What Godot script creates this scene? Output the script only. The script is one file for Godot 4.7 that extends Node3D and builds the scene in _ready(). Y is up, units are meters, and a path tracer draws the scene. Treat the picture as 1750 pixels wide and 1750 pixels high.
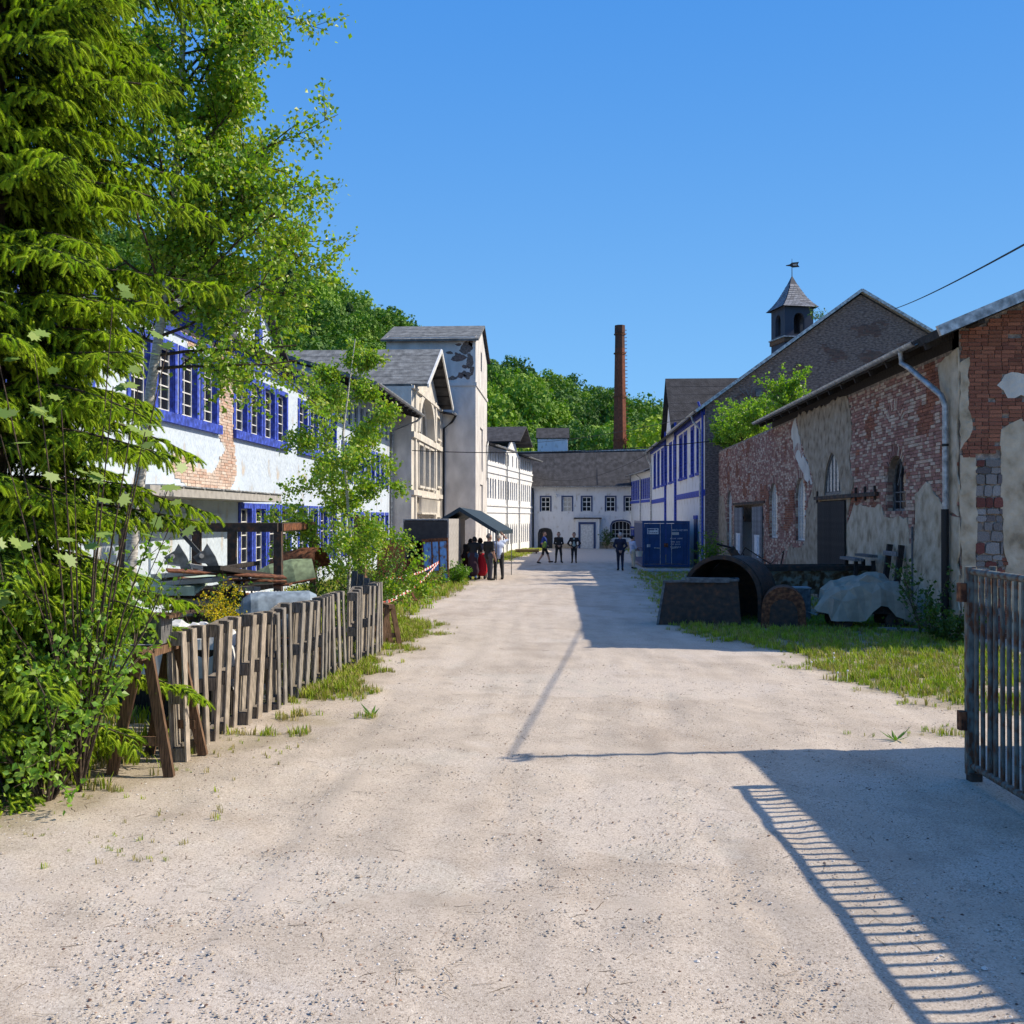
extends Node3D
# A cobbled-together factory yard: street runs along -Z; P(x, y, d) is d metres down the street.
const SLOPE := 0.0075
var M := {}
var T := {}
var rng := RandomNumberGenerator.new()
var taken := {}
var bump_noise := FastNoiseLite.new()


class MB:
	var v := PackedVector3Array()
	var n := PackedVector3Array()
	var c := PackedColorArray()
	var col := Color(1, 1, 1)
	func tri(a: Vector3, b: Vector3, e: Vector3, nn = null) -> void:
		var k := (b - a).cross(e - a)
		if k.length_squared() < 1e-14:
			return
		k = k.normalized()
		if nn != null and k.dot(nn) < 0.0:
			var s := b
			b = e
			e = s
			k = -k
		v.append(a); v.append(e); v.append(b)
		for i in 3:
			n.append(k)
			c.append(col)
	func quad(a: Vector3, b: Vector3, e: Vector3, f: Vector3, nn = null) -> void:
		tri(a, b, e, nn)
		tri(a, e, f, nn)
	func smooth(a: Vector3, b: Vector3, e: Vector3, na: Vector3, nb: Vector3, ne: Vector3) -> void:
		if (b - a).cross(e - a).dot(na + nb + ne) < 0.0:
			var s := b
			b = e
			e = s
			s = nb
			nb = ne
			ne = s
		v.append(a); v.append(e); v.append(b)
		n.append(na); n.append(ne); n.append(nb)
		for i in 3:
			c.append(col)
	func tbox(t: Transform3D, s: Vector3) -> void:
		var h := s * 0.5
		var p := []
		for i in 8:
			p.append(t * Vector3(h.x if i & 1 else -h.x, h.y if i & 2 else -h.y, h.z if i & 4 else -h.z))
		quad(p[0], p[1], p[3], p[2], -t.basis.z)
		quad(p[4], p[5], p[7], p[6], t.basis.z)
		quad(p[0], p[2], p[6], p[4], -t.basis.x)
		quad(p[1], p[3], p[7], p[5], t.basis.x)
		quad(p[0], p[1], p[5], p[4], -t.basis.y)
		quad(p[2], p[3], p[7], p[6], t.basis.y)
	func box(a: Vector3, b: Vector3) -> void:
		tbox(Transform3D(Basis(), (a + b) * 0.5), (b - a).abs())
	func bevel(t: Transform3D, s: Vector3, r := 0.008) -> void:
		# a box with chamfered long edges
		var h := s * 0.5
		var ring := [Vector2(h.x - r, h.z), Vector2(h.x, h.z - r), Vector2(h.x, r - h.z), Vector2(h.x - r, -h.z), Vector2(r - h.x, -h.z), Vector2(-h.x, r - h.z), Vector2(-h.x, h.z - r), Vector2(r - h.x, h.z)]
		for i in 8:
			var a: Vector2 = ring[i]
			var b: Vector2 = ring[(i + 1) % 8]
			var m := (a + b) * 0.5
			quad(t * Vector3(a.x, -h.y, a.y), t * Vector3(b.x, -h.y, b.y), t * Vector3(b.x, h.y, b.y), t * Vector3(a.x, h.y, a.y), t.basis * Vector3(m.x, 0, m.y))
		for i in range(1, 7):
			for e in [-1, 1]:
				tri(t * Vector3(ring[0].x, h.y * e, ring[0].y), t * Vector3(ring[i].x, h.y * e, ring[i].y), t * Vector3(ring[i + 1].x, h.y * e, ring[i + 1].y), t.basis.y * e)
	func bar(a: Vector3, b: Vector3, w := 0.05, h := 0.05) -> void:
		var y := (b - a).normalized()
		var x := y.cross(Vector3(0.01, 1, 0.02) if absf(y.y) < 0.9 else Vector3(0.02, 0.01, 1)).normalized()
		tbox(Transform3D(Basis(x, y, x.cross(y)), (a + b) * 0.5), Vector3(w, a.distance_to(b), h))
	func tube(pts: Array, r0: float, r1: float, sides := 6, caps := true) -> void:
		var rings := []
		var dirs := []
		for i in pts.size():
			var d: Vector3 = (pts[mini(i + 1, pts.size() - 1)] - pts[maxi(i - 1, 0)]).normalized()
			var x := d.cross(Vector3(0.05, 1, 0.08) if absf(d.y) < 0.9 else Vector3(1, 0.05, 0.08)).normalized()
			var y := d.cross(x)
			var r := lerpf(r0, r1, float(i) / maxi(pts.size() - 1, 1))
			var ring := []
			var dr := []
			for k in sides:
				var o := x * cos(TAU * k / sides) + y * sin(TAU * k / sides)
				dr.append(o)
				ring.append(pts[i] + o * r)
			rings.append(ring)
			dirs.append(dr)
		for i in pts.size() - 1:
			for k in sides:
				var j := (k + 1) % sides
				smooth(rings[i][k], rings[i][j], rings[i + 1][j], dirs[i][k], dirs[i][j], dirs[i + 1][j])
				smooth(rings[i][k], rings[i + 1][j], rings[i + 1][k], dirs[i][k], dirs[i + 1][j], dirs[i + 1][k])
		if caps:
			for e in [0, pts.size() - 1]:
				for k in range(1, sides - 1):
					tri(rings[e][0], rings[e][k], rings[e][k + 1], (pts[e] - pts[1 if e == 0 else e - 1]))
	func lathe(t: Transform3D, prof: Array, sides := 20, from := 0.0, to := TAU) -> void:
		# prof: Vector2(radius, height) turned about the local y axis
		for i in prof.size() - 1:
			var a: Vector2 = prof[i]
			var b: Vector2 = prof[i + 1]
			var s := Vector2(b.y - a.y, a.x - b.x).normalized()
			for k in sides:
				var f := lerpf(from, to, float(k) / sides)
				var g := lerpf(from, to, float(k + 1) / sides)
				var df := Vector3(cos(f), 0, sin(f))
				var dg := Vector3(cos(g), 0, sin(g))
				var nf := t.basis * (df * s.x + Vector3(0, s.y, 0))
				var ng := t.basis * (dg * s.x + Vector3(0, s.y, 0))
				var p := t * (df * a.x + Vector3(0, a.y, 0))
				var q := t * (dg * a.x + Vector3(0, a.y, 0))
				var u := t * (dg * b.x + Vector3(0, b.y, 0))
				var w := t * (df * b.x + Vector3(0, b.y, 0))
				smooth(p, q, u, nf, ng, ng)
				smooth(p, u, w, nf, ng, nf)
	func slab(t: Transform3D, pts: PackedVector2Array, lo: float, hi: float) -> void:
		# a polygon in t's xy plane made solid between z = lo and z = hi
		var idx := Geometry2D.triangulate_polygon(pts)
		for i in range(0, idx.size(), 3):
			var a := pts[idx[i]]
			var b := pts[idx[i + 1]]
			var e := pts[idx[i + 2]]
			tri(t * Vector3(a.x, a.y, hi), t * Vector3(b.x, b.y, hi), t * Vector3(e.x, e.y, hi), t.basis.z)
			tri(t * Vector3(a.x, a.y, lo), t * Vector3(b.x, b.y, lo), t * Vector3(e.x, e.y, lo), -t.basis.z)
		var turn := -1.0 if Geometry2D.is_polygon_clockwise(pts) else 1.0
		for i in pts.size():
			var a := pts[i]
			var b := pts[(i + 1) % pts.size()]
			quad(t * Vector3(a.x, a.y, lo), t * Vector3(b.x, b.y, lo), t * Vector3(b.x, b.y, hi), t * Vector3(a.x, a.y, hi), t.basis * Vector3(b.y - a.y, a.x - b.x, 0) * turn)
	func mesh() -> ArrayMesh:
		var arr := []
		arr.resize(Mesh.ARRAY_MAX)
		arr[Mesh.ARRAY_VERTEX] = v
		arr[Mesh.ARRAY_NORMAL] = n
		arr[Mesh.ARRAY_COLOR] = c
		var m := ArrayMesh.new()
		m.add_surface_from_arrays(Mesh.PRIMITIVE_TRIANGLES, arr)
		return m


func P(x: float, y: float, d: float) -> Vector3:
	return Vector3(x, y, -d)


func gh(x: float, d: float) -> float:
	return -SLOPE * maxf(d, 0.0)


func G(x: float, d: float, up := 0.0) -> Vector3:
	return Vector3(x, gh(x, d) + up, -d)


func at(pos: Vector3, turn := 0.0) -> Transform3D:
	return Transform3D(Basis(Vector3.UP, turn), pos)


func numbered(called: String) -> String:
	var k: int = taken.get(called, 0)
	taken[called] = k + 1
	return called if k == 0 else "%s_%03d" % [called, k]


func thing(called: String, label: String, category: String, base := Vector3.ZERO, group := "") -> Node3D:
	var o := Node3D.new()
	o.name = numbered(called)
	add_child(o)
	o.position = base
	tag(o, label, category, group)
	return o


func tag(o: Node, label: String, category := "", group := "", kind := "") -> void:
	o.set_meta("label", label)
	if category:
		o.set_meta("category", category)
	if group:
		o.set_meta("group", group)
	if kind:
		o.set_meta("kind", kind)


# world-space geometry as a part: a direct child of a thing is moved back by the thing's base
func part(mb: MB, called: String, mat: Material, parent: Node3D) -> MeshInstance3D:
	var o := MeshInstance3D.new()
	o.name = called
	o.mesh = mb.mesh()
	o.material_override = mat
	parent.add_child(o, true)
	if parent.get_parent() == self:
		o.position = -parent.position
	return o


# geometry in the parent's own axes
func lpart(mb: MB, called: String, mat: Material, parent: Node3D) -> MeshInstance3D:
	var o := MeshInstance3D.new()
	o.name = called
	o.mesh = mb.mesh()
	o.material_override = mat
	parent.add_child(o, true)
	return o


func structure(mb: MB, called: String, mat: Material, label: String) -> MeshInstance3D:
	var o := MeshInstance3D.new()
	o.name = called
	o.mesh = mb.mesh()
	o.material_override = mat
	add_child(o)
	tag(o, label, "", "", "structure")
	return o


func stuff(called: String, mesh: Mesh, mat: Material, places: Array, colors: Array, label: String, category: String, parent: Node3D = null) -> MultiMeshInstance3D:
	var mm := MultiMesh.new()
	mm.transform_format = MultiMesh.TRANSFORM_3D
	mm.use_colors = colors.size() > 0
	mm.mesh = mesh
	mm.instance_count = places.size()
	for i in places.size():
		mm.set_instance_transform(i, places[i])
		if colors.size():
			mm.set_instance_color(i, colors[i])
	var o := MultiMeshInstance3D.new()
	o.multimesh = mm
	o.material_override = mat
	if parent:
		o.name = called
		parent.add_child(o, true)
		if parent.get_parent() == self:
			o.position = -parent.position
		o.set_meta("kind", "stuff")
	else:
		o.name = numbered(called)
		add_child(o)
		tag(o, label, category, "", "stuff")
	return o


func lin(r: float, g: float, b: float) -> Color:
	return Color(r, g, b).linear_to_srgb()


func noise_tex(key: String, kind: int, freq: float, oct: int, lo: float, hi: float, size := 512, normal := 0.0, bias := 0.5) -> Texture2D:
	var f := FastNoiseLite.new()
	f.noise_type = kind as FastNoiseLite.NoiseType
	f.seed = key.hash() % 1000
	f.frequency = freq
	f.fractal_octaves = oct
	if kind == FastNoiseLite.TYPE_CELLULAR:
		f.cellular_return_type = FastNoiseLite.RETURN_CELL_VALUE
	var t := NoiseTexture2D.new()
	t.width = size
	t.height = size
	t.seamless = true
	t.noise = f
	if normal > 0.0:
		t.as_normal_map = true
		t.bump_strength = normal
	else:
		var g := Gradient.new()
		g.offsets = PackedFloat32Array([0.15, bias, 0.85])
		var mid := (lo + hi) * 0.5
		g.colors = PackedColorArray([Color(lo, lo, lo), Color(mid, mid, mid), Color(hi, hi, hi)])
		t.color_ramp = g
	T[key] = t
	return t


func ramp_tex(key: String, freq: float, oct: int, offs: Array, cols: Array, kind := FastNoiseLite.TYPE_SIMPLEX_SMOOTH, size := 512) -> Texture2D:
	var f := FastNoiseLite.new()
	f.noise_type = kind
	f.seed = key.hash() % 1000
	f.frequency = freq
	f.fractal_octaves = oct
	if kind == FastNoiseLite.TYPE_CELLULAR:
		f.cellular_return_type = FastNoiseLite.RETURN_CELL_VALUE
		f.cellular_jitter = 1.0
	var t := NoiseTexture2D.new()
	t.width = size
	t.height = size
	t.seamless = true
	t.noise = f
	var g := Gradient.new()
	g.offsets = PackedFloat32Array(offs)
	var pc := PackedColorArray()
	for k in cols:
		pc.append(k)
	g.colors = pc
	t.color_ramp = g
	T[key] = t
	return t


func mat(key: String, c: Color, rough := 0.85, tex := "", scale := Vector3.ONE, bump := "", bump_scale := 1.0, metal := 0.0) -> StandardMaterial3D:
	var m := StandardMaterial3D.new()
	m.resource_name = key
	m.albedo_color = c
	m.roughness = rough
	m.metallic = metal
	m.metallic_specular = 0.4
	m.vertex_color_use_as_albedo = true
	if tex or bump:
		m.uv1_triplanar = true
		m.uv1_world_triplanar = true
		m.uv1_scale = scale
	if tex:
		m.albedo_texture = T[tex]
	if bump:
		m.normal_enabled = true
		m.normal_texture = T[bump]
		m.normal_scale = bump_scale
	M[key] = m
	return m


func make_materials() -> void:
	var S := FastNoiseLite.TYPE_SIMPLEX_SMOOTH
	noise_tex("fine", S, 0.05, 4, 0.78, 1.0)
	noise_tex("blotch", S, 0.012, 5, 0.62, 1.0)
	noise_tex("soft", S, 0.008, 4, 0.86, 1.0)
	noise_tex("grain", S, 0.02, 4, 0.55, 1.0)
	noise_tex("n_fine", S, 0.06, 4, 0, 1, 512, 5.0)
	noise_tex("n_rough", S, 0.02, 5, 0, 1, 512, 9.0)
	noise_tex("n_wave", S, 0.006, 2, 0, 1, 256, 3.0)
	noise_tex("n_gravel", S, 0.2, 4, 0, 1, 2048, 5.0)
	ramp_tex("gravel", 0.2, 2, [0.0, 0.1, 0.24, 0.5, 0.86, 1.0], [lin(0.12, 0.1, 0.085), lin(0.27, 0.225, 0.185), lin(0.42, 0.36, 0.3), lin(0.49, 0.425, 0.36), lin(0.56, 0.495, 0.425), lin(0.76, 0.71, 0.64)], FastNoiseLite.TYPE_CELLULAR, 2048)
	ramp_tex("white_wall", 0.01, 5, [0.0, 0.16, 0.24, 0.6, 1.0], [lin(0.42, 0.36, 0.29), lin(0.58, 0.57, 0.55), lin(0.67, 0.68, 0.69), lin(0.72, 0.73, 0.74), lin(0.68, 0.7, 0.72)])
	ramp_tex("bluish_wall", 0.008, 5, [0.0, 0.18, 0.28, 0.62, 1.0], [lin(0.5, 0.42, 0.34), lin(0.44, 0.47, 0.51), lin(0.46, 0.535, 0.63), lin(0.51, 0.585, 0.68), lin(0.43, 0.51, 0.63)])
	ramp_tex("grey_wall", 0.009, 5, [0.0, 0.3, 0.5, 0.75, 1.0], [lin(0.22, 0.17, 0.11), lin(0.4, 0.32, 0.22), lin(0.48, 0.39, 0.28), lin(0.54, 0.45, 0.33), lin(0.62, 0.53, 0.4)])
	ramp_tex("dark_plaster", 0.012, 5, [0.0, 0.3, 0.5, 0.75, 1.0], [lin(0.14, 0.105, 0.07), lin(0.27, 0.21, 0.145), lin(0.33, 0.265, 0.19), lin(0.38, 0.31, 0.23), lin(0.46, 0.39, 0.3)])
	ramp_tex("gable", 0.02, 5, [0.0, 0.3, 0.48, 0.7, 1.0], [lin(0.07, 0.055, 0.055), lin(0.12, 0.095, 0.09), lin(0.17, 0.13, 0.115), lin(0.21, 0.165, 0.15), lin(0.31, 0.27, 0.25)])
	ramp_tex("rust", 0.02, 5, [0.0, 0.3, 0.5, 0.7, 1.0], [lin(0.03, 0.016, 0.012), lin(0.08, 0.032, 0.018), lin(0.16, 0.06, 0.03), lin(0.24, 0.1, 0.045), lin(0.34, 0.18, 0.09)])
	ramp_tex("dark_rust", 0.015, 5, [0.0, 0.4, 0.65, 0.85, 1.0], [lin(0.025, 0.022, 0.02), lin(0.05, 0.04, 0.035), lin(0.075, 0.05, 0.038), lin(0.13, 0.06, 0.035), lin(0.2, 0.1, 0.06)])
	ramp_tex("rusty_paint", 0.012, 5, [0.0, 0.34, 0.42, 0.55, 1.0], [lin(0.04, 0.02, 0.013), lin(0.13, 0.055, 0.028), lin(0.09, 0.085, 0.075), lin(0.12, 0.135, 0.125), lin(0.18, 0.21, 0.2)])
	ramp_tex("blue_paint", 0.011, 5, [0.0, 0.3, 0.38, 0.55, 1.0], [lin(0.08, 0.04, 0.03), lin(0.25, 0.16, 0.12), lin(0.14, 0.3, 0.58), lin(0.18, 0.38, 0.72), lin(0.24, 0.46, 0.8)])
	ramp_tex("trough", 0.012, 5, [0.0, 0.3, 0.45, 0.6, 1.0], [lin(0.04, 0.025, 0.018), lin(0.12, 0.06, 0.03), lin(0.2, 0.13, 0.07), lin(0.34, 0.35, 0.3), lin(0.42, 0.46, 0.42)])
	ramp_tex("leaf_var", 0.03, 3, [0.0, 0.5, 1.0], [Color(0.8, 0.8, 0.8), Color(0.95, 0.95, 0.95), Color(1, 1, 1)])
	mat("ground", Color.WHITE, 0.95, "gravel", Vector3(0.25, 0.25, 0.25), "n_gravel", 0.22)
	mat("concrete", lin(0.52, 0.48, 0.43), 0.92, "fine", Vector3(0.9, 0.9, 0.9), "n_fine", 0.25)
	mat("soil", lin(0.16, 0.12, 0.085), 0.95, "blotch", Vector3(0.4, 0.4, 0.4), "n_rough", 0.8)
	mat("hill", lin(0.05, 0.08, 0.02), 0.95, "blotch", Vector3(0.05, 0.05, 0.05))
	mat("pebble", Color.WHITE, 0.9)
	mat("white", Color.WHITE, 0.85, "white_wall", Vector3(0.35, 0.16, 0.35), "n_fine", 0.35)
	mat("bluish", Color.WHITE, 0.85, "bluish_wall", Vector3(0.3, 0.14, 0.3), "n_fine", 0.35)
	mat("grey_wall", Color.WHITE, 0.9, "grey_wall", Vector3(0.42, 0.36, 0.42), "n_rough", 0.5)
	mat("dark_plaster", Color.WHITE, 0.9, "dark_plaster", Vector3(0.42, 0.36, 0.42), "n_rough", 0.6)
	mat("gable", Color.WHITE, 0.95, "gable", Vector3(0.45, 1.1, 0.45), "n_rough", 1.0)
	mat("cream", lin(0.66, 0.62, 0.55), 0.85, "soft", Vector3(0.3, 0.15, 0.3), "n_fine", 0.3)
	mat("tower", lin(0.66, 0.63, 0.6), 0.85, "soft", Vector3(0.2, 0.1, 0.2), "n_fine", 0.3)
	mat("brick", Color.WHITE, 0.9, "fine", Vector3(1.6, 1.6, 1.6), "n_rough", 0.5)
	mat("mortar", lin(0.42, 0.34, 0.28), 0.95, "blotch", Vector3(0.8, 0.8, 0.8), "n_rough", 0.8)
	mat("blue", lin(0.06, 0.11, 0.6), 0.75, "blotch", Vector3(0.9, 0.9, 0.9))
	mat("blue_grey", lin(0.06, 0.09, 0.2), 0.65, "fine", Vector3(0.7, 0.7, 0.7))
	mat("frame_white", lin(0.72, 0.72, 0.7), 0.6, "soft", Vector3(1, 1, 1))
	mat("trim_dark", lin(0.05, 0.05, 0.055), 0.7, "fine")
	mat("glass", lin(0.012, 0.014, 0.018), 0.08)
	M.glass.metallic_specular = 0.25
	mat("pale_reflection", lin(0.7, 0.67, 0.6), 0.35, "blotch", Vector3(2, 2, 2))  # bright panes: reflected light put into the glass colour as a pale tone
	mat("felt", lin(0.075, 0.073, 0.078), 0.9, "blotch", Vector3(0.25, 0.25, 0.25), "n_fine", 0.5)
	mat("felt_light", lin(0.24, 0.25, 0.25), 0.9, "blotch", Vector3(0.25, 0.25, 0.25), "n_fine", 0.5)
	mat("felt_black", lin(0.035, 0.037, 0.042), 0.85, "blotch", Vector3(0.25, 0.25, 0.25), "n_fine", 0.5)
	mat("slate", Color.WHITE, 0.55, "fine", Vector3(1.5, 1.5, 1.5))
	mat("slate_wall", lin(0.055, 0.065, 0.095), 0.6, "fine", Vector3(1, 1, 1))
	mat("zinc", lin(0.6, 0.62, 0.63), 0.4, "blotch", Vector3(0.8, 0.8, 0.8), "", 1.0, 0.35)
	mat("pipe_dark", lin(0.022, 0.022, 0.024), 0.6, "fine")
	mat("wood_grey", Color.WHITE, 0.9, "grain", Vector3(6, 0.5, 6), "n_rough", 0.5)
	mat("wood_dark", lin(0.06, 0.05, 0.045), 0.9, "grain", Vector3(5, 0.5, 5), "n_rough", 0.5)
	mat("wood_brown", lin(0.26, 0.15, 0.085), 0.85, "grain", Vector3(6, 0.5, 6), "n_rough", 0.4)
	mat("rust", Color.WHITE, 0.9, "rust", Vector3(0.9, 0.9, 0.9), "n_rough", 0.5)
	mat("dark_rust", Color.WHITE, 0.85, "dark_rust", Vector3(0.7, 0.7, 0.7), "n_rough", 0.5)
	mat("rusty_paint", Color.WHITE, 0.7, "rusty_paint", Vector3(1.8, 0.9, 1.8), "n_fine", 0.4)
	mat("blue_paint", Color.WHITE, 0.65, "blue_paint", Vector3(0.9, 0.5, 0.9))
	mat("trough", Color.WHITE, 0.8, "trough", Vector3(0.7, 0.7, 0.7), "n_rough", 0.3)
	mat("steel_grey", lin(0.2, 0.21, 0.22), 0.55, "blotch", Vector3(1, 1, 1))
	mat("tank_blue", lin(0.34, 0.42, 0.5), 0.5, "blotch", Vector3(1, 1, 1))
	mat("hull_green", lin(0.26, 0.34, 0.2), 0.7, "blotch", Vector3(1.2, 1.2, 1.2))
	mat("pale_green", lin(0.5, 0.62, 0.5), 0.7, "soft", Vector3(1, 1, 1))
	mat("sheet_white", lin(0.74, 0.74, 0.74), 0.8, "soft", Vector3(1, 1, 1))
	mat("tarp", lin(0.38, 0.33, 0.26), 0.9, "soft", Vector3(1, 1, 1))
	mat("tarp_grey", lin(0.4, 0.385, 0.37), 0.85, "soft", Vector3(1, 1, 1))
	mat("tarp_dark", lin(0.06, 0.06, 0.065), 0.85, "soft", Vector3(1, 1, 1))
	mat("tent", lin(0.025, 0.045, 0.06), 0.7, "soft", Vector3(1, 1, 1))
	mat("container", lin(0.022, 0.07, 0.2), 0.55, "soft", Vector3(0.8, 0.4, 0.8))
	mat("orange_ply", lin(0.5, 0.2, 0.07), 0.8, "grain", Vector3(1, 3, 1))
	mat("tape_red", lin(0.55, 0.08, 0.06), 0.6)
	mat("tape_white", lin(0.75, 0.75, 0.75), 0.6)
	mat("black_metal", lin(0.02, 0.02, 0.02), 0.6)
	mat("brass", lin(0.5, 0.36, 0.1), 0.5)
	mat("cloth", Color.WHITE, 0.9)
	mat("bark_birch", lin(0.72, 0.69, 0.64), 0.9, "blotch", Vector3(2, 5, 2))
	mat("bark", lin(0.13, 0.095, 0.07), 0.95, "grain", Vector3(3, 1, 3), "n_rough", 1.0)
	mat("chimney_brick", Color.WHITE, 0.9, "fine", Vector3(0.6, 1.6, 0.6))
	mat("leaf", Color.WHITE, 0.42)
	M.leaf.backlight_enabled = true
	M.leaf.backlight = Color(0.92, 1.0, 0.4)
	M.leaf.metallic_specular = 0.5
	mat("needle", Color.WHITE, 0.8)
	M.needle.metallic_specular = 0.25
	M.needle.backlight_enabled = true
	M.needle.backlight = Color(0.8, 0.9, 0.3)
	mat("grass", Color.WHITE, 0.7)
	M.grass.backlight_enabled = true
	M.grass.backlight = Color(0.7, 0.8, 0.25)
	mat("far_leaf", Color.WHITE, 0.7)
	M.far_leaf.backlight_enabled = true
	M.far_leaf.backlight = Color(0.6, 0.7, 0.2)


# ---------------------------------------------------------------- walls, windows, bricks
func frame_left(x: float) -> Transform3D:      # wall facing +x: u runs down the street
	return Transform3D(Basis(Vector3(0, 0, -1), Vector3.UP, Vector3(1, 0, 0)), Vector3(x, 0, 0))


func frame_right(x: float) -> Transform3D:     # wall facing -x: u runs down the street (mirrored frame)
	return Transform3D(Basis(Vector3(0, 0, -1), Vector3.UP, Vector3(-1, 0, 0)), Vector3(x, 0, 0))


func frame_front(d: float) -> Transform3D:     # wall facing the camera: u runs right
	return Transform3D(Basis(Vector3(1, 0, 0), Vector3.UP, Vector3(0, 0, 1)), Vector3(0, 0, -d))


func arch_v(h: Array, f: float) -> float:      # height of the opening's top at fraction f of its width
	var rise: float = h[4]
	if rise <= 0.0:
		return h[3]
	var w: float = (h[1] - h[0]) * 0.5
	if rise > w * 1.15:                        # pointed
		var g := 1.0 - absf(f * 2.0 - 1.0)
		return h[3] - rise + rise * sqrt(maxf(0.0, 1.0 - (1.0 - g) * (1.0 - g)))*(0.8 + 0.2 * g)
	return h[3] - rise + rise * sqrt(maxf(0.0, 1.0 - pow(f * 2.0 - 1.0, 2.0)))


# holes: [u0, u1, v0, v1, arch rise]
func wall(mb: MB, t: Transform3D, u0: float, u1: float, v0: float, v1: float, holes: Array, depth := 0.25) -> void:
	var us := [u0, u1]
	var vs := [v0, v1]
	for h in holes:
		us.append_array([h[0], h[1]])
		vs.append_array([h[2], h[3]])
	us.sort()
	vs.sort()
	var nn := t.basis.z
	for j in vs.size() - 1:
		if vs[j + 1] - vs[j] < 1e-5 or vs[j] < v0 - 1e-5 or vs[j + 1] > v1 + 1e-5:
			continue
		var start = null
		for i in us.size() - 1:
			if us[i + 1] - us[i] < 1e-5 or us[i] < u0 - 1e-5 or us[i + 1] > u1 + 1e-5:
				continue
			var um: float = (us[i] + us[i + 1]) * 0.5
			var vm: float = (vs[j] + vs[j + 1]) * 0.5
			var open := false
			for h in holes:
				if um > h[0] and um < h[1] and vm > h[2] and vm < h[3]:
					open = true
			if not open and start == null:
				start = us[i]
			if open and start != null:
				mb.quad(t * Vector3(start, vs[j], 0), t * Vector3(us[i], vs[j], 0), t * Vector3(us[i], vs[j + 1], 0), t * Vector3(start, vs[j + 1], 0), nn)
				start = null
		if start != null:
			mb.quad(t * Vector3(start, vs[j], 0), t * Vector3(u1, vs[j], 0), t * Vector3(u1, vs[j + 1], 0), t * Vector3(start, vs[j + 1], 0), nn)
	for h in holes:
		var n := 1 if h[4] <= 0.0 else 12
		for k in n:
			var fa := float(k) / n
			var fb := float(k + 1) / n
			var ua := lerpf(h[0], h[1], fa)
			var ub := lerpf(h[0], h[1], fb)
			var va := arch_v(h, fa)
			var vb := arch_v(h, fb)
			if h[4] > 0.0:
				mb.quad(t * Vector3(ua, va, 0), t * Vector3(ub, vb, 0), t * Vector3(ub, h[3], 0), t * Vector3(ua, h[3], 0), nn)
			mb.quad(t * Vector3(ua, va, 0), t * Vector3(ub, vb, 0), t * Vector3(ub, vb, -depth), t * Vector3(ua, va, -depth), t.basis * Vector3(0, -1, 0))
		var spring: float = arch_v(h, 0.0)
		mb.quad(t * Vector3(h[0], h[2], 0), t * Vector3(h[0], spring, 0), t * Vector3(h[0], spring, -depth), t * Vector3(h[0], h[2], -depth), t.basis.x)
		mb.quad(t * Vector3(h[1], h[2], 0), t * Vector3(h[1], spring, 0), t * Vector3(h[1], spring, -depth), t * Vector3(h[1], h[2], -depth), -t.basis.x)
		mb.quad(t * Vector3(h[0], h[2], 0), t * Vector3(h[1], h[2], 0), t * Vector3(h[1], h[2], -depth), t * Vector3(h[0], h[2], -depth), t.basis.y)


# a box given in a wall's frame
func wbox(mb: MB, t: Transform3D, u0: float, u1: float, v0: float, v1: float, n0: float, n1: float) -> void:
	mb.tbox(Transform3D(t.basis, t * Vector3((u0 + u1) * 0.5, (v0 + v1) * 0.5, (n0 + n1) * 0.5)), Vector3(u1 - u0, v1 - v0, n1 - n0))


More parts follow.
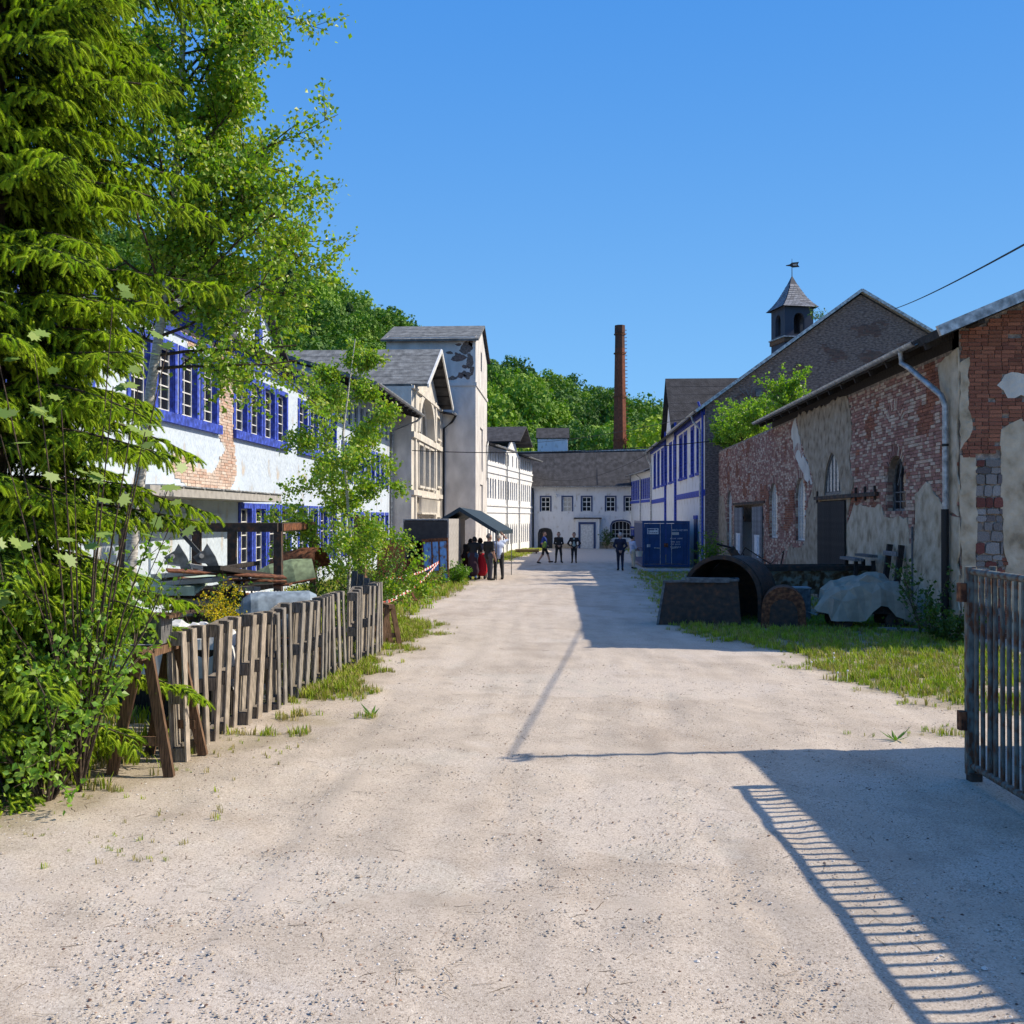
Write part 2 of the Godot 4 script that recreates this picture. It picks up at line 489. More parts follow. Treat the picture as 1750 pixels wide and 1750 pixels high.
# window set into hole h: frame with bars, one pane per light; nu x nv lights
func window(parent: Node3D, t: Transform3D, h: Array, nu: int, nv: int, frame: Material, glass: Material, depth := 0.2, edge := 0.06, barw := 0.03, panes := true) -> MeshInstance3D:
	var mb := MB.new()
	var n1 := -depth + 0.05
	var spring: float = arch_v(h, 0.0)
	wbox(mb, t, h[0], h[0] + edge, h[2], spring, -depth, n1)
	wbox(mb, t, h[1] - edge, h[1], h[2], spring, -depth, n1)
	wbox(mb, t, h[0] + edge, h[1] - edge, h[2], h[2] + edge, -depth, n1)
	if h[4] <= 0.0:
		wbox(mb, t, h[0] + edge, h[1] - edge, h[3] - edge, h[3], -depth, n1)
	else:
		for k in 12:
			var a := t * Vector3(lerpf(h[0], h[1], k / 12.0), arch_v(h, k / 12.0) - edge * 0.4, (n1 - depth) * 0.5)
			var b := t * Vector3(lerpf(h[0], h[1], (k + 1) / 12.0), arch_v(h, (k + 1) / 12.0) - edge * 0.4, (n1 - depth) * 0.5)
			mb.bar(a, b, edge, edge)
	for i in range(1, nu):
		var u := lerpf(h[0], h[1], float(i) / nu)
		wbox(mb, t, u - barw * 0.5, u + barw * 0.5, h[2] + edge, arch_v(h, float(i) / nu) - edge, -depth + 0.005, n1 - 0.008)
	for j in range(1, nv):
		var w := lerpf(h[2], spring if h[4] > 0.0 else h[3], float(j) / nv)
		wbox(mb, t, h[0] + edge, h[1] - edge, w - barw * 0.5, w + barw * 0.5, -depth + 0.008, n1 - 0.011)
	var o := part(mb, "window", frame, parent)
	var pu := nu if panes else 1
	var pv := nv if panes else 1
	for i in pu:
		for j in pv:
			var g := MB.new()
			var ua := lerpf(h[0], h[1], float(i) / pu) + 0.004
			var ub := lerpf(h[0], h[1], float(i + 1) / pu) - 0.004
			var va: float = lerpf(h[2], spring, float(j) / pv) + 0.004
			var vb: float = lerpf(h[2], spring, float(j + 1) / pv) - 0.004
			var k := rng.randf_range(-0.006, 0.006)
			var l := rng.randf_range(-0.006, 0.006)
			var z := -depth + 0.015
			g.quad(t * Vector3(ua, va, z + k), t * Vector3(ub, va, z - k), t * Vector3(ub, vb, z - k + l), t * Vector3(ua, vb, z + k + l), t.basis.z)
			if h[4] > 0.0 and j == pv - 1:
				for s in 6:
					var f := lerpf(float(i) / pu, float(i + 1) / pu, s / 6.0)
					var f2 := lerpf(float(i) / pu, float(i + 1) / pu, (s + 1) / 6.0)
					g.quad(t * Vector3(lerpf(h[0], h[1], f), vb, z), t * Vector3(lerpf(h[0], h[1], f2), vb, z), t * Vector3(lerpf(h[0], h[1], f2), maxf(vb, arch_v(h, f2)), z), t * Vector3(lerpf(h[0], h[1], f), maxf(vb, arch_v(h, f)), z), t.basis.z)
			part(g, "pane", glass, o)
	return o


# painted band round an opening, standing proud of the wall
func surround(parent: Node3D, t: Transform3D, h: Array, w: float, m: Material, proud := 0.03, sill := 0.0, lining := 0.0) -> void:
	var mb := MB.new()
	var spring := arch_v(h, 0.0)
	wbox(mb, t, h[0] - w, h[0], h[2], spring, 0.002, proud)
	wbox(mb, t, h[1], h[1] + w, h[2], spring, 0.002, proud)
	if h[4] <= 0.0:
		wbox(mb, t, h[0] - w, h[1] + w, h[3], h[3] + w, 0.002, proud)
	else:
		for k in 12:
			var fa := k / 12.0
			var fb := (k + 1) / 12.0
			var a := Vector3(lerpf(h[0], h[1], fa), arch_v(h, fa), 0)
			var b := Vector3(lerpf(h[0], h[1], fb), arch_v(h, fb), 0)
			var a2 := Vector3(lerpf(h[0] - w, h[1] + w, fa), arch_v(h, fa) + w * (1.0 if k > 0 else 0.0), 0)
			var b2 := Vector3(lerpf(h[0] - w, h[1] + w, fb), arch_v(h, fb) + w * (1.0 if k < 11 else 0.0), 0)
			var o := Vector3(0, 0, proud)
			mb.quad(t * (a + o), t * (b + o), t * (b2 + o), t * (a2 + o), t.basis.z)
			mb.quad(t * (a2 + o), t * (b2 + o), t * b2, t * a2, t.basis.y)
			mb.quad(t * (a + o), t * (b + o), t * b, t * a, -t.basis.y)
	if lining > 0.0:
		wbox(mb, t, h[0], h[0] + 0.012, h[2], spring, -lining, 0.002)
		wbox(mb, t, h[1] - 0.012, h[1], h[2], spring, -lining, 0.002)
		wbox(mb, t, h[0] + 0.012, h[1] - 0.012, spring - 0.012, spring, -lining, 0.002)
	part(mb, "surround", m, parent)
	if sill > 0.0:
		var s := MB.new()
		wbox(s, t, h[0] - w - 0.03, h[1] + w + 0.03, h[2] - sill, h[2], 0.002, proud + 0.07)
		part(s, "sill", m, parent)


func ragged(pts: Array, step := 0.18, amp := 0.08) -> PackedVector2Array:
	var out := PackedVector2Array()
	for i in pts.size():
		var a: Vector2 = pts[i]
		var b: Vector2 = pts[(i + 1) % pts.size()]
		var n := maxi(1, int(a.distance_to(b) / step))
		var side := (b - a).normalized().orthogonal()
		for k in n:
			out.append(a.lerp(b, float(k) / n) + (side * rng.randf_range(-amp, amp) if k else Vector2.ZERO))
	return out


func brick_color(tone: int) -> Color:
	var r := rng.randf()
	if tone == 2:      # pale, washed with lime and sun
		return Color(0.66, 0.43, 0.32).lerp(Color(0.76, 0.64, 0.55), r) * rng.randf_range(0.8, 1.05)
	if tone == 3:      # grimy, nearly the colour of the render
		return Color(0.2, 0.12, 0.1).lerp(Color(0.15, 0.115, 0.105), r) * rng.randf_range(0.8, 1.2)
	if tone == 1:      # orange-red
		return Color(0.44, 0.17, 0.1).lerp(Color(0.27, 0.1, 0.065), r) * rng.randf_range(0.75, 1.15)
	var c := Color(0.48, 0.25, 0.2).lerp(Color(0.33, 0.16, 0.125), rng.randf())
	if r < 0.4:        # remains of wash on the face
		c = Color(0.72, 0.57, 0.44).lerp(Color(0.58, 0.38, 0.29), rng.randf())
	return c * rng.randf_range(0.8, 1.15)


# courses of bricks in a wall's frame; skip(u, v) says where none shows. The biggest in view are single parts.
func bricks(parent: Node3D, t: Transform3D, u0: float, u1: float, v0: float, v1: float, skip: Callable, tone: Callable, single := 300, proud := 0.012) -> void:
	var list := []
	var course := 0.077
	var eye := Vector3(0, 2.2, 0)
	var j := 0
	while v0 + (j + 1) * course <= v1 + 0.001:
		var u := u0 - (0.06 if j % 2 else 0.19) - rng.randf_range(0.0, 0.05)
		var head := j % 2 == 0
		var k := 0
		while u < u1:
			var w := 0.24 if (head and k % 2 == 0) or (not head and k % 3 != 1) else 0.115
			if rng.randf() < 0.1:
				w = 0.115
			var a := maxf(u, u0)
			var b := minf(u + w, u1)
			if b - a > 0.04:
				var um := (a + b) * 0.5
				var vm := v0 + (j + 0.5) * course
				if not skip.call(um, vm):
					list.append([t * Vector3(um, vm, 0.0), b - a, um, vm])
			u += w + 0.012
			k += 1
		j += 1
	var order := range(list.size())
	if single > 0:
		order.sort_custom(func(p, q): return list[p][0].distance_squared_to(eye) < list[q][0].distance_squared_to(eye))
	var kinds := {}
	var rest := MB.new()
	var n := 0
	for i in order:
		var e: Array = list[i]
		var z := rng.randf_range(-0.006, 0.006) + proud * 0.5
		var size := Vector3(e[1], course - 0.013, proud + 0.03)
		if n < single and (e[1] > 0.23 or e[1] < 0.12 and e[1] > 0.11):
			n += 1
			var tn: int = tone.call(e[2], e[3])
			var key := "%d_%d_%d" % [tn, int(e[1] > 0.2), rng.randi() % 9]
			if not kinds.has(key):
				var mb := MB.new()
				mb.col = brick_color(tn)
				mb.bevel(Transform3D(), size, 0.004)
				kinds[key] = mb.mesh()
			var o := MeshInstance3D.new()
			o.name = "brick"
			o.mesh = kinds[key]
			o.material_override = M.brick
			parent.add_child(o, true)
			var bs := t.basis
			if bs.determinant() < 0.0:
				bs.x = -bs.x
			o.transform = Transform3D(bs * Basis(Vector3(0, 0, 1), rng.randf_range(-0.012, 0.012)), e[0] + t.basis.z * z)
			if parent.get_parent() == self:
				o.position -= parent.position
		else:
			rest.col = brick_color(tone.call(e[2], e[3]))
			var h := Vector3(e[1] * 0.5, (course - 0.013) * 0.5, 0)
			var c: Vector3 = t.affine_inverse() * e[0]
			var f := z + (proud + 0.03) * 0.5
			var q := []
			for s in [[-1, -1], [1, -1], [1, 1], [-1, 1]]:
				q.append(c + Vector3(h.x * s[0], h.y * s[1], 0))
			var o := Vector3(0, 0, f)
			rest.quad(t * (q[0] + o), t * (q[1] + o), t * (q[2] + o), t * (q[3] + o), t.basis.z)
			for s in 4:
				var m: Vector3 = (q[s] + q[(s + 1) % 4]) * 0.5 - c
				rest.quad(t * (q[s] + o), t * (q[(s + 1) % 4] + o), t * q[(s + 1) % 4], t * q[s], t.basis * m)
	if rest.v.size():
		part(rest, "brickwork", M.brick, parent).set_meta("kind", "stuff")


func roof_slab(parent: Node3D, a: Vector3, b: Vector3, c: Vector3, d: Vector3, thick: float, m: Material, called := "roof") -> MeshInstance3D:
	var mb := MB.new()
	var nn := (b - a).cross(c - a).normalized()
	if nn.y < 0.0:
		nn = -nn
	var o := -nn * thick
	mb.quad(a, b, c, d, nn)
	mb.quad(a + o, b + o, c + o, d + o, -nn)
	var q := [a, b, c, d]
	var mid := (a + b + c + d) * 0.25
	for i in 4:
		var e: Vector3 = q[i]
		var f: Vector3 = q[(i + 1) % 4]
		mb.quad(e, f, f + o, e + o, (e + f) * 0.5 - mid)
	return part(mb, called, m, parent)


# overlapping strips of roofing felt on a slope: a..b is the eave, d..c the ridge
func felt_strips(roof: MeshInstance3D, a: Vector3, b: Vector3, c: Vector3, d: Vector3, rows: int, m: Material) -> void:
	var nn := (b - a).cross(c - a).normalized()
	if nn.y < 0.0:
		nn = -nn
	for i in rows:
		var mb := MB.new()
		var f := float(i) / rows
		var g := float(i + 1) / rows
		var wob := rng.randf_range(-0.004, 0.004)
		var p0 := a.lerp(d, f) + nn * 0.016
		var p1 := b.lerp(c, f) + nn * 0.016
		var p2 := b.lerp(c, g + 0.005) + nn * (0.004 + wob * 0.2)
		var p3 := a.lerp(d, g + 0.005) + nn * 0.004
		mb.col = Color(1, 1, 1) * rng.randf_range(0.95, 1.0)
		mb.quad(p0, p1, p2, p3, nn)
		mb.quad(p0, p1, p1 - nn * 0.014, p0 - nn * 0.014, (a - d))
		part(mb, "felt_strip", m, roof)


func gutter(parent: Node3D, a: Vector3, b: Vector3, r := 0.07, m: Material = null) -> void:
	var mb := MB.new()
	var y := (b - a).normalized()
	var x := Vector3(y.z, 0, -y.x).normalized()
	var z := x.cross(y).normalized()
	if z.y < 0:
		z = -z
		x = -x
	var t := Transform3D(Basis(x, y, z), a)
	var len := a.distance_to(b)
	mb.lathe(t, [Vector2(r, 0), Vector2(r, len)], 10, PI, TAU)
	mb.lathe(t, [Vector2(r - 0.008, len), Vector2(r - 0.008, 0)], 10, PI, TAU)
	for k in int(len / 0.9):
		mb.lathe(t, [Vector2(r + 0.006, k * 0.9 + 0.3), Vector2(r + 0.006, k * 0.9 + 0.33)], 8, PI, TAU)
	part(mb, "gutter", m if m else M.zinc, parent)


func downpipe(parent: Node3D, pts: Array, r := 0.05, m: Material = null) -> void:
	var mb := MB.new()
	mb.tube(pts, r, r, 8)
	part(mb, "downpipe", m if m else M.zinc, parent)


func set_camera_and_light() -> void:
	var cam := Camera3D.new()
	cam.name = "camera"
	add_child(cam)
	cam.position = Vector3(0, 2.2, 0)
	cam.rotation = Vector3(atan(9.0 / 1700.0), atan(93.0 / 1700.0), 0)
	cam.fov = rad_to_deg(2.0 * atan(875.0 / 1700.0))
	cam.near = 0.1
	cam.far = 1200.0
	cam.current = true
	var sky := ProceduralSkyMaterial.new()
	sky.sky_top_color = lin(0.032, 0.2, 0.62)
	sky.sky_horizon_color = lin(0.25, 0.54, 0.85)
	sky.sky_curve = 0.2
	sky.ground_bottom_color = lin(0.2, 0.18, 0.15)
	sky.ground_horizon_color = lin(0.3, 0.35, 0.4)
	sky.sun_angle_max = 60.0
	sky.sun_curve = 0.4
	var env := Environment.new()
	env.background_mode = Environment.BG_SKY
	env.sky = Sky.new()
	env.sky.sky_material = sky
	env.tonemap_mode = Environment.TONE_MAPPER_LINEAR
	env.tonemap_exposure = 1.25
	env.sdfgi_enabled = true
	env.ssao_enabled = true
	env.ssil_enabled = true
	var we := WorldEnvironment.new()
	we.name = "environment"
	we.environment = env
	add_child(we)
	var sun := DirectionalLight3D.new()
	sun.name = "sun"
	sun.light_energy = 1.55
	sun.light_color = Color(1.0, 0.95, 0.87)
	sun.light_angular_distance = 0.5
	sun.shadow_enabled = true
	add_child(sun)
	var el := deg_to_rad(41.5)
	var to := Vector3(-0.9865 * cos(el), -sin(el), 0.164 * cos(el))
	sun.look_at_from_position(Vector3.ZERO, to, Vector3.UP)


func patchy(x: float, d: float) -> float:
	return bump_noise.get_noise_2d(x * 10.0, d * 10.0)


# how grassy the yard is at a place, 0..1
func grassy(x: float, d: float) -> float:
	var k := 0.0
	var w := patchy(x * 1.3 + 40.0, d * 1.3) * 0.9
	# right bank, running up to the brick building
	var edge := 3.4 + maxf(0.0, 14.6 - d) * 0.35
	if d > 17.2:
		edge = 3.4 - (d - 17.2) * 0.36
	if d > 22.0:
		edge = 1.9 + (d - 22.0) * 0.04
	if d > 11.6 and d < 49.0 and x < 7.7:
		k = clampf((x - edge) * 1.5 + w, 0.0, 1.0)
		if d < 12.6:
			k *= clampf((d - 11.6) * 1.2 + w, 0.0, 1.0)
		if d > 13.0 and d < 13.9 and x > 5.4:
			k *= 0.25
		if d > 24.0:
			k *= 0.75
	if d > 10.0 and d < 11.3 and x > 2.9 and x < 4.6:
		k = maxf(k, clampf(0.35 - absf(d - 10.6 - w * 0.4) * 1.3 - absf(x - 3.8) * 0.25 + w * 0.5, 0.0, 1.0))
	# left strip along the pallets
	var le := -2.55 + patchy(d * 1.1, 7.0) * 0.6
	if d > 11.9 and d < 22.5 and x > -3.75:
		k = maxf(k, clampf((le - x) * 1.6 + w * 0.8, 0.0, 1.0) * (1.0 if d > 12.4 else 0.5))
	if d > 10.4 and d < 11.7 and x > -3.5 and x < -2.1:
		k = maxf(k, clampf(0.7 - absf(d - 11.05) * 1.1 - absf(x + 2.75) * 0.9 + w, 0.0, 1.0))
	if d >= 22.5 and d < 45.0:
		k = maxf(k, clampf((-3.45 - x + patchy(d, 3.0) * 0.4) * 1.5, 0.0, 1.0))
	if d > 55.0 and d < 90.0:
		var e2 := -3.3 + (d - 60.0) * 0.06
		k = maxf(k, clampf((e2 - x) * 1.5 + w * 0.6, 0.0, 1.0))
		k = maxf(k, clampf((x - 4.6) * 1.2 + w, 0.0, 1.0))
	if d > 4.0 and d < 10.4 and x < -2.4:
		k = maxf(k, clampf((-3.85 + (d - 6.7) * 0.3 - x) * 1.2 + w * 1.3 + 0.25, 0.0, 0.6))
	if x < -3.7 and d < 34.0:
		k = maxf(k, clampf((-3.55 - x) * 1.3 + w * 1.2 - 0.1, 0.0, 0.75))
	return k


func build_ground() -> void:
	var xs := []
	var x := -60.0
	while x < 60.0:
		xs.append(x)
		var ax := absf(x)
		x += 0.09 if ax < 4.2 else (0.2 if ax < 9.0 else (1.0 if ax < 16.0 else 6.0))
	xs.append(60.0)
	var ds := []
	var d := -30.0
	while d < 104.0:
		ds.append(d)
		d += 2.0 if d < 2.0 else (0.07 if d < 8.0 else (0.11 if d < 14.0 else (0.25 if d < 30.0 else (0.6 if d < 60.0 else 2.0))))
	ds.append(110.0)
	ds.append(300.0)
	ds.append(1000.0)
	xs.push_front(-900.0)
	xs.append(900.0)
	var nx: int = xs.size()
	var nd: int = ds.size()
	var vs := PackedVector3Array()
	var cs := PackedColorArray()
	var ns := PackedVector3Array()
	var idx := PackedInt32Array()
	var fine := FastNoiseLite.new()
	fine.seed = 5
	fine.frequency = 0.35
	fine.fractal_octaves = 4
	var hs := PackedFloat32Array()
	for j in nd:
		for i in nx:
			var px: float = xs[i]
			var pd: float = ds[j]
			var y := gh(px, pd)
			var near := pd > 2.0 and pd < 60.0 and absf(px) < 16.0
			var col := Color(1, 1, 1)
			if near:
				y += fine.get_noise_2d(px * 2.0, pd * 2.0) * 0.018 + fine.get_noise_2d(px * 14.0 + 90.0, pd * 14.0) * 0.006
				y += fine.get_noise_2d(px * 7.0 + 300.0 + sin(pd * 0.3) * 1.1, pd * 0.5) * 0.012
				# wheel tracks pressed in the grit
				for tr in [[-0.75, 0.02], [0.75, 0.05], [1.5, -0.06], [-1.7, -0.05]]:
					var c: float = tr[0] + tr[1] * pd + sin(pd * 0.35 + tr[0]) * 0.12
					var e := absf(px - c)
					if e < 0.12 and pd < 14.0:
						y -= 0.012 * (1.0 - e / 0.12) + 0.004 * sin(pd * 50.0 + e * 30.0)
				var g := grassy(px, pd)
				var k := fine.get_noise_2d(px * 0.7 + 11.0, pd * 0.7)
				var tone := 1.0 + k * 0.14 + fine.get_noise_2d(px * 5.0, pd * 5.0) * 0.16 + fine.get_noise_2d(px * 5.0 + 300.0 + sin(pd * 0.3) * 0.8, pd * 0.5) * 0.18
				col = Color(tone, tone * 0.985, tone * 0.96) * 0.93
				# bare concrete coming through
				var m := fine.get_noise_2d(px * 0.55 + 70.0, pd * 0.8 + 31.0) + 0.1 * fine.get_noise_2d(px * 6.0, pd * 6.0)
				if m > 0.34 or (pow((px - 0.55) / 0.75, 2.0) + pow((pd - 7.6) / 0.95, 2.0) + k * 1.4 < 1.0) or (pow((px - 0.6) / 2.6, 4.0) + pow((pd - 13.7) / 0.85, 2.0) + k * 1.6 < 1.0):
					col = Color(1.06, 1.08, 1.08) * tone
					y -= 0.006
				var dirt := clampf(fine.get_noise_2d(px * 1.6 + 3.0, pd * 1.6 - 8.0) * 2.2 - 0.45, 0.0, 1.0)
				col = col.lerp(Color(0.5, 0.44, 0.37), dirt * 0.35)
				col = col.lerp(Color(0.42, 0.4, 0.26), g * 0.75)
			elif pd >= 100.0 or absf(px) >= 16.0:
				col = Color(0.3, 0.4, 0.15)
			vs.append(Vector3(px, y, -pd))
			cs.append(col)
			hs.append(y)
	for j in nd:
		for i in nx:
			var i0 := maxi(i - 1, 0)
			var i1 := mini(i + 1, nx - 1)
			var j0 := maxi(j - 1, 0)
			var j1 := mini(j + 1, nd - 1)
			var a := vs[j * nx + i1] - vs[j * nx + i0]
			var b := vs[j1 * nx + i] - vs[j0 * nx + i]
			ns.append(a.cross(b).normalized())
	for j in nd - 1:
		for i in nx - 1:
			var o := j * nx + i
			idx.append_array([o, o + nx, o + 1, o + 1, o + nx, o + nx + 1])
	var arr := []
	arr.resize(Mesh.ARRAY_MAX)
	arr[Mesh.ARRAY_VERTEX] = vs
	arr[Mesh.ARRAY_NORMAL] = ns
	arr[Mesh.ARRAY_COLOR] = cs
	arr[Mesh.ARRAY_INDEX] = idx
	var m := ArrayMesh.new()
	m.add_surface_from_arrays(Mesh.PRIMITIVE_TRIANGLES, arr)
	var o := MeshInstance3D.new()
	o.name = "ground"
	o.mesh = m
	o.material_override = M.ground
	add_child(o)
	tag(o, "pale gritty yard of sand, gravel and worn concrete between the factory buildings", "", "", "structure")


func build_left_factory() -> void:
	var b := thing("factory_building", "long white factory with bright blue window bands behind the birch", "building", P(-9, -0.3, 25))
	var t := frame_left(-9.0)
	var up := []
	for g in [[13.4, 1.33], [20.05, 1.37], [26.57, 1.33], [33.05, 1.45]]:
		for i in 4:
			up.append([g[0] + g[1] * i, g[0] + g[1] * i + 0.95, 4.6, 6.05, 0.0])
	var low := []
	for g in [[27.0, 1.33], [33.05, 1.45]]:
		for i in 4:
			low.append([g[0] + g[1] * i, g[0] + g[1] * i + 0.95, 0.55, 2.45, 0.0])
	var mb := MB.new()
	wall(mb, t, 11.0, 38.7, -0.6, 6.95, up + low, 0.3)
	mb.quad(P(-9, -0.6, 11), P(-19, -0.6, 11), P(-19, 6.95, 11), P(-9, 6.95, 11), Vector3(0, 0, 1))
	mb.quad(P(-19, -0.6, 11), P(-19, -0.6, 50.4), P(-19, 6.95, 50.4), P(-19, 6.95, 11), Vector3(-1, 0, 0))
	# cross gable
	mb.tri(P(-9, 6.95, 25.5), P(-9, 6.95, 31.5), P(-9, 8.8, 28.45), Vector3(1, 0, 0))
	part(mb, "wall", M.bluish, b)
	for h in up + low:
		window(b, t, h, 2, 5, M.frame_white, M.glass, 0.15, 0.05, 0.03)
		surround(b, t, h, 0.15, M.blue, 0.035, 0.0, 0.1)
	for g in [[13.2, 18.4], [19.85, 25.3], [26.37, 31.7], [32.85, 38.5]]:
		var s := MB.new()
		wbox(s, t, g[0], g[1], 4.34, 4.57, 0.002, 0.12)
		part(s, "sill_band", M.blue, b)
	for y in [6.42, 6.66]:
		var s := MB.new()
		wbox(s, t, 11.0, 38.7, y, y + 0.1, 0.002, 0.05)
		part(s, "cornice_line", M.blue, b)
	gutter(b, P(-8.62, 6.98, 11.0), P(-8.62, 6.98, 25.4), 0.08)
	gutter(b, P(-8.62, 6.98, 31.6), P(-8.62, 6.98, 38.6), 0.08)
	var fas := MB.new()
	fas.box(P(-8.98, 6.8, 11.0), P(-8.72, 6.92, 25.5))
	fas.box(P(-8.98, 6.8, 31.5), P(-8.72, 6.92, 38.7))
	part(fas, "eave_board", M.blue, b)
	roof_slab(b, P(-8.65, 6.98, 10.8), P(-8.65, 6.98, 38.7), P(-14, 8.3, 38.7), P(-14, 8.3, 10.8), 0.1, M.felt)
	roof_slab(b, P(-19.3, 6.98, 10.8), P(-19.3, 6.98, 38.7), P(-14, 8.3, 38.7), P(-14, 8.3, 10.8), 0.1, M.felt)
	var ra := roof_slab(b, P(-8.75, 6.75, 25.3), P(-16, 6.75, 25.3), P(-16, 8.9, 28.45), P(-8.75, 8.9, 28.45), 0.1, M.felt, "gable_roof")
	felt_strips(ra, P(-8.75, 6.75, 25.3), P(-16, 6.75, 25.3), P(-16, 8.9, 28.45), P(-8.75, 8.9, 28.45), 5, M.felt)
	roof_slab(b, P(-8.75, 6.75, 31.6), P(-16, 6.75, 31.6), P(-16, 8.9, 28.45), P(-8.75, 8.9, 28.45), 0.1, M.felt, "gable_roof")
	var fin := MB.new()
	fin.tube([P(-8.9, 6.6, 28.45), P(-8.9, 9.4, 28.45)], 0.06, 0.03, 6)
	wbox(fin, t, 28.3, 28.6, 7.0, 7.7, 0.03, 0.14)
	wbox(fin, t, 27.3, 28.2, 6.95, 7.02, 0.03, 0.1)
	wbox(fin, t, 28.7, 29.6, 6.95, 7.02, 0.03, 0.1)
	part(fin, "finial", M.blue, b)
	# patches where the plaster has come off
	var pk := 0
	for poly in [
		[Vector2(25.33, 6.35), Vector2(26.33, 6.4), Vector2(26.33, 4.6), Vector2(26.5, 4.2), Vector2(26.7, 3.4), Vector2(26.2, 2.95), Vector2(23.2, 2.9), Vector2(22.0, 3.3), Vector2(22.4, 3.7), Vector2(23.4, 3.5), Vector2(24.8, 3.3), Vector2(25.8, 4.0), Vector2(25.4, 4.3), Vector2(25.36, 4.6)],
		[Vector2(22.4, 6.75), Vector2(26.9, 6.72), Vector2(26.5, 6.45), Vector2(23.2, 6.3)]]:
		var r := ragged(poly, 0.15, 0.05)
		var s := MB.new()
		s.slab(t, r, 0.002, 0.006)
		var sheet := part(s, "bare_patch", M.cream, b)
		sheet.set_meta("label", "patch of bare brick where the plaster fell off")
		var lo := Vector2(99, 99)
		var hi := Vector2(-99, -99)
		for q in r:
			lo = lo.min(q)
			hi = hi.max(q)
		bricks(b, t, lo.x, hi.x, lo.y, hi.y, func(u, w): return not Geometry2D.is_point_in_polygon(Vector2(u, w), r), func(_u, _w): return 2, 120 if pk == 0 else 0, 0.006)
		pk += 1
	# concrete door canopy
	var cn := MB.new()
	wbox(cn, t, 18.5, 27.2, 2.62, 2.82, 0.0, 1.1)
	var co := part(cn, "door_canopy", M.tarp_grey, b)
	for k in 7:
		var ln := MB.new()
		wbox(ln, t, 19.0 + k * 1.2, 20.15 + k * 1.2, 2.822, 2.85, 0.0, 1.14)
		part(ln, "canopy_plate", M.zinc, co)
	var dr := MB.new()
	wbox(dr, t, 21.0, 23.2, -0.4, 2.3, 0.005, 0.05)
	wbox(dr, t, 23.3, 25.6, -0.4, 2.3, 0.005, 0.05)
	part(dr, "door", M.bluish, b)
	# second stretch under the deep eaves
	var t2 := frame_left(-9.0)
	var m2 := MB.new()
	var hs := []
	for i in 9:
		hs.append([39.5 + i * 1.2, 40.15 + i * 1.2, 3.6, 5.15, 0.0])
		hs.append([39.5 + i * 1.2, 40.15 + i * 1.2, 0.6, 2.3, 0.0])
		hs.append([39.5 + i * 1.2, 40.15 + i * 1.2, 6.05, 7.0, 0.0])
	wall(m2, t2, 38.7, 50.4, -0.7, 7.6, hs, 0.25)
	m2.quad(P(-9, 6.9, 38.7), P(-14, 6.9, 38.7), P(-14, 9.2, 38.7), P(-9, 7.8, 38.7), Vector3(0, 0, 1))
	part(m2, "wall", M.bluish, b)
	for i in hs.size():
		window(b, t2, hs[i], 1, 3, M.blue if i % 3 < 2 else M.trim_dark, M.glass, 0.15, 0.05, 0.03, false)
		if i % 3 < 2:
			surround(b, t2, hs[i], 0.14, M.blue, 0.03, 0.0, 0.12)
	var r2 := roof_slab(b, P(-7.35, 7.45, 38.3), P(-7.35, 7.45, 50.6), P(-14, 9.5, 50.6), P(-14, 9.5, 38.3), 0.12, M.felt_light)
	felt_strips(r2, P(-7.35, 7.45, 38.3), P(-7.35, 7.45, 50.6), P(-14, 9.5, 50.6), P(-14, 9.5, 38.3), 4, M.felt_light)
	roof_slab(b, P(-19.3, 7.45, 38.3), P(-19.3, 7.45, 50.6), P(-14, 9.5, 50.6), P(-14, 9.5, 38.3), 0.12, M.felt_light)
	gutter(b, P(-7.3, 7.42, 38.3), P(-7.3, 7.42, 50.5), 0.08)
	downpipe(b, [P(-7.35, 7.36, 50.3), P(-7.6, 7.1, 50.3), P(-8.85, 6.6, 50.3), P(-8.9, -0.4, 50.3)], 0.055)
	for k in 10:
		var raft := MB.new()
		raft.bar(P(-7.4, 7.26, 39.0 + k * 1.2), P(-9.0, 7.72, 39.0 + k * 1.2), 0.12, 0.16)
		part(raft, "rafter", M.wood_dark, b)


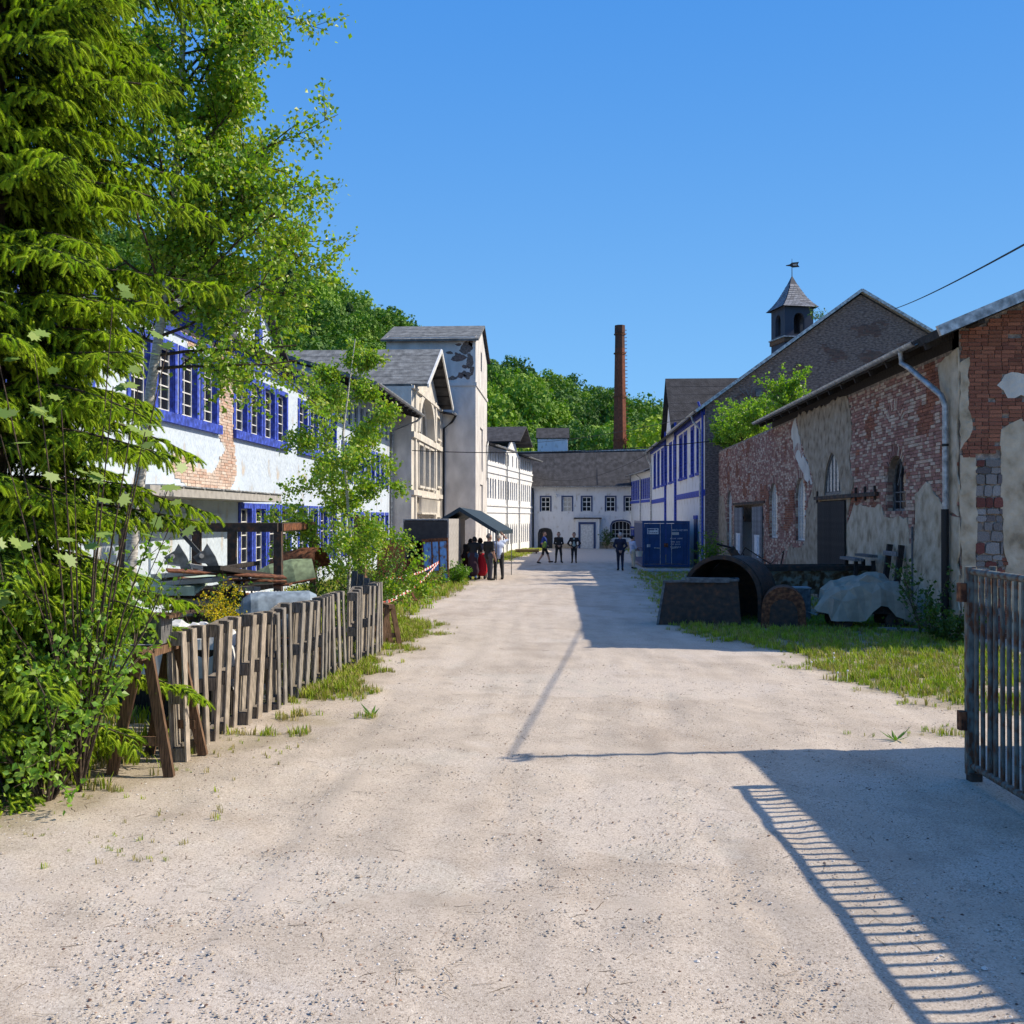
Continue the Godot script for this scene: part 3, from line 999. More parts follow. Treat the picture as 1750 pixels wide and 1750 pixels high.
func build_gable_house() -> void:
	var b := thing("factory_building", "cream factory front with big round arch and steep gable beside the tower", "building", P(-8, -0.5, 56))
	var t := frame_left(-7.9)
	var hs := [[52.9, 58.9, 6.75, 8.95, 2.15], [52.8, 54.4, 3.9, 6.1, 0.0], [55.0, 56.6, 3.9, 6.1, 0.0], [57.2, 58.8, 3.9, 6.1, 0.0], [60.1, 61.6, 4.1, 6.4, 0.0], [60.1, 61.6, 7.0, 8.3, 0.0],
		[52.8, 54.4, 0.4, 2.2, 0.0], [55.0, 56.6, 0.4, 2.2, 0.0], [57.2, 58.8, 0.4, 2.2, 0.0], [60.1, 61.6, 0.4, 2.2, 0.0]]
	var mb := MB.new()
	wall(mb, t, 50.4, 62.5, -0.8, 9.0, hs, 0.55)
	mb.quad(P(-7.9, 9.0, 50.9), P(-7.9, 9.0, 61.6), P(-7.9, 9.0, 61.5), P(-7.9, 11.5, 56.2), Vector3(1, 0, 0))
	mb.quad(P(-7.9, 7.3, 50.4), P(-18, 7.3, 50.4), P(-18, 8.9, 50.4), P(-7.9, 8.9, 50.4), Vector3(0, 0, 1))
	mb.quad(P(-9.05, -0.8, 50.41), P(-7.9, -0.8, 50.41), P(-7.9, 7.3, 50.41), P(-9.05, 7.3, 50.41), Vector3(0, 0, 1))
	part(mb, "wall", M.cream, b)
	window(b, t, hs[0], 3, 3, M.frame_white, M.glass, 0.45, 0.12, 0.1)
	for i in range(1, hs.size()):
		window(b, t, hs[i], 3, 3, M.frame_white, M.glass, 0.4, 0.07, 0.05, false)
		surround(b, t, hs[i], 0.12, M.cream, 0.06, 0.12)
	surround(b, t, hs[0], 0.35, M.cream, 0.1)
	for y in [[6.3, 6.6], [3.35, 3.6], [8.8, 8.95]]:
		var s := MB.new()
		wbox(s, t, 50.4, 52.2 if y[0] > 9.0 else 62.5, y[0], y[1], 0.002, 0.14)
		part(s, "cornice", M.cream, b)
	for u in [51.3, 59.3, 62.1]:
		var s := MB.new()
		wbox(s, t, u, u + 0.35, -0.6, 9.1, 0.002, 0.1)
		part(s, "pilaster", M.cream, b)
	var ra := roof_slab(b, P(-7.1, 9.05, 50.7), P(-18, 9.05, 50.7), P(-18, 11.75, 56.2), P(-7.1, 11.75, 56.2), 0.14, M.felt_light, "gable_roof")
	felt_strips(ra, P(-7.1, 9.05, 50.7), P(-18, 9.05, 50.7), P(-18, 11.75, 56.2), P(-7.1, 11.75, 56.2), 5, M.felt_light)
	roof_slab(b, P(-7.1, 9.05, 61.9), P(-18, 9.05, 61.9), P(-18, 11.75, 56.2), P(-7.1, 11.75, 56.2), 0.14, M.felt, "gable_roof")
	var vg := MB.new()
	vg.bar(P(-7.08, 8.95, 50.65), P(-7.08, 11.65, 56.2), 0.08, 0.22)
	vg.bar(P(-7.08, 8.95, 61.95), P(-7.08, 11.65, 56.2), 0.08, 0.22)
	part(vg, "verge_board", M.frame_white, b)
	var und := MB.new()
	for k in 6:
		und.bar(P(-7.2, 9.2 + k * 0.42, 61.4 - k * 0.95), P(-7.9, 9.2 + k * 0.42, 61.4 - k * 0.95), 0.14, 0.18)
		und.bar(P(-7.2, 9.2 + k * 0.42, 51.2 + k * 0.95), P(-7.9, 9.2 + k * 0.42, 51.2 + k * 0.95), 0.14, 0.18)
	part(und, "purlin", M.wood_dark, b)
	roof_slab(b, P(-6.95, 8.7, 61.9), P(-6.95, 8.7, 62.48), P(-12, 9.6, 62.48), P(-12, 9.6, 61.9), 0.1, M.felt)
	gutter(b, P(-6.95, 8.68, 61.0), P(-6.95, 8.68, 62.45), 0.09)
	downpipe(b, [P(-6.95, 8.6, 62.3), P(-7.2, 8.2, 62.35), P(-7.72, 7.8, 62.38), P(-7.76, -0.5, 62.38)], 0.07, M.pipe_dark)
	for k in 16:
		var s := MB.new()
		wbox(s, t, 52.3 + k * 0.42, 52.48 + k * 0.42, 2.45, 3.25, 0.1, 0.26)
		part(s, "baluster", M.cream, b)
	var rl := MB.new()
	wbox(rl, t, 52.0, 59.0, 3.25, 3.34, 0.06, 0.32)
	wbox(rl, t, 52.0, 59.0, 2.36, 2.45, 0.06, 0.32)
	part(rl, "balcony_rail", M.cream, b)


func build_tower() -> void:
	var b := thing("tower", "tall plain white stair tower with small grey pitched roof", "tower", P(-8.3, -0.5, 67))
	var mb := MB.new()
	var x0 := -11.4
	var x1 := -5.72
	var d0 := 62.5
	var d1 := 71.5
	var ts := frame_left(x1)
	var hs := [[66.3, 67.2, 12.0, 13.3, 0.0], [65.8, 68.0, 5.3, 8.2, 0.0], [65.8, 68.0, 1.6, 4.4, 0.0]]
	wall(mb, ts, d0, d1, -1.0, 13.6, hs, 0.12)
	mb.quad(P(x0, -1, d0), P(x1, -1, d0), P(x1, 13.6, d0), P(x0, 13.6, d0), Vector3(0, 0, 1))
	mb.quad(P(x0, -1, d1), P(x1, -1, d1), P(x1, 13.6, d1), P(x0, 13.6, d1), Vector3(0, 0, -1))
	mb.quad(P(x0, -1, d0), P(x0, -1, d1), P(x0, 13.6, d1), P(x0, 13.6, d0), Vector3(-1, 0, 0))
	mb.tri(P(x1, 13.6, d0), P(x1, 13.6, d1), P(x1, 15.0, 67), Vector3(1, 0, 0))
	mb.tri(P(x0, 13.6, d0), P(x0, 13.6, d1), P(x0, 15.0, 67), Vector3(-1, 0, 0))
	part(mb, "wall", M.tower, b)
	window(b, ts, hs[0], 1, 2, M.trim_dark, M.glass, 0.1, 0.05, 0.03, false)
	var bl := MB.new()
	for h in [hs[1], hs[2]]:
		bl.quad(ts * Vector3(h[0], h[2], -0.1), ts * Vector3(h[1], h[2], -0.1), ts * Vector3(h[1], h[3], -0.1), ts * Vector3(h[0], h[3], -0.1), Vector3(1, 0, 0))
	part(bl, "blind_panel", M.tower, b)
	var cap := MB.new()
	cap.box(P(x0, 10.5, d0 - 0.07), P(x1 + 0.07, 10.72, d0 - 0.002))
	cap.box(P(x1 + 0.002, 10.5, d0 - 0.07), P(x1 + 0.07, 10.72, d1))
	part(cap, "string_course", M.tower, b)
	var a := roof_slab(b, P(x0 - 0.3, 13.4, d0 - 0.4), P(x1 + 0.22, 13.4, d0 - 0.4), P(x1 + 0.22, 15.15, 67), P(x0 - 0.3, 15.15, 67), 0.12, M.felt_light)
	felt_strips(a, P(x0 - 0.3, 13.4, d0 - 0.4), P(x1 + 0.22, 13.4, d0 - 0.4), P(x1 + 0.22, 15.15, 67), P(x0 - 0.3, 15.15, 67), 4, M.felt_light)
	roof_slab(b, P(x0 - 0.3, 13.4, d1 + 0.4), P(x1 + 0.22, 13.4, d1 + 0.4), P(x1 + 0.22, 15.15, 67), P(x0 - 0.3, 15.15, 67), 0.12, M.felt)
	# plaster blown off the top corner
	var t := frame_front(d0)
	for q in [[-6.3, 12.9, 0.55, 0.5], [-6.75, 12.3, 0.6, 0.4], [-6.1, 12.0, 0.3, 0.7], [-6.25, 11.2, 0.45, 0.35], [-7.2, 11.0, 0.45, 0.16], [-6.65, 11.15, 0.4, 0.25], [-7.35, 12.6, 0.3, 0.16], [-6.0, 13.2, 0.2, 0.3], [-6.8, 13.1, 0.28, 0.14], [-5.95, 11.5, 0.2, 0.4], [-7.6, 10.9, 0.3, 0.1], [-6.4, 11.7, 0.3, 0.16]]:
		var pts := []
		for k in 9:
			var f := TAU * k / 9.0
			pts.append(Vector2(q[0] + cos(f) * q[2] * rng.randf_range(0.45, 1.0), q[1] + sin(f) * q[3] * rng.randf_range(0.45, 1.0)))
		var s := MB.new()
		s.col = Color(1.4, 1.1, 0.95) if rng.randf() < 0.4 else Color(1, 0.9, 0.85)
		s.slab(t, ragged(pts, 0.09, 0.05), 0.002, 0.006)
		part(s, "bare_patch", M.gable, b)
	downpipe(b, [P(-5.6, 7.6, 71.2), P(-5.6, 7.3, 70.5), P(-5.62, 6.0, 70.4), P(-5.62, 4.8, 70.4)], 0.05)


func build_far_left() -> void:
	var b := thing("factory_building", "far white factory with rows of dark narrow windows past the tower", "building", P(-4.5, -0.6, 82))
	var o := P(-5.9, 0, 71.5)
	var u := (P(-3.2, 0, 93) - o)
	var len := u.length()
	u = u.normalized()
	var t := Transform3D(Basis(u, Vector3.UP, u.cross(Vector3.UP)), o)
	var hs := []
	for g in [[1.0, 4, 0.95], [5.1, 4, 0.95], [9.3, 5, 0.95], [14.6, 6, 1.05]]:
		for i in g[1]:
			var a: float = g[0] + i * g[2]
			hs.append([a, a + 0.5, 3.6, 5.1, 0.0])
			hs.append([a, a + 0.5, 0.0, 1.7, 0.55])
			if g[0] != 9.3 or i % 2 == 0:
				hs.append([a, a + 0.45, 6.35, 7.3, 0.0])
	var mb := MB.new()
	wall(mb, t, 0.0, len, -1.2, 7.5, hs, 0.3)
	mb.tri(t * Vector3(8.4, 7.5, 0), t * Vector3(14.2, 7.5, 0), t * Vector3(11.3, 9.2, 0), t.basis.z)
	mb.quad(t * Vector3(8.4, 7.5, 0), t * Vector3(8.4, 7.5, -4), t * Vector3(8.4, 7.9, -4), t * Vector3(8.4, 7.9, 0), -t.basis.x)
	part(mb, "wall", M.white, b)
	for h in hs:
		window(b, t, h, 1, 2, M.trim_dark, M.glass, 0.22, 0.04, 0.03, false)
	for y in [[6.05, 6.2], [3.05, 3.2], [2.55, 2.65], [5.5, 5.58]]:
		var s := MB.new()
		wbox(s, t, 0.0, len, y[0], y[1], 0.002, 0.08)
		part(s, "cornice", M.white, b)
	for y in [8.4, 14.2]:
		downpipe(b, [t * Vector3(y, 7.4, 0.1), t * Vector3(y, -0.7, 0.1)], 0.06)
	roof_slab(b, t * Vector3(-0.4, 7.45, 0.9), t * Vector3(8.2, 7.45, 0.9), t * Vector3(8.2, 9.0, -5), t * Vector3(-0.4, 9.0, -5), 0.12, M.felt)
	roof_slab(b, t * Vector3(14.4, 7.45, 0.9), t * Vector3(len + 0.3, 7.45, 0.9), t * Vector3(len + 0.3, 9.0, -5), t * Vector3(14.4, 9.0, -5), 0.12, M.felt)
	roof_slab(b, t * Vector3(8.0, 8.3, 1.2), t * Vector3(8.0, 8.3, -6), t * Vector3(11.3, 9.75, -6), t * Vector3(11.3, 9.75, 1.2), 0.12, M.felt, "gable_roof")
	roof_slab(b, t * Vector3(14.6, 8.3, 1.2), t * Vector3(14.6, 8.3, -6), t * Vector3(11.3, 9.75, -6), t * Vector3(11.3, 9.75, 1.2), 0.12, M.felt, "gable_roof")
	gutter(b, t * Vector3(-0.3, 7.42, 0.95), t * Vector3(8.2, 7.42, 0.95), 0.09)
	gutter(b, t * Vector3(14.4, 7.42, 0.95), t * Vector3(len, 7.42, 0.95), 0.09)


func build_end_house() -> void:
	var b := thing("end_building", "white house with dark felt roof closing off the far end of the yard", "building", P(2, -0.7, 95))
	var t := frame_front(93.0)
	var hs := []
	for x in [-2.36, -0.34, 1.46, 3.69, 5.43]:
		hs.append([x, x + 0.84, 2.74, 4.08, 0.0])
	hs.append([-2.5, -1.45, -0.75, 1.05, 0.35])
	hs.append([4.2, 5.95, 0.25, 1.85, 0.4])
	var mb := MB.new()
	wall(mb, t, -7.0, 10.0, -1.2, 5.1, hs, 0.25)
	mb.quad(P(10, -1.2, 93), P(10, -1.2, 101), P(10, 5.1, 101), P(10, 5.1, 93), Vector3(1, 0, 0))
	part(mb, "wall", M.white, b)
	for i in 5:
		window(b, t, hs[i], 2, 3, M.frame_white, M.pale_reflection if i == 1 else M.glass, 0.1, 0.07, 0.07)
		surround(b, t, hs[i], 0.13, M.blue_grey, 0.04)
	window(b, t, hs[6], 5, 3, M.frame_white, M.glass, 0.15, 0.05, 0.045)
	surround(b, t, hs[6], 0.14, M.blue_grey, 0.04)
	surround(b, t, hs[5], 0.16, M.trim_dark, 0.04)
	var dd := MB.new()
	wbox(dd, t, -2.5, -1.45, -0.75, 1.05, -0.3, -0.24)
	part(dd, "door", M.trim_dark, b)
	var po := MB.new()
	wbox(po, t, 0.85, 3.05, -0.75, 2.05, 0.0, 0.7)
	var porch := part(po, "porch", M.white, b)
	var pr := MB.new()
	wbox(pr, t, 0.7, 3.25, 2.05, 2.17, 0.0, 0.85)
	part(pr, "porch_roof", M.felt, porch)
	var df := MB.new()
	wbox(df, t, 1.1, 1.3, -0.75, 1.55, 0.702, 0.76)
	wbox(df, t, 2.5, 2.7, -0.75, 1.55, 0.702, 0.76)
	wbox(df, t, 1.1, 2.7, 1.55, 1.76, 0.702, 0.76)
	part(df, "door_frame", M.blue_grey, porch)
	for x in [1.31, 1.91]:
		var lf := MB.new()
		wbox(lf, t, x, x + 0.58, -0.7, 1.54, 0.702, 0.73)
		part(lf, "door_leaf", M.frame_white, porch)
	var lamp := MB.new()
	lamp.tube([P(-1.05, 4.05, 92.98), P(-1.05, 4.3, 92.7), P(-0.95, 4.32, 92.6)], 0.03, 0.03, 6)
	lamp.lathe(Transform3D(Basis(), P(-0.92, 4.12, 92.55)), [Vector2(0.16, 0.0), Vector2(0.12, 0.16), Vector2(0.03, 0.22)], 10)
	part(lamp, "wall_lamp", M.frame_white, b)
	var pl := MB.new()
	wbox(pl, t, 3.1, 10.0, -1.0, -0.1, 0.002, 0.06)
	wbox(pl, t, -1.3, 0.8, -1.0, -0.25, 0.002, 0.06)
	part(pl, "plinth", M.grey_wall, b)
	var a := roof_slab(b, P(-7, 5.05, 92.5), P(10.2, 5.15, 92.5), P(10.2, 8.75, 97), P(-7, 8.45, 97), 0.15, M.felt)
	felt_strips(a, P(-7, 5.05, 92.5), P(10.2, 5.15, 92.5), P(10.2, 8.75, 97), P(-7, 8.45, 97), 6, M.felt)
	roof_slab(b, P(-7, 5.05, 101.5), P(10.2, 5.15, 101.5), P(10.2, 8.75, 97), P(-7, 8.45, 97), 0.15, M.felt)
	var rc := MB.new()
	rc.bar(P(-7, 8.5, 97), P(10.2, 8.8, 97), 0.3, 0.12)
	part(rc, "ridge_cap", M.zinc, b)
	gutter(b, P(-4.5, 5.04, 92.4), P(9.0, 5.12, 92.4), 0.11)
	for x in [2.9, 6.0]:
		var s := MB.new()
		s.bar(P(x, 5.22, 92.6), P(x, 8.6, 97), 0.06, 0.06)
		part(s, "lightning_rod", M.pipe_dark, b)
	downpipe(b, [P(-3.15, 4.95, 92.5), P(-3.1, 4.5, 92.85), P(-3.1, -0.6, 92.85)], 0.07, M.pipe_dark)
	# the little white hoist house showing above the ridge
	var k := thing("hoist_house", "small white rooftop house with dark roof left of the chimney", "building", P(-1.4, -0.7, 101))
	var w := MB.new()
	w.box(P(-2.9, -0.75, 103.5), P(0.15, 10.3, 100.4))
	part(w, "wall", M.white, k)
	for x in [-2.85, -1.3]:
		var pn := MB.new()
		pn.box(P(x, 8.0, 100.39), P(x + 1.42, 10.2, 100.34))
		part(pn, "wall_panel", M.white, k)
	roof_slab(k, P(-3.05, 10.2, 100.2), P(0.3, 10.2, 100.2), P(0.3, 11.35, 102), P(-3.05, 11.35, 102), 0.1, M.felt)
	roof_slab(k, P(-3.05, 10.2, 103.8), P(0.3, 10.2, 103.8), P(0.3, 11.35, 102), P(-3.05, 11.35, 102), 0.1, M.felt)


func build_chimney() -> void:
	var b := thing("factory_chimney", "tall tapering red brick factory chimney behind the end house", "chimney", P(6.2, -0.8, 115))
	var mb := MB.new()
	var cen := P(6.15, 0, 115)
	var h := -0.8
	var n := 0
	while h < 24.2:
		var r := lerpf(1.0, 0.56, (h + 0.8) / 25.0)
		if h > 23.2:
			r += 0.06
		for s in 8:
			var a := TAU * (s + 0.5) / 8.0
			var e := TAU * (s + 1.5) / 8.0
			for k in 3:
				var f := lerpf(a, e, 0.0)
				var p := cen + Vector3(cos(a) * r, h, sin(a) * r)
				var q := cen + Vector3(cos(e) * r, h, sin(e) * r)
				var p1 := p.lerp(q, k / 3.0)
				var q1 := p.lerp(q, (k + 1) / 3.0)
				var c := Color(0.3, 0.1, 0.06).lerp(Color(0.19, 0.065, 0.04), rng.randf())
				if h > 21.5:
					c = c.lerp(Color(0.09, 0.06, 0.05), 0.6)
				mb.col = c
				mb.quad(p1, q1, q1 + Vector3(0, 0.22, 0), p1 + Vector3(0, 0.22, 0), Vector3(cos(f + 0.39), 0, sin(f + 0.39)))
		h += 0.22
		n += 1
	part(mb, "shaft", M.chimney_brick, b)
	for y in [23.2, 21.0, 16.0, 11.0]:
		var rr := MB.new()
		rr.lathe(Transform3D(Basis(), cen), [Vector2(lerpf(1.0, 0.56, (y + 0.8) / 25.0) + 0.1, y), Vector2(lerpf(1.0, 0.56, (y + 0.8) / 25.0) + 0.1, y + 0.12)], 16)
		part(rr, "iron_band", M.rust, b)
	for k in 48:
		var y := 4.0 + k * 0.42
		var r := lerpf(1.0, 0.56, (y + 0.8) / 25.0)
		var s := MB.new()
		s.tube([cen + Vector3(r * 0.9, y, -0.2), cen + Vector3(r + 0.2, y, -0.2), cen + Vector3(r + 0.2, y, 0.2), cen + Vector3(r * 0.9, y, 0.2)], 0.02, 0.02, 4)
		part(s, "rung", M.rust, b)


func build_right_blue() -> void:
	var b := thing("factory_building", "white and blue factory on the right with huge bare grey gable end", "building", P(10, -0.4, 60))
	var t := frame_right(6.95)
	var hs := []
	for g in [[52.2, 53.4], [54.6, 55.9], [57.8, 59.2], [60.0, 61.6], [63.7, 65.0], [66.0, 67.6], [69.1, 70.6], [71.6, 73.2], [74.7, 76.3], [77.7, 79.5]]:
		hs.append([g[0] + 0.15, g[1] - 0.15, 4.55, 7.0, 0.0])
	var mb := MB.new()
	wall(mb, t, 50.15, 82.0, -1.2, 7.8, hs, 0.25)
	mb.tri(P(6.93, 7.7, 63.4), P(6.93, 7.7, 69.9), P(6.93, 11.3, 66.9), Vector3(-1, 0, 0))
	mb.quad(P(18.2, -1, 50.2), P(18.2, -1, 82), P(18.2, 11, 82), P(18.2, 11, 50.2), Vector3(1, 0, 0))
	part(mb, "wall", M.white, b)
	for h in hs:
		window(b, t, h, 2, 4, M.blue, M.glass, 0.18, 0.08, 0.05, false)
		surround(b, t, h, 0.2, M.blue, 0.04, 0.14, 0.14)
	for y in [[50.2, 63.3], [69.9, 82.0]]:
		var s := MB.new()
		wbox(s, t, y[0], y[1], 3.28, 3.6, 0.002, 0.05)
		part(s, "blue_band", M.blue, b)
		var s2 := MB.new()
		wbox(s2, t, y[0], y[1], 7.35, 7.6, 0.002, 0.1)
		part(s2, "blue_band", M.blue, b)
	for u in [63.3, 69.7]:
		var s := MB.new()
		wbox(s, t, u, u + 0.3, -0.6, 8.2, 0.002, 0.14)
		part(s, "pilaster", M.blue, b)
	var dr := MB.new()
	wbox(dr, t, 53.2, 54.3, -0.5, 2.1, 0.002, 0.07)
	part(dr, "door", M.blue_grey, b)
	var ds := MB.new()
	wbox(ds, t, 53.1, 54.4, 2.1, 2.3, 0.002, 0.09)
	part(ds, "door_head", M.blue, b)
	var gw := MB.new()
	var tf := frame_front(50.1)
	gw.slab(tf, PackedVector2Array([Vector2(6.93, -1.2), Vector2(18.2, -1.2), Vector2(18.2, 11.0), Vector2(14.56, 13.22), Vector2(6.93, 7.75)]), -0.25, 0.0)
	part(gw, "gable_wall", M.gable, b)
	bricks(b, tf, 8.2, 17.0, 5.8, 12.0, func(u, v): return patchy(u * 0.9, v * 1.4 + 5.0) < 0.22 or v > 7.4 + (u - 6.9) * 0.7 - 0.3 or v > 13.0 - (u - 14.56) * 0.58, func(_u, _v): return 3, 0, 0.004)
	var cop := MB.new()
	cop.bar(P(6.45, 7.5, 50.0), P(14.56, 13.42, 50.0), 0.36, 0.14)
	cop.bar(P(14.56, 13.42, 50.0), P(18.6, 10.95, 50.0), 0.36, 0.14)
	part(cop, "verge_cap", M.zinc, b)
	roof_slab(b, P(6.45, 7.5, 50.2), P(6.45, 7.5, 82.2), P(14.56, 13.36, 82.2), P(14.56, 13.36, 50.2), 0.15, M.felt_black)
	roof_slab(b, P(18.6, 10.9, 50.2), P(18.6, 10.9, 82.2), P(14.56, 13.36, 82.2), P(14.56, 13.36, 50.2), 0.15, M.felt)
	var rg := roof_slab(b, P(6.6, 7.75, 63.2), P(12.5, 7.75, 63.2), P(12.5, 11.45, 66.9), P(6.6, 11.45, 66.9), 0.1, M.felt, "gable_roof")
	felt_strips(rg, P(6.6, 7.75, 63.2), P(12.5, 7.75, 63.2), P(12.5, 11.45, 66.9), P(6.6, 11.45, 66.9), 6, M.felt)
	roof_slab(b, P(6.6, 7.75, 70.2), P(12.5, 7.75, 70.2), P(12.5, 11.45, 66.9), P(6.6, 11.45, 66.9), 0.1, M.felt_black, "gable_roof")
	gutter(b, P(6.4, 7.5, 50.0), P(6.4, 7.5, 63.2), 0.09)
	gutter(b, P(6.4, 7.5, 70.0), P(6.4, 7.5, 82.0), 0.09)
	downpipe(b, [P(6.42, 7.42, 51.6), P(6.5, 7.1, 51.5), P(6.82, 6.7, 51.3), P(6.84, -0.4, 51.3)], 0.06)
	downpipe(b, [P(6.6, 8.0, 50.35), P(6.82, 7.4, 50.35), P(6.82, -0.4, 50.35)], 0.06, M.blue)
	downpipe(b, [P(6.42, 7.42, 81.0), P(6.6, 6.9, 81.2), P(6.84, 6.4, 81.3), P(6.84, -0.5, 81.3)], 0.07)
	var ch := MB.new()
	for k in 3:
		ch.bar(P(9.2 + k * 0.02, 7.9, 49.98), P(9.2 - k * 0.3, 8.6, 49.98), 0.03, 0.03)
	ch.box(P(9.4, 8.2, 50.09), P(9.7, 8.5, 49.9))
	part(ch, "wall_box", M.steel_grey, b)
	# bell turret on the roof behind the gable
	var tu := MB.new()
	var cen := P(13.42, 0, 60)
	var turn := deg_to_rad(14.0)
	var half := 0.9
	for s in 4:
		var rot := Basis(Vector3.UP, turn + s * PI / 2.0)
		var fr := Transform3D(rot, cen + rot * Vector3(0, 0, half))
		wall(tu, fr, -half, half, 10.5, 14.6, [[-0.34, 0.34, 12.95, 14.2, 0.36]], 0.2)
		var ins := Transform3D(rot, cen + rot * Vector3(0, 0, half - 0.2))
		wall(tu, ins, -half + 0.2, half - 0.2, 12.9, 14.6, [[-0.34, 0.34, 12.95, 14.2, 0.36]], 0.0)
	var turret := part(tu, "bell_turret", M.slate_wall, b)
	turret.set_meta("label", "slate bell turret with arched openings and a weather vane")
	var led := MB.new()
	led.tbox(Transform3D(Basis(Vector3.UP, turn), cen + Vector3(0, 12.78, 0)), Vector3(2.05, 0.07, 2.05))
	part(led, "ledge", M.zinc, turret)
	var led2 := MB.new()
	led2.tbox(Transform3D(Basis(Vector3.UP, turn), cen + Vector3(0, 12.6, 0)), Vector3(1.95, 0.26, 1.95))
	part(led2, "base_board", M.wood_brown, turret)
	var bell := MB.new()
	bell.bar(cen + Vector3(-0.5, 13.3, -0.4), cen + Vector3(0.5, 13.0, 0.4), 0.1, 0.12)
	part(bell, "bell_beam", M.wood_brown, turret)
	# bell-cast roof with courses of slates
	var prof := [[1.12, 14.55], [0.86, 14.85], [0.62, 15.2], [0.42, 15.6], [0.24, 16.0], [0.02, 16.55]]
	var core := MB.new()
	var sl := MB.new()
	for i in prof.size() - 1:
		for s in 4:
			var rot := Basis(Vector3.UP, turn + s * PI / 2.0)
			var a: Array = prof[i]
			var e: Array = prof[i + 1]
			core.quad(cen + rot * Vector3(-a[0], a[1], a[0]), cen + rot * Vector3(a[0], a[1], a[0]), cen + rot * Vector3(e[0], e[1], e[0]), cen + rot * Vector3(-e[0], e[1], e[0]), rot * Vector3(0, 0.4, 1))
			if i >= 4:
				continue
			for c in 3:
				var f := c / 3.0
				var f2 := (c + 1.3) / 3.0
				var w0 := lerpf(a[0], e[0], f)
				var w1 := lerpf(a[0], e[0], f2)
				var y0 := lerpf(a[1], e[1], f)
				var y1 := lerpf(a[1], e[1], f2)
				var n := maxi(2, int(w0 * 2.0 / 0.22))
				for k in n:
					var u := lerpf(-1.0, 1.0, (k + 0.02 + (0.4 / n if c % 2 else 0.0)) / n)
					var u2 := minf(1.0, lerpf(-1.0, 1.0, (k + 0.96 + (0.4 / n if c % 2 else 0.0)) / n))
					sl.col = Color(0.2, 0.21, 0.24) * rng.randf_range(0.75, 1.5)
					var z := 0.04
					sl.quad(cen + rot * Vector3(u * w0, y0, w0 + z), cen + rot * Vector3(u2 * w0, y0, w0 + z), cen + rot * Vector3(u2 * w1, y1, w1 + 0.012), cen + rot * Vector3(u * w1, y1, w1 + 0.012), rot * Vector3(0, 0.4, 1))
					sl.quad(cen + rot * Vector3(u * w0, y0, w0 + z), cen + rot * Vector3(u2 * w0, y0, w0 + z), cen + rot * Vector3(u2 * w0, y0 - 0.01, w0), cen + rot * Vector3(u * w0, y0 - 0.01, w0), rot * Vector3(0, -1, 0.2))
	part(core, "spire_roof", M.slate_wall, turret)
	part(sl, "slates", M.slate, turret).set_meta("kind", "stuff")
	var vane := MB.new()
	vane.tube([cen + Vector3(0, 16.4, 0), cen + Vector3(0, 17.6, 0)], 0.03, 0.012, 6)
	vane.slab(Transform3D(Basis(Vector3.UP, 0.2) * Basis(Vector3(0, 0, 1), 0.12), cen + Vector3(0, 17.22, 0)), PackedVector2Array([Vector2(-0.12, 0.06), Vector2(0.0, 0.15), Vector2(0.46, 0.15), Vector2(0.36, 0.0), Vector2(0.46, -0.15), Vector2(0.0, -0.15), Vector2(-0.12, -0.06), Vector2(-0.38, -0.02), Vector2(-0.38, 0.02)]), -0.012, 0.012)
	part(vane, "weather_vane", M.black_metal, turret)
	var vt := MB.new()
	for k in 4:
		vt.tbox(Transform3D(Basis(Vector3.UP, 0.2) * Basis(Vector3(0, 0, 1), 0.12), cen + Vector3(0, 17.22, 0)) * Transform3D(Basis(), Vector3(0.08 + k * 0.065, 0, 0.016)), Vector3(0.035, 0.1, 0.004))
	part(vt, "vane_marks", M.frame_white, turret)
	# narrower stretch reaching to the end house
	var c := thing("factory_annex", "low white annex with blue window slits beyond the container", "building", P(8, -0.5, 87))
	var o := P(6.9, 0, 82.1)
	var ud := (P(6.0, 0, 92.9) - o)
	var len := ud.length()
	ud = ud.normalized()
	var ta := Transform3D(Basis(ud, Vector3.UP, -ud.cross(Vector3.UP)), o)
	var h2 := []
	for i in 11:
		h2.append([0.5 + i * 0.95, 0.95 + i * 0.95, 3.75, 5.4, 0.0])
		h2.append([0.5 + i * 0.95, 0.95 + i * 0.95, -0.2, 1.0, 0.0])
	var wm := MB.new()
	wall(wm, ta, 0.0, len, -1.3, 6.1, h2, 0.2)
	part(wm, "wall", M.white, c)
	for h in h2:
		window(c, ta, h, 1, 2, M.blue, M.glass, 0.14, 0.06, 0.03, false)
		surround(c, ta, h, 0.1, M.blue, 0.03, 0.0, 0.1)
	for y in [[3.45, 3.68], [1.2, 1.35]]:
		var s := MB.new()
		wbox(s, ta, 0.0, len, y[0], y[1], 0.002, 0.1)
		part(s, "blue_band", M.blue, c)
	roof_slab(c, ta * Vector3(-0.2, 6.05, 0.5), ta * Vector3(len, 6.05, 0.5), ta * Vector3(len, 8.0, -5), ta * Vector3(-0.2, 8.0, -5), 0.12, M.felt)
	gutter(c, ta * Vector3(-0.2, 6.02, 0.55), ta * Vector3(len - 0.4, 6.02, 0.55), 0.08)
	downpipe(c, [ta * Vector3(5.0, 5.95, 0.5), ta * Vector3(4.6, 5.6, 0.15), ta * Vector3(4.6, -0.6, 0.12)], 0.06)


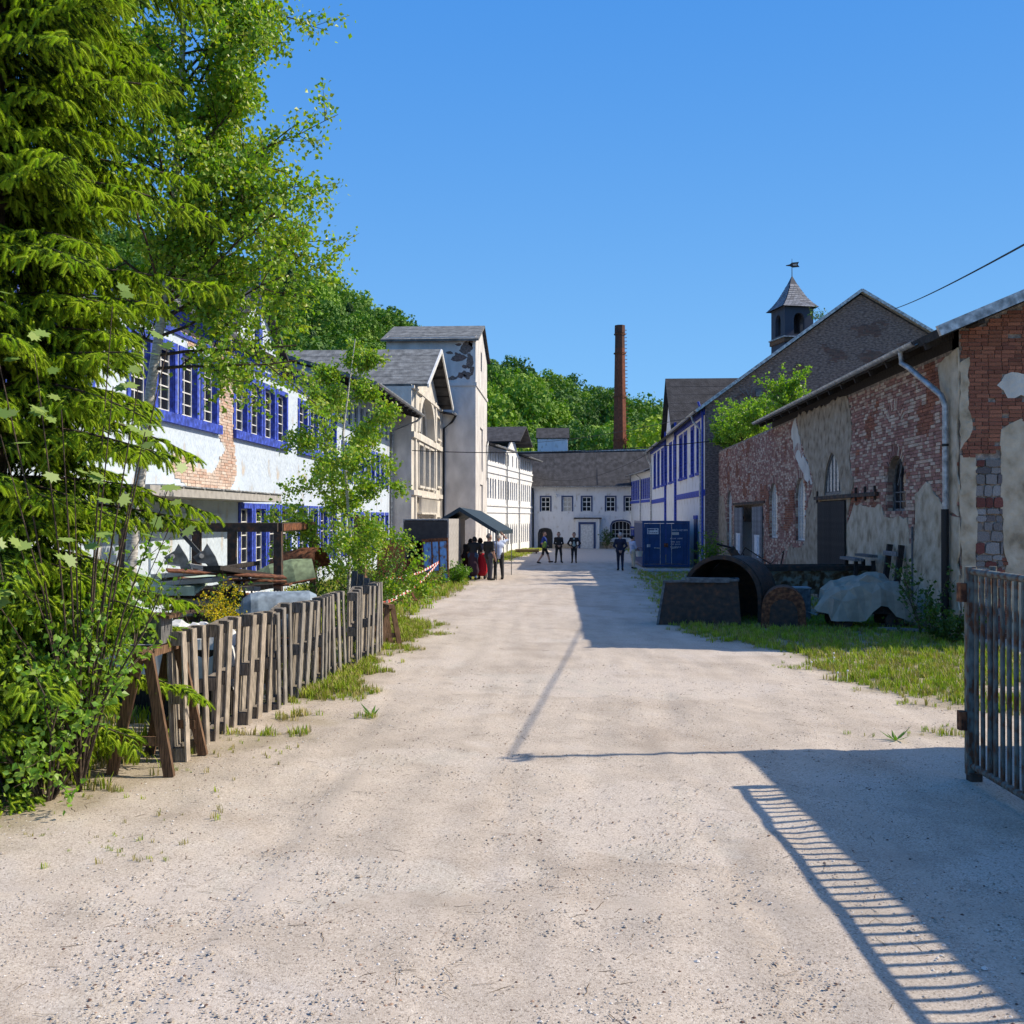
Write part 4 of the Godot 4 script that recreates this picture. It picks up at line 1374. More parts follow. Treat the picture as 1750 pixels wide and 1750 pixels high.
func build_brick_hall() -> void:
	var b := thing("brick_workshop", "old brick workshop with crumbling plaster and zinc gutter on the right", "building", P(9, -0.2, 30))
	var t := frame_right(7.6)
	var A := [22.75, 24.05, 2.35, 3.62, 0.62]
	var L := [27.95, 29.75, 2.85, 4.05, 1.1]
	var B := [32.1, 33.5, 1.45, 3.48, 0.7]
	var C := [36.3, 37.7, 1.45, 3.46, 0.7]
	var D := [46.2, 47.5, 0.6, 3.46, 0.65]
	var door := [27.5, 30.2, -0.25, 2.68, 0.0]
	var gate := [38.8, 45.4, -0.35, 2.72, 0.0]
	var hs := [A, L, B, C, D, door, gate]
	var mb := MB.new()
	wall(mb, t, 19.7, 50.0, -0.8, 5.5, hs, 0.24)
	mb.quad(P(7.6, 5.5, 37.3), P(8.0, 5.5, 37.3), P(8.0, 5.5, 50), P(7.6, 5.5, 50), Vector3.UP)
	mb.quad(P(8.0, 2.0, 37.3), P(8.0, 2.0, 50), P(8.0, 5.5, 50), P(8.0, 5.5, 37.3), Vector3(1, 0, 0))
	part(mb, "wall", M.mortar, b)
	var wp := MB.new()
	wp.box(P(7.6, 5.5, 19.72), P(7.9, 5.86, 37.3))
	part(wp, "wall_plate", M.wood_dark, b)
	# dark rooms behind the openings
	var rm := MB.new()
	rm.quad(P(8.05, -0.8, 19.9), P(8.05, -0.8, 36.0), P(8.05, 5.4, 36.0), P(8.05, 5.4, 19.9), Vector3(-1, 0, 0))
	rm.box(P(9.4, -0.6, 38.0), P(9.6, 3.2, 46.0))
	rm.box(P(7.95, 2.75, 38.2), P(9.5, 2.9, 46.0))
	rm.box(P(7.98, -0.5, 45.5), P(9.5, 2.8, 45.6))
	rm.box(P(7.98, -0.5, 38.6), P(9.5, 2.8, 38.7))
	part(rm, "inner_wall", M.brick, b).set_meta("label", "brick partition seen inside through the open doors")
	# plaster left on the wall
	var pa := ragged([Vector2(33.3, 5.49), Vector2(27.35, 5.49), Vector2(26.9, 4.6), Vector2(27.1, 3.8), Vector2(26.7, 3.2), Vector2(27.0, 2.6), Vector2(27.4, 2.0), Vector2(27.3, -0.7), Vector2(35.6, -0.7), Vector2(35.2, 0.6), Vector2(34.4, 1.2), Vector2(32.2, 1.3), Vector2(31.9, 2.4), Vector2(31.0, 3.2), Vector2(31.6, 3.9), Vector2(32.6, 4.6)], 0.22, 0.1)
	var pb := ragged([Vector2(27.28, -0.7), Vector2(27.35, 2.0), Vector2(26.7, 2.55), Vector2(25.4, 2.45), Vector2(24.4, 2.5), Vector2(24.2, 2.2), Vector2(22.6, 2.2), Vector2(22.45, 1.6), Vector2(22.1, 1.7), Vector2(22.1, 2.7), Vector2(21.4, 2.95), Vector2(20.7, 2.6), Vector2(20.3, 2.3), Vector2(19.71, 2.2), Vector2(19.71, -0.7)], 0.22, 0.06)
	var pc := ragged([Vector2(19.71, 5.49), Vector2(20.75, 5.3), Vector2(20.5, 4.6), Vector2(20.45, 3.8), Vector2(20.3, 3.0), Vector2(20.25, 2.35), Vector2(19.71, 2.22)], 0.2, 0.05)
	var pd := ragged([Vector2(45.6, -0.7), Vector2(45.9, 1.2), Vector2(46.0, 2.2), Vector2(47.8, 2.0), Vector2(48.4, 3.3), Vector2(49.98, 3.2), Vector2(49.98, -0.7)], 0.25, 0.08)
	var pe := ragged([Vector2(33.35, 5.49), Vector2(34.0, 5.1), Vector2(33.5, 4.3), Vector2(32.7, 3.8), Vector2(32.1, 3.4), Vector2(31.1, 3.25), Vector2(31.7, 3.85), Vector2(32.65, 4.55)], 0.2, 0.1)
	var polys := [pa, pb, pc, pd, pe]
	var mats := [M.dark_plaster, M.grey_wall, M.grey_wall, M.dark_plaster, M.cream]
	for i in polys.size():
		var s := MB.new()
		# cut the openings out of the sheet
		var pieces := [polys[i]]
		for h in hs:
			var ho := PackedVector2Array([Vector2(h[0], h[2]), Vector2(h[1], h[2])])
			for k in 9:
				ho.append(Vector2(lerpf(h[1], h[0], k / 8.0), arch_v(h, 1.0 - k / 8.0)))
			var next := []
			for p in pieces:
				var clipped := Geometry2D.clip_polygons(p, ho)
				var whole := true
				for q in clipped:
					if Geometry2D.is_polygon_clockwise(q):
						whole = false
				if whole:
					next.append_array(clipped)
				else:        # an opening fully inside: cut the sheet in two through its middle first
					var um: float = (h[0] + h[1]) * 0.5
					for half in [PackedVector2Array([Vector2(0, -9), Vector2(um, -9), Vector2(um, 19), Vector2(0, 19)]), PackedVector2Array([Vector2(um, -9), Vector2(99, -9), Vector2(99, 19), Vector2(um, 19)])]:
						for q in Geometry2D.intersect_polygons(p, half):
							next.append_array(Geometry2D.clip_polygons(q, ho))
			pieces = next
		for p in pieces:
			s.slab(t, p, 0.001, 0.034)
		part(s, "plaster_patch", mats[i], b)
	var skip := func(u, v):
		for h in hs:
			if u > h[0] - 0.1 and u < h[1] + 0.1 and v > h[2] - 0.02:
				var f: float = clampf((u - h[0]) / (h[1] - h[0]), 0.0, 1.0)
				if v < arch_v(h, f) + (0.26 if h[4] > 0.0 else 0.03):
					if u > h[0] and u < h[1] or v > arch_v(h, 0.0) - 0.02 and h[4] > 0.0:
						return true
					if u > h[0] - 0.02 and u < h[1] + 0.02:
						return true
		for p in polys:
			if Geometry2D.is_point_in_polygon(Vector2(u, v), p):
				return true
		return rng.randf() < 0.004
	var tone := func(u, v): return 1 if patchy(u * 0.7 + 20.0, v * 0.9) > 0.28 else 0
	bricks(b, t, 19.72, 50.0, -0.5, 5.48, skip, tone, 180)
	# arches of bricks set on edge
	for h in [A, B, C, D]:
		var ar := MB.new()
		for k in 15:
			var f := (k + 0.5) / 15.0
			var u := lerpf(h[0], h[1], f)
			var v := arch_v(h, f)
			var an := (f - 0.5) * 2.3
			ar.col = brick_color(0)
			ar.tbox(Transform3D(t.basis * Basis(Vector3(0, 0, 1), -an), t * (Vector3(u, v, 0.0) + Vector3(sin(an), cos(an), 0) * 0.13)), Vector3(0.066, 0.24, 0.05))
		part(ar, "brick_arch", M.brick, b)
		var ja := MB.new()
		var vv: float = h[2]
		while vv < arch_v(h, 0.0):
			ja.col = brick_color(0)
			ja.tbox(Transform3D(t.basis, t * Vector3(h[1] - 0.005, vv + 0.035, -0.06)), Vector3(0.03, 0.064, 0.12))
			ja.tbox(Transform3D(t.basis, t * Vector3(h[0] + 0.005, vv + 0.035, -0.06)), Vector3(0.03, 0.064, 0.12))
			vv += 0.077
		part(ja, "brick_jamb", M.brick, b)
	for q in [[23.4, 4.55], [36.9, 4.3], [33.0, 4.25], [41.5, 4.1], [47.0, 4.2]]:     # blind relieving arches
		var ar := MB.new()
		for k in 13:
			var an := lerpf(-1.1, 1.1, k / 12.0)
			ar.col = brick_color(0)
			ar.tbox(Transform3D(t.basis * Basis(Vector3(0, 0, 1), -an), t * (Vector3(q[0], q[1] - 0.35, 0.012) + Vector3(sin(an), cos(an), 0) * 0.62)), Vector3(0.066, 0.23, 0.05))
		part(ar, "brick_arch", M.brick, b)
	for h in [B, C, D]:
		window(b, t, h, 3, 5, M.frame_white, M.pale_reflection, 0.13, 0.05, 0.025)  # pale pane colour stands in for the sunlit facade mirrored in the glass
	var wa := window(b, t, A, 3, 3, M.steel_grey, M.glass, 0.2, 0.05, 0.03)
	var tr := MB.new()
	tr.bar(t * Vector3(23.05, 2.95, -0.16), t * Vector3(23.4, 3.5, -0.16), 0.03, 0.03)
	tr.bar(t * Vector3(23.75, 2.95, -0.16), t * Vector3(23.4, 3.5, -0.16), 0.03, 0.03)
	part(tr, "tracery", M.steel_grey, wa)
	window(b, t, L, 5, 5, M.steel_grey, M.pale_reflection, 0.06, 0.06, 0.03)
	# sliding door on its rail
	var sd := MB.new()
	for k in 11:
		sd.col = Color(1, 1, 1) * rng.randf_range(0.7, 1.1)
		wbox(sd, t, 27.4 + k * 0.265, 27.66 + k * 0.265, -0.2, 2.66, 0.045 + rng.randf_range(0, 0.006), 0.085)
	part(sd, "sliding_door", M.wood_dark, b)
	var rail := MB.new()
	wbox(rail, t, 24.6, 30.6, 2.72, 2.82, 0.04, 0.12)
	for u in [24.8, 25.6, 26.4, 30.4]:
		wbox(rail, t, u, u + 0.06, 2.62, 2.98, 0.035, 0.08)
	part(rail, "door_rail", M.dark_rust, b)
	# plank gates standing ajar
	for g in [[38.9, 41.0, 0.12], [43.2, 45.3, -0.12]]:
		var leaf := Node3D.new()
		leaf.name = "gate_leaf"
		b.add_child(leaf, true)
		leaf.position = -b.position
		var n := 7
		for k in n:
			var pl := MB.new()
			pl.col = Color(0.36, 0.35, 0.36) * rng.randf_range(0.6, 1.15)
			var w: float = (g[1] - g[0]) / n
			wbox(pl, t, g[0] + k * w + 0.008, g[0] + (k + 1) * w - 0.008, -0.3, 2.62, 0.02, 0.055)
			lpart(pl, "plank", M.wood_grey, leaf)
		var br := MB.new()
		for v in [0.5, 2.1]:
			wbox(br, t, g[0] + 0.05, g[1] - 0.05, v, v + 0.14, -0.02, 0.018)
		lpart(br, "ledger", M.wood_dark, leaf)
		var no := MB.new()
		wbox(no, t, g[0] + 0.5, g[0] + 1.55, 0.75, 1.5, 0.062, 0.068)
		no.col = Color(0.7, 0.85, 1.0)
		wbox(no, t, g[0] + 0.62, g[0] + 0.95, 0.6, 1.44, 0.072, 0.076)
		lpart(no, "paper_notice", M.sheet_white, leaf)
	var lin2 := MB.new()
	wbox(lin2, t, 38.5, 45.7, 2.74, 2.84, 0.02, 0.07)
	part(lin2, "gate_rail", M.dark_rust, b)
	# roof, gutter and drain
	var ra := roof_slab(b, P(7.0, 5.74, 19.1), P(7.0, 5.74, 37.3), P(14.0, 8.68, 37.3), P(14.0, 8.68, 19.1), 0.14, M.felt_black)
	felt_strips(ra, P(7.0, 5.74, 19.1), P(7.0, 5.74, 37.3), P(14.0, 8.68, 37.3), P(14.0, 8.68, 19.1), 7, M.felt_black)
	roof_slab(b, P(21.0, 5.74, 19.1), P(21.0, 5.74, 37.3), P(14.0, 8.68, 37.3), P(14.0, 8.68, 19.1), 0.14, M.felt_black)
	var vc := MB.new()
	vc.bar(P(6.98, 5.7, 19.08), P(14.0, 8.65, 19.08), 0.1, 0.2)
	part(vc, "verge_trim", M.zinc, b)
	for k in 15:
		var rf := MB.new()
		rf.bar(P(7.05, 5.56, 20.0 + k * 1.2), P(7.62, 5.8, 20.0 + k * 1.2), 0.1, 0.14)
		part(rf, "rafter", M.wood_dark, b)
	for x in [7.8, 9.2]:
		var pu := MB.new()
		pu.bar(P(x, 5.86 + (x - 7.6) * 0.42, 19.15), P(x, 5.86 + (x - 7.6) * 0.42, 19.75), 0.14, 0.18)
		part(pu, "purlin", M.wood_dark, b)
	gutter(b, P(6.96, 5.72, 20.3), P(6.96, 5.72, 37.4), 0.085)
	downpipe(b, [P(6.98, 5.66, 21.2), P(7.0, 5.42, 21.2), P(7.1, 5.28, 21.0), P(7.42, 4.62, 20.15), P(7.48, 4.4, 20.1), P(7.48, 2.3, 20.1)], 0.06)
	downpipe(b, [P(7.47, 2.36, 20.1), P(7.47, -0.2, 20.1)], 0.075, M.pipe_dark)
	var clip := MB.new()
	for y in [3.6, 1.2]:
		clip.lathe(Transform3D(Basis(), P(7.48, y, 20.1)), [Vector2(0.07, 0), Vector2(0.07, 0.05)], 10)
	part(clip, "pipe_clip", M.black_metal, b)
	downpipe(b, [P(7.55, 2.0, 22.2), P(7.55, -0.2, 22.2)], 0.025, M.steel_grey)
	# end wall towards the camera
	var e := frame_front(19.7)
	var em := MB.new()
	em.slab(e, PackedVector2Array([Vector2(7.6, -0.8), Vector2(20.4, -0.8), Vector2(20.4, 5.85), Vector2(14, 8.5), Vector2(7.6, 5.84)]), -0.35, -0.001)
	part(em, "end_wall", M.mortar, b)
	em = MB.new()
	em.slab(frame_front(37.3), PackedVector2Array([Vector2(8.0, 2.0), Vector2(20.4, 2.0), Vector2(20.4, 5.6), Vector2(14, 8.4), Vector2(8.0, 5.7)]), 0.0, 0.2)
	part(em, "end_wall", M.mortar, b)
	var q1 := ragged([Vector2(7.61, 3.4), Vector2(7.9, 3.35), Vector2(7.92, 1.8), Vector2(7.86, 0.6), Vector2(7.9, -0.6), Vector2(7.61, -0.6)], 0.15, 0.03)
	var q2 := ragged([Vector2(8.38, 3.9), Vector2(8.75, 4.1), Vector2(10.5, 4.0), Vector2(10.5, -0.6), Vector2(8.6, -0.6), Vector2(8.5, 1.0), Vector2(8.4, 2.0)], 0.15, 0.05)
	var q3 := ragged([Vector2(8.3, 4.75), Vector2(8.45, 4.95), Vector2(9.2, 5.0), Vector2(9.4, 4.6), Vector2(8.5, 4.5)], 0.12, 0.05)
	var q4 := ragged([Vector2(7.61, 5.2), Vector2(7.78, 5.3), Vector2(7.76, 4.3), Vector2(7.84, 3.9), Vector2(7.61, 3.5)], 0.12, 0.03)
	var ep := [q1, q2, q3, q4]
	for i in 4:
		var s := MB.new()
		s.slab(e, ep[i], 0.001, 0.03)
		part(s, "plaster_patch", [M.grey_wall, M.grey_wall, M.cream, M.grey_wall][i], b)
	var sk2 := func(u, v):
		if v > 5.74 + (u - 7.6) * 0.42:
			return true
		if u > 7.88 and u < 8.42 and v < 3.42:
			return true
		for p in ep:
			if Geometry2D.is_point_in_polygon(Vector2(u, v), p):
				return true
		return rng.randf() < 0.01
	bricks(b, e, 7.61, 9.9, -0.5, 6.4, sk2, func(_u, _v): return 1, 120)
	var vy := -0.4
	while vy < 3.3:
		var rh := rng.randf_range(0.12, 0.24)
		var ux := 7.9
		while ux < 8.36:
			var rw := minf(rng.randf_range(0.14, 0.34), 8.42 - ux)
			if rw > 0.06:
				var st := MB.new()
				st.col = [Color(0.24, 0.22, 0.21), Color(0.34, 0.32, 0.31), Color(0.16, 0.14, 0.14), Color(0.2, 0.07, 0.06)][rng.randi() % 4 if rng.randf() < 0.9 else 0] * rng.randf_range(0.8, 1.3)
				var pts := []
				for c in [[0.02, 0.05], [0.5, 0.0], [0.98, 0.06], [1.0, 0.5], [0.95, 0.93], [0.5, 1.0], [0.05, 0.94], [0.0, 0.5]]:
					pts.append(Vector2(ux + c[0] * (rw - 0.02) + rng.randf_range(-0.012, 0.012), vy + c[1] * (rh - 0.02) + rng.randf_range(-0.012, 0.012)))
				st.slab(e, PackedVector2Array(pts), 0.0, rng.randf_range(0.015, 0.05))
				part(st, "rubble_stone", M.brick, b)
			ux += rw
		vy += rh


func build_gate() -> void:
	var g := thing("iron_gate", "rusty tubular iron gate standing open at the right edge", "gate", G(3.47, 8.76))
	g.rotation.y = deg_to_rad(-1.0)
	# local: z runs back towards the camera from the far end post
	var post := MB.new()
	post.bevel(Transform3D(Basis(), Vector3(0, 0.95, 0)), Vector3(0.085, 1.78, 0.085), 0.012)
	lpart(post, "end_post", M.rusty_paint, g)
	var len := 4.4
	var dx := 0.035
	for y in [1.8, 0.14]:
		var r := MB.new()
		r.tube([Vector3(0, y, -0.02), Vector3(dx * len * 0.5, y - 0.01, len * 0.5), Vector3(dx * len, y, len)], 0.03, 0.03, 8)
		lpart(r, "rail", M.rusty_paint, g)
	for k in 36:
		var z := 0.12 + k * 0.12
		var s := MB.new()
		s.tube([Vector3(dx * z, 0.14, z), Vector3(dx * z + rng.randf_range(-0.006, 0.006), 1.0, z + rng.randf_range(-0.008, 0.008)), Vector3(dx * z, 1.8, z)], 0.019, 0.019, 6)
		lpart(s, "bar", M.rusty_paint, g)
	var mid := MB.new()
	mid.tube([Vector3(dx * 0.32 + 0.05, 0.1, 0.32), Vector3(dx * 0.32 + 0.05, 1.86, 0.32)], 0.03, 0.03, 8)
	lpart(mid, "stiffener", M.rusty_paint, g)
	for y in [1.62, 0.52]:
		var l := MB.new()
		l.bevel(Transform3D(Basis(), Vector3(-0.075, y, 0.0)), Vector3(0.06, 0.16, 0.09), 0.01)
		lpart(l, "latch_lug", M.rust, g)
	var ft := MB.new()
	ft.bevel(Transform3D(Basis(), Vector3(0.02, 0.03, 0.02)), Vector3(0.1, 0.1, 0.12), 0.01)
	lpart(ft, "foot", M.dark_rust, g)
	# gatekeeper's house: out of frame, it throws the shadow across the entrance
	var b := thing("gatehouse", "gatekeeper's house beside the entrance, seen only by its shadow", "building", P(8.6, 0, 3.0))
	b.rotation.y = atan(93.0 / 1700.0)
	var w := MB.new()
	var tl := Transform3D(Basis(Vector3(0, 0, 1), Vector3.UP, Vector3(-1, 0, 0)), Vector3(-2.3, 0, 0))
	var hs := [[-4.0, -3.0, 1.0, 2.2, 0.0], [-1.0, 0.0, 0.02, 2.1, 0.0]]
	wall(w, tl, -7.55, 8.0, -0.3, 3.3, hs, 0.2)
	w.box(Vector3(-2.1, -0.3, -7.55), Vector3(3.0, 3.3, 8.0))
	lpart(w, "wall", M.grey_wall, b)
	var r := MB.new()
	r.box(Vector3(-2.4, 3.3, -7.65), Vector3(3.3, 3.62, 8.2))
	lpart(r, "roof", M.felt, b)
	var m := MB.new()
	m.tube([Vector3(-2.35, 3.6, -7.6), Vector3(-2.35, 5.7, -7.6)], 0.045, 0.04, 8)
	m.bar(Vector3(-2.35, 5.5, -7.75), Vector3(-2.35, 5.5, -7.45), 0.05, 0.05)
	for z in [-7.72, -7.48]:
		m.lathe(Transform3D(Basis(), Vector3(-2.35, 5.52, z)), [Vector2(0.03, 0), Vector2(0.045, 0.05), Vector2(0.02, 0.11)], 8)
	lpart(m, "roof_mast", M.steel_grey, b)
	wire("supply_cable", "black cable rising from the right edge to the big gable", b.transform * Vector3(-2.35, 5.64, -7.6), P(16.2, 12.5, 50.0), 0.018, 0.12)
	wire("overhead_wire", "thin wire strung across the yard at upper window height", P(-7.85, 5.6, 50.3), P(7.3, 6.0, 50.0), 0.022, 0.3)
	wire("overhead_wire", "thinner wire running from the far left gutter to the right eaves", P(-4.4, 8.3, 82.0), P(6.5, 7.4, 52.0), 0.016, 0.3)
	wire("overhead_wire", "slack wire hanging low across the end house roof", P(-3.2, 5.9, 90.0), P(6.6, 7.2, 70.0), 0.018, 1.2)


func wire(called: String, label: String, a: Vector3, b: Vector3, r: float, sag: float) -> void:
	var o := thing(called, label, "cable", a)
	var pts := []
	for i in 17:
		var f := i / 16.0
		pts.append(a.lerp(b, f) - Vector3(0, sag * 4.0 * f * (1.0 - f), 0))
	var mb := MB.new()
	mb.tube(pts, r, r, 5)
	part(mb, "strand", M.black_metal, o)


func build_container() -> void:
	var c := thing("shipping_container", "dark blue steel shipping container with closed doors beside the blue factory", "container", G(5.1, 51.5))
	var w := 2.42
	var h := 2.4
	var l := 6.06
	var fr := MB.new()
	for x in [-w / 2, w / 2 - 0.1]:
		fr.box(Vector3(x, 0.05, 0), Vector3(x + 0.1, h, 0.12))
		fr.box(Vector3(x, 0.05, -l), Vector3(x + 0.1, h, -l + 0.12))
	for y in [0.05, h - 0.12]:
		fr.box(Vector3(-w / 2 + 0.1, y, 0), Vector3(w / 2 - 0.1, y + 0.12, 0.1))
		for x in [-w / 2, w / 2 - 0.08]:
			fr.box(Vector3(x, y, -l + 0.12), Vector3(x + 0.08, y + 0.11, 0))
	lpart(fr, "frame", M.container, c)
	for sx in [-1, 1]:
		var s := MB.new()
		var z := -0.1
		var k := 0
		while z > -l + 0.2:
			var x0: float = sx * (w / 2 - (0.015 if k % 2 == 0 else 0.05))
			var x1: float = sx * (w / 2 - (0.05 if k % 2 == 0 else 0.015))
			s.quad(Vector3(x0, 0.16, z), Vector3(x0, 0.16, z - 0.1), Vector3(x0, h - 0.11, z - 0.1), Vector3(x0, h - 0.11, z), Vector3(sx, 0, 0))
			s.quad(Vector3(x0, 0.16, z - 0.1), Vector3(x1, 0.16, z - 0.14), Vector3(x1, h - 0.11, z - 0.14), Vector3(x0, h - 0.11, z - 0.1), Vector3(sx, 0, 0))
			z -= 0.14
			k += 1
		lpart(s, "side_panel", M.container, c)
	var rf := MB.new()
	rf.box(Vector3(-w / 2 + 0.05, h - 0.05, -l + 0.05), Vector3(w / 2 - 0.05, h - 0.01, -0.02))
	lpart(rf, "roof_panel", M.container, c)
	for sx in [-1, 1]:
		var d := MB.new()
		var x0: float = -1.1 if sx < 0 else 0.01
		d.box(Vector3(x0, 0.2, 0.02), Vector3(x0 + 1.09, h - 0.14, 0.06))
		for y in [0.35, 0.95, 1.55, 2.1]:
			d.box(Vector3(x0 + 0.06, y, 0.06), Vector3(x0 + 1.03, y + 0.1, 0.075))
		var door := lpart(d, "door", M.container, c)
		for x in [0.28, 0.86]:
			var rod := MB.new()
			var xx: float = x0 + (x if sx > 0 else 1.09 - x)
			rod.tube([Vector3(xx, 0.16, 0.1), Vector3(xx, h - 0.1, 0.1)], 0.018, 0.018, 6)
			rod.bar(Vector3(xx, 1.0, 0.11), Vector3(xx + 0.32 * sx, 1.02, 0.11), 0.03, 0.04)
			lpart(rod, "locking_rod", M.zinc if x < 0.5 else M.container, door)
		if sx < 0:
			var sg := MB.new()
			sg.box(Vector3(-0.95, 1.72, 0.077), Vector3(-0.38, 2.02, 0.085))
			var sign := lpart(sg, "label_plate", M.sheet_white, door)
			var li := MB.new()
			li.box(Vector3(-0.92, 1.92, 0.0855), Vector3(-0.58, 1.98, 0.088))
			li.box(Vector3(-0.54, 1.92, 0.0855), Vector3(-0.44, 1.98, 0.088))
			for k in 5:
				li.box(Vector3(-0.9 + k * 0.1, 1.78, 0.0855), Vector3(-0.84 + k * 0.1, 1.82, 0.088))
			lpart(li, "print", M.blue_grey, sign)
			var sq := MB.new()
			sq.box(Vector3(-0.97, 1.05, 0.077), Vector3(-0.8, 1.2, 0.085))
			lpart(sq, "lock_plate", M.cream, door)
		else:
			for tx in [["MSCU 025009 1", 0.3, 1.93, 0.1], ["M.G.W.  24000", 0.22, 1.5, 0.075], ["TARE  2230", 0.24, 1.33, 0.075], ["NET  21770", 0.24, 1.2, 0.075], ["CU.CAP 33.2", 0.22, 1.07, 0.075]]:
				var tm := TextMesh.new()
				tm.text = tx[0]
				tm.font_size = 32
				tm.pixel_size = tx[3] / 26.0
				tm.depth = 0.004
				tm.horizontal_alignment = HORIZONTAL_ALIGNMENT_LEFT
				var o := MeshInstance3D.new()
				o.name = "lettering"
				o.mesh = tm
				o.material_override = M.sheet_white
				door.add_child(o, true)
				o.position = Vector3(tx[1], tx[2], 0.082)
			var pl := MB.new()
			pl.box(Vector3(0.3, 1.68, 0.077), Vector3(0.66, 1.82, 0.085))
			lpart(pl, "number_plate", M.cream, door)
	var lk := MB.new()
	lk.box(Vector3(-0.1, 1.06, 0.08), Vector3(0.1, 1.26, 0.16))
	lpart(lk, "lock_box", M.rust, c)


func plank_node(parent: Node3D, a: Vector3, b: Vector3, w: float, h: float, m: Material, called := "plank", tone := 1.0) -> void:
	var mb := MB.new()
	mb.col = Color(tone, tone, tone)
	mb.bar(a, b, w, h)
	lpart(mb, called, m, parent)


func build_pallets() -> void:
	var first: Node3D = null
	var n := 10
	for i in n:
		var f := float(i) / (n - 1)
		var d := lerpf(9.45, 17.1, f)
		var x := lerpf(-3.62, -3.28, f) + rng.randf_range(-0.06, 0.06)
		var lab := "upright weathered wooden pallet, %s from the near end of the fence" % ["first", "second", "third", "fourth", "fifth", "sixth", "seventh", "eighth", "ninth", "tenth"][i]
		var p := thing("wooden_pallet", lab, "pallet", G(x, d, -0.01), "pallets set on end as a fence")
		# local: y up 1.2, z along the fence 0.8, x towards the road; the three runners face the road
		for k in 3:
			var z := [-0.35, 0.0, 0.35][k] as float
			var tn := rng.randf_range(0.75, 1.15)
			var c := Color(0.42, 0.385, 0.34) * tn if i > 2 else Color(0.54, 0.46, 0.37) * tn
			var mb := MB.new()
			mb.col = c
			mb.bevel(Transform3D(Basis(), Vector3(0.06, 0.6, z)), Vector3(0.022, 1.2, 0.12 if k != 1 else 0.145), 0.004)
			lpart(mb, "runner_board", M.wood_grey, p)
			for y in [0.06, 0.6, 1.14]:
				var bl := MB.new()
				bl.col = c * 0.6
				bl.bevel(Transform3D(Basis(), Vector3(0.0, y, z)), Vector3(0.09, 0.13, 0.1), 0.006)
				lpart(bl, "block", M.wood_grey, p)
		for y in [0.06, 0.6, 1.14]:
			var mb := MB.new()
			mb.col = Color(0.32, 0.28, 0.24) * rng.randf_range(0.8, 1.1)
			mb.bevel(Transform3D(Basis(), Vector3(-0.057, y, 0)), Vector3(0.02, 0.13, 0.8), 0.004)
			lpart(mb, "cross_board", M.wood_grey, p)
		for k in 5:
			if rng.randf() < 0.06:
				continue
			var mb := MB.new()
			mb.col = Color(0.46, 0.4, 0.33) * rng.randf_range(0.75, 1.15)
			mb.bevel(Transform3D(Basis(), Vector3(-0.079, 0.6, -0.335 + k * 0.1675)), Vector3(0.02, 1.2, 0.125), 0.004)
			lpart(mb, "deck_board", M.wood_grey, p)
		p.rotation = Vector3(rng.randf_range(-0.07, 0.07) + (0.1 if i == 3 else 0.0), atan2(0.34, 7.65) + rng.randf_range(-0.08, 0.08), rng.randf_range(-0.04, 0.06))
	# timber beam on a trestle at the near end
	for q in [[-3.72, 8.92, 1.06, "near rough wooden trestle carrying a dark beam beside the spruce", 0.0, 1.0], [-3.3, 18.1, 0.72, "far low wooden trestle at the end of the pallet fence", 0.5, 0.65]]:
		var t := thing("wooden_trestle", q[3], "trestle", G(q[0], q[1]), "wooden trestles at the fence ends")
		t.rotation.y = q[4]
		var h: float = q[2]
		var s: float = q[5]
		for sx in [-1, 1]:
			for sz in [-1, 1]:
				plank_node(t, Vector3(sx * 0.26 * s, 0, sz * 0.4 * s), Vector3(sx * 0.04, h, sz * 0.34 * s), 0.09, 0.045, M.wood_brown, "leg", rng.randf_range(0.8, 1.2))
		for sz in [-1, 1]:
			plank_node(t, Vector3(-0.2 * s, 0.3 * s, sz * 0.36 * s), Vector3(0.2 * s, 0.3 * s, sz * 0.36 * s), 0.03, 0.08, M.wood_brown, "stretcher")
		plank_node(t, Vector3(0, h, -0.5 * s), Vector3(0, h, 0.5 * s), 0.11, 0.07, M.wood_brown, "top_rail")
	var bm := thing("timber_beam", "thick dark squared beam lying on the near trestle", "beam", G(-4.3, 9.05, 1.1))
	plank_node(bm, Vector3(-1.6, 0.13, -0.1), Vector3(0.62, 0.13, 0.06), 0.22, 0.24, M.wood_grey, "beam", 0.22)
	plank_node(bm, Vector3(-1.6, 0.26, -0.12), Vector3(0.7, 0.26, 0.05), 0.24, 0.03, M.wood_brown, "cover_board", 1.2)
	var ba := thing("leaning_boards", "dark boards standing on end behind the far end of the pallets", "boards", G(-3.75, 17.9))
	for k in 4:
		plank_node(ba, Vector3(k * 0.12 - 0.2, 0.0, 0.05 * k), Vector3(k * 0.12 - 0.12, 1.35 - k * 0.06, -0.15 + 0.04 * k), 0.11, 0.03, M.wood_grey, "board", rng.randf_range(0.12, 0.22))


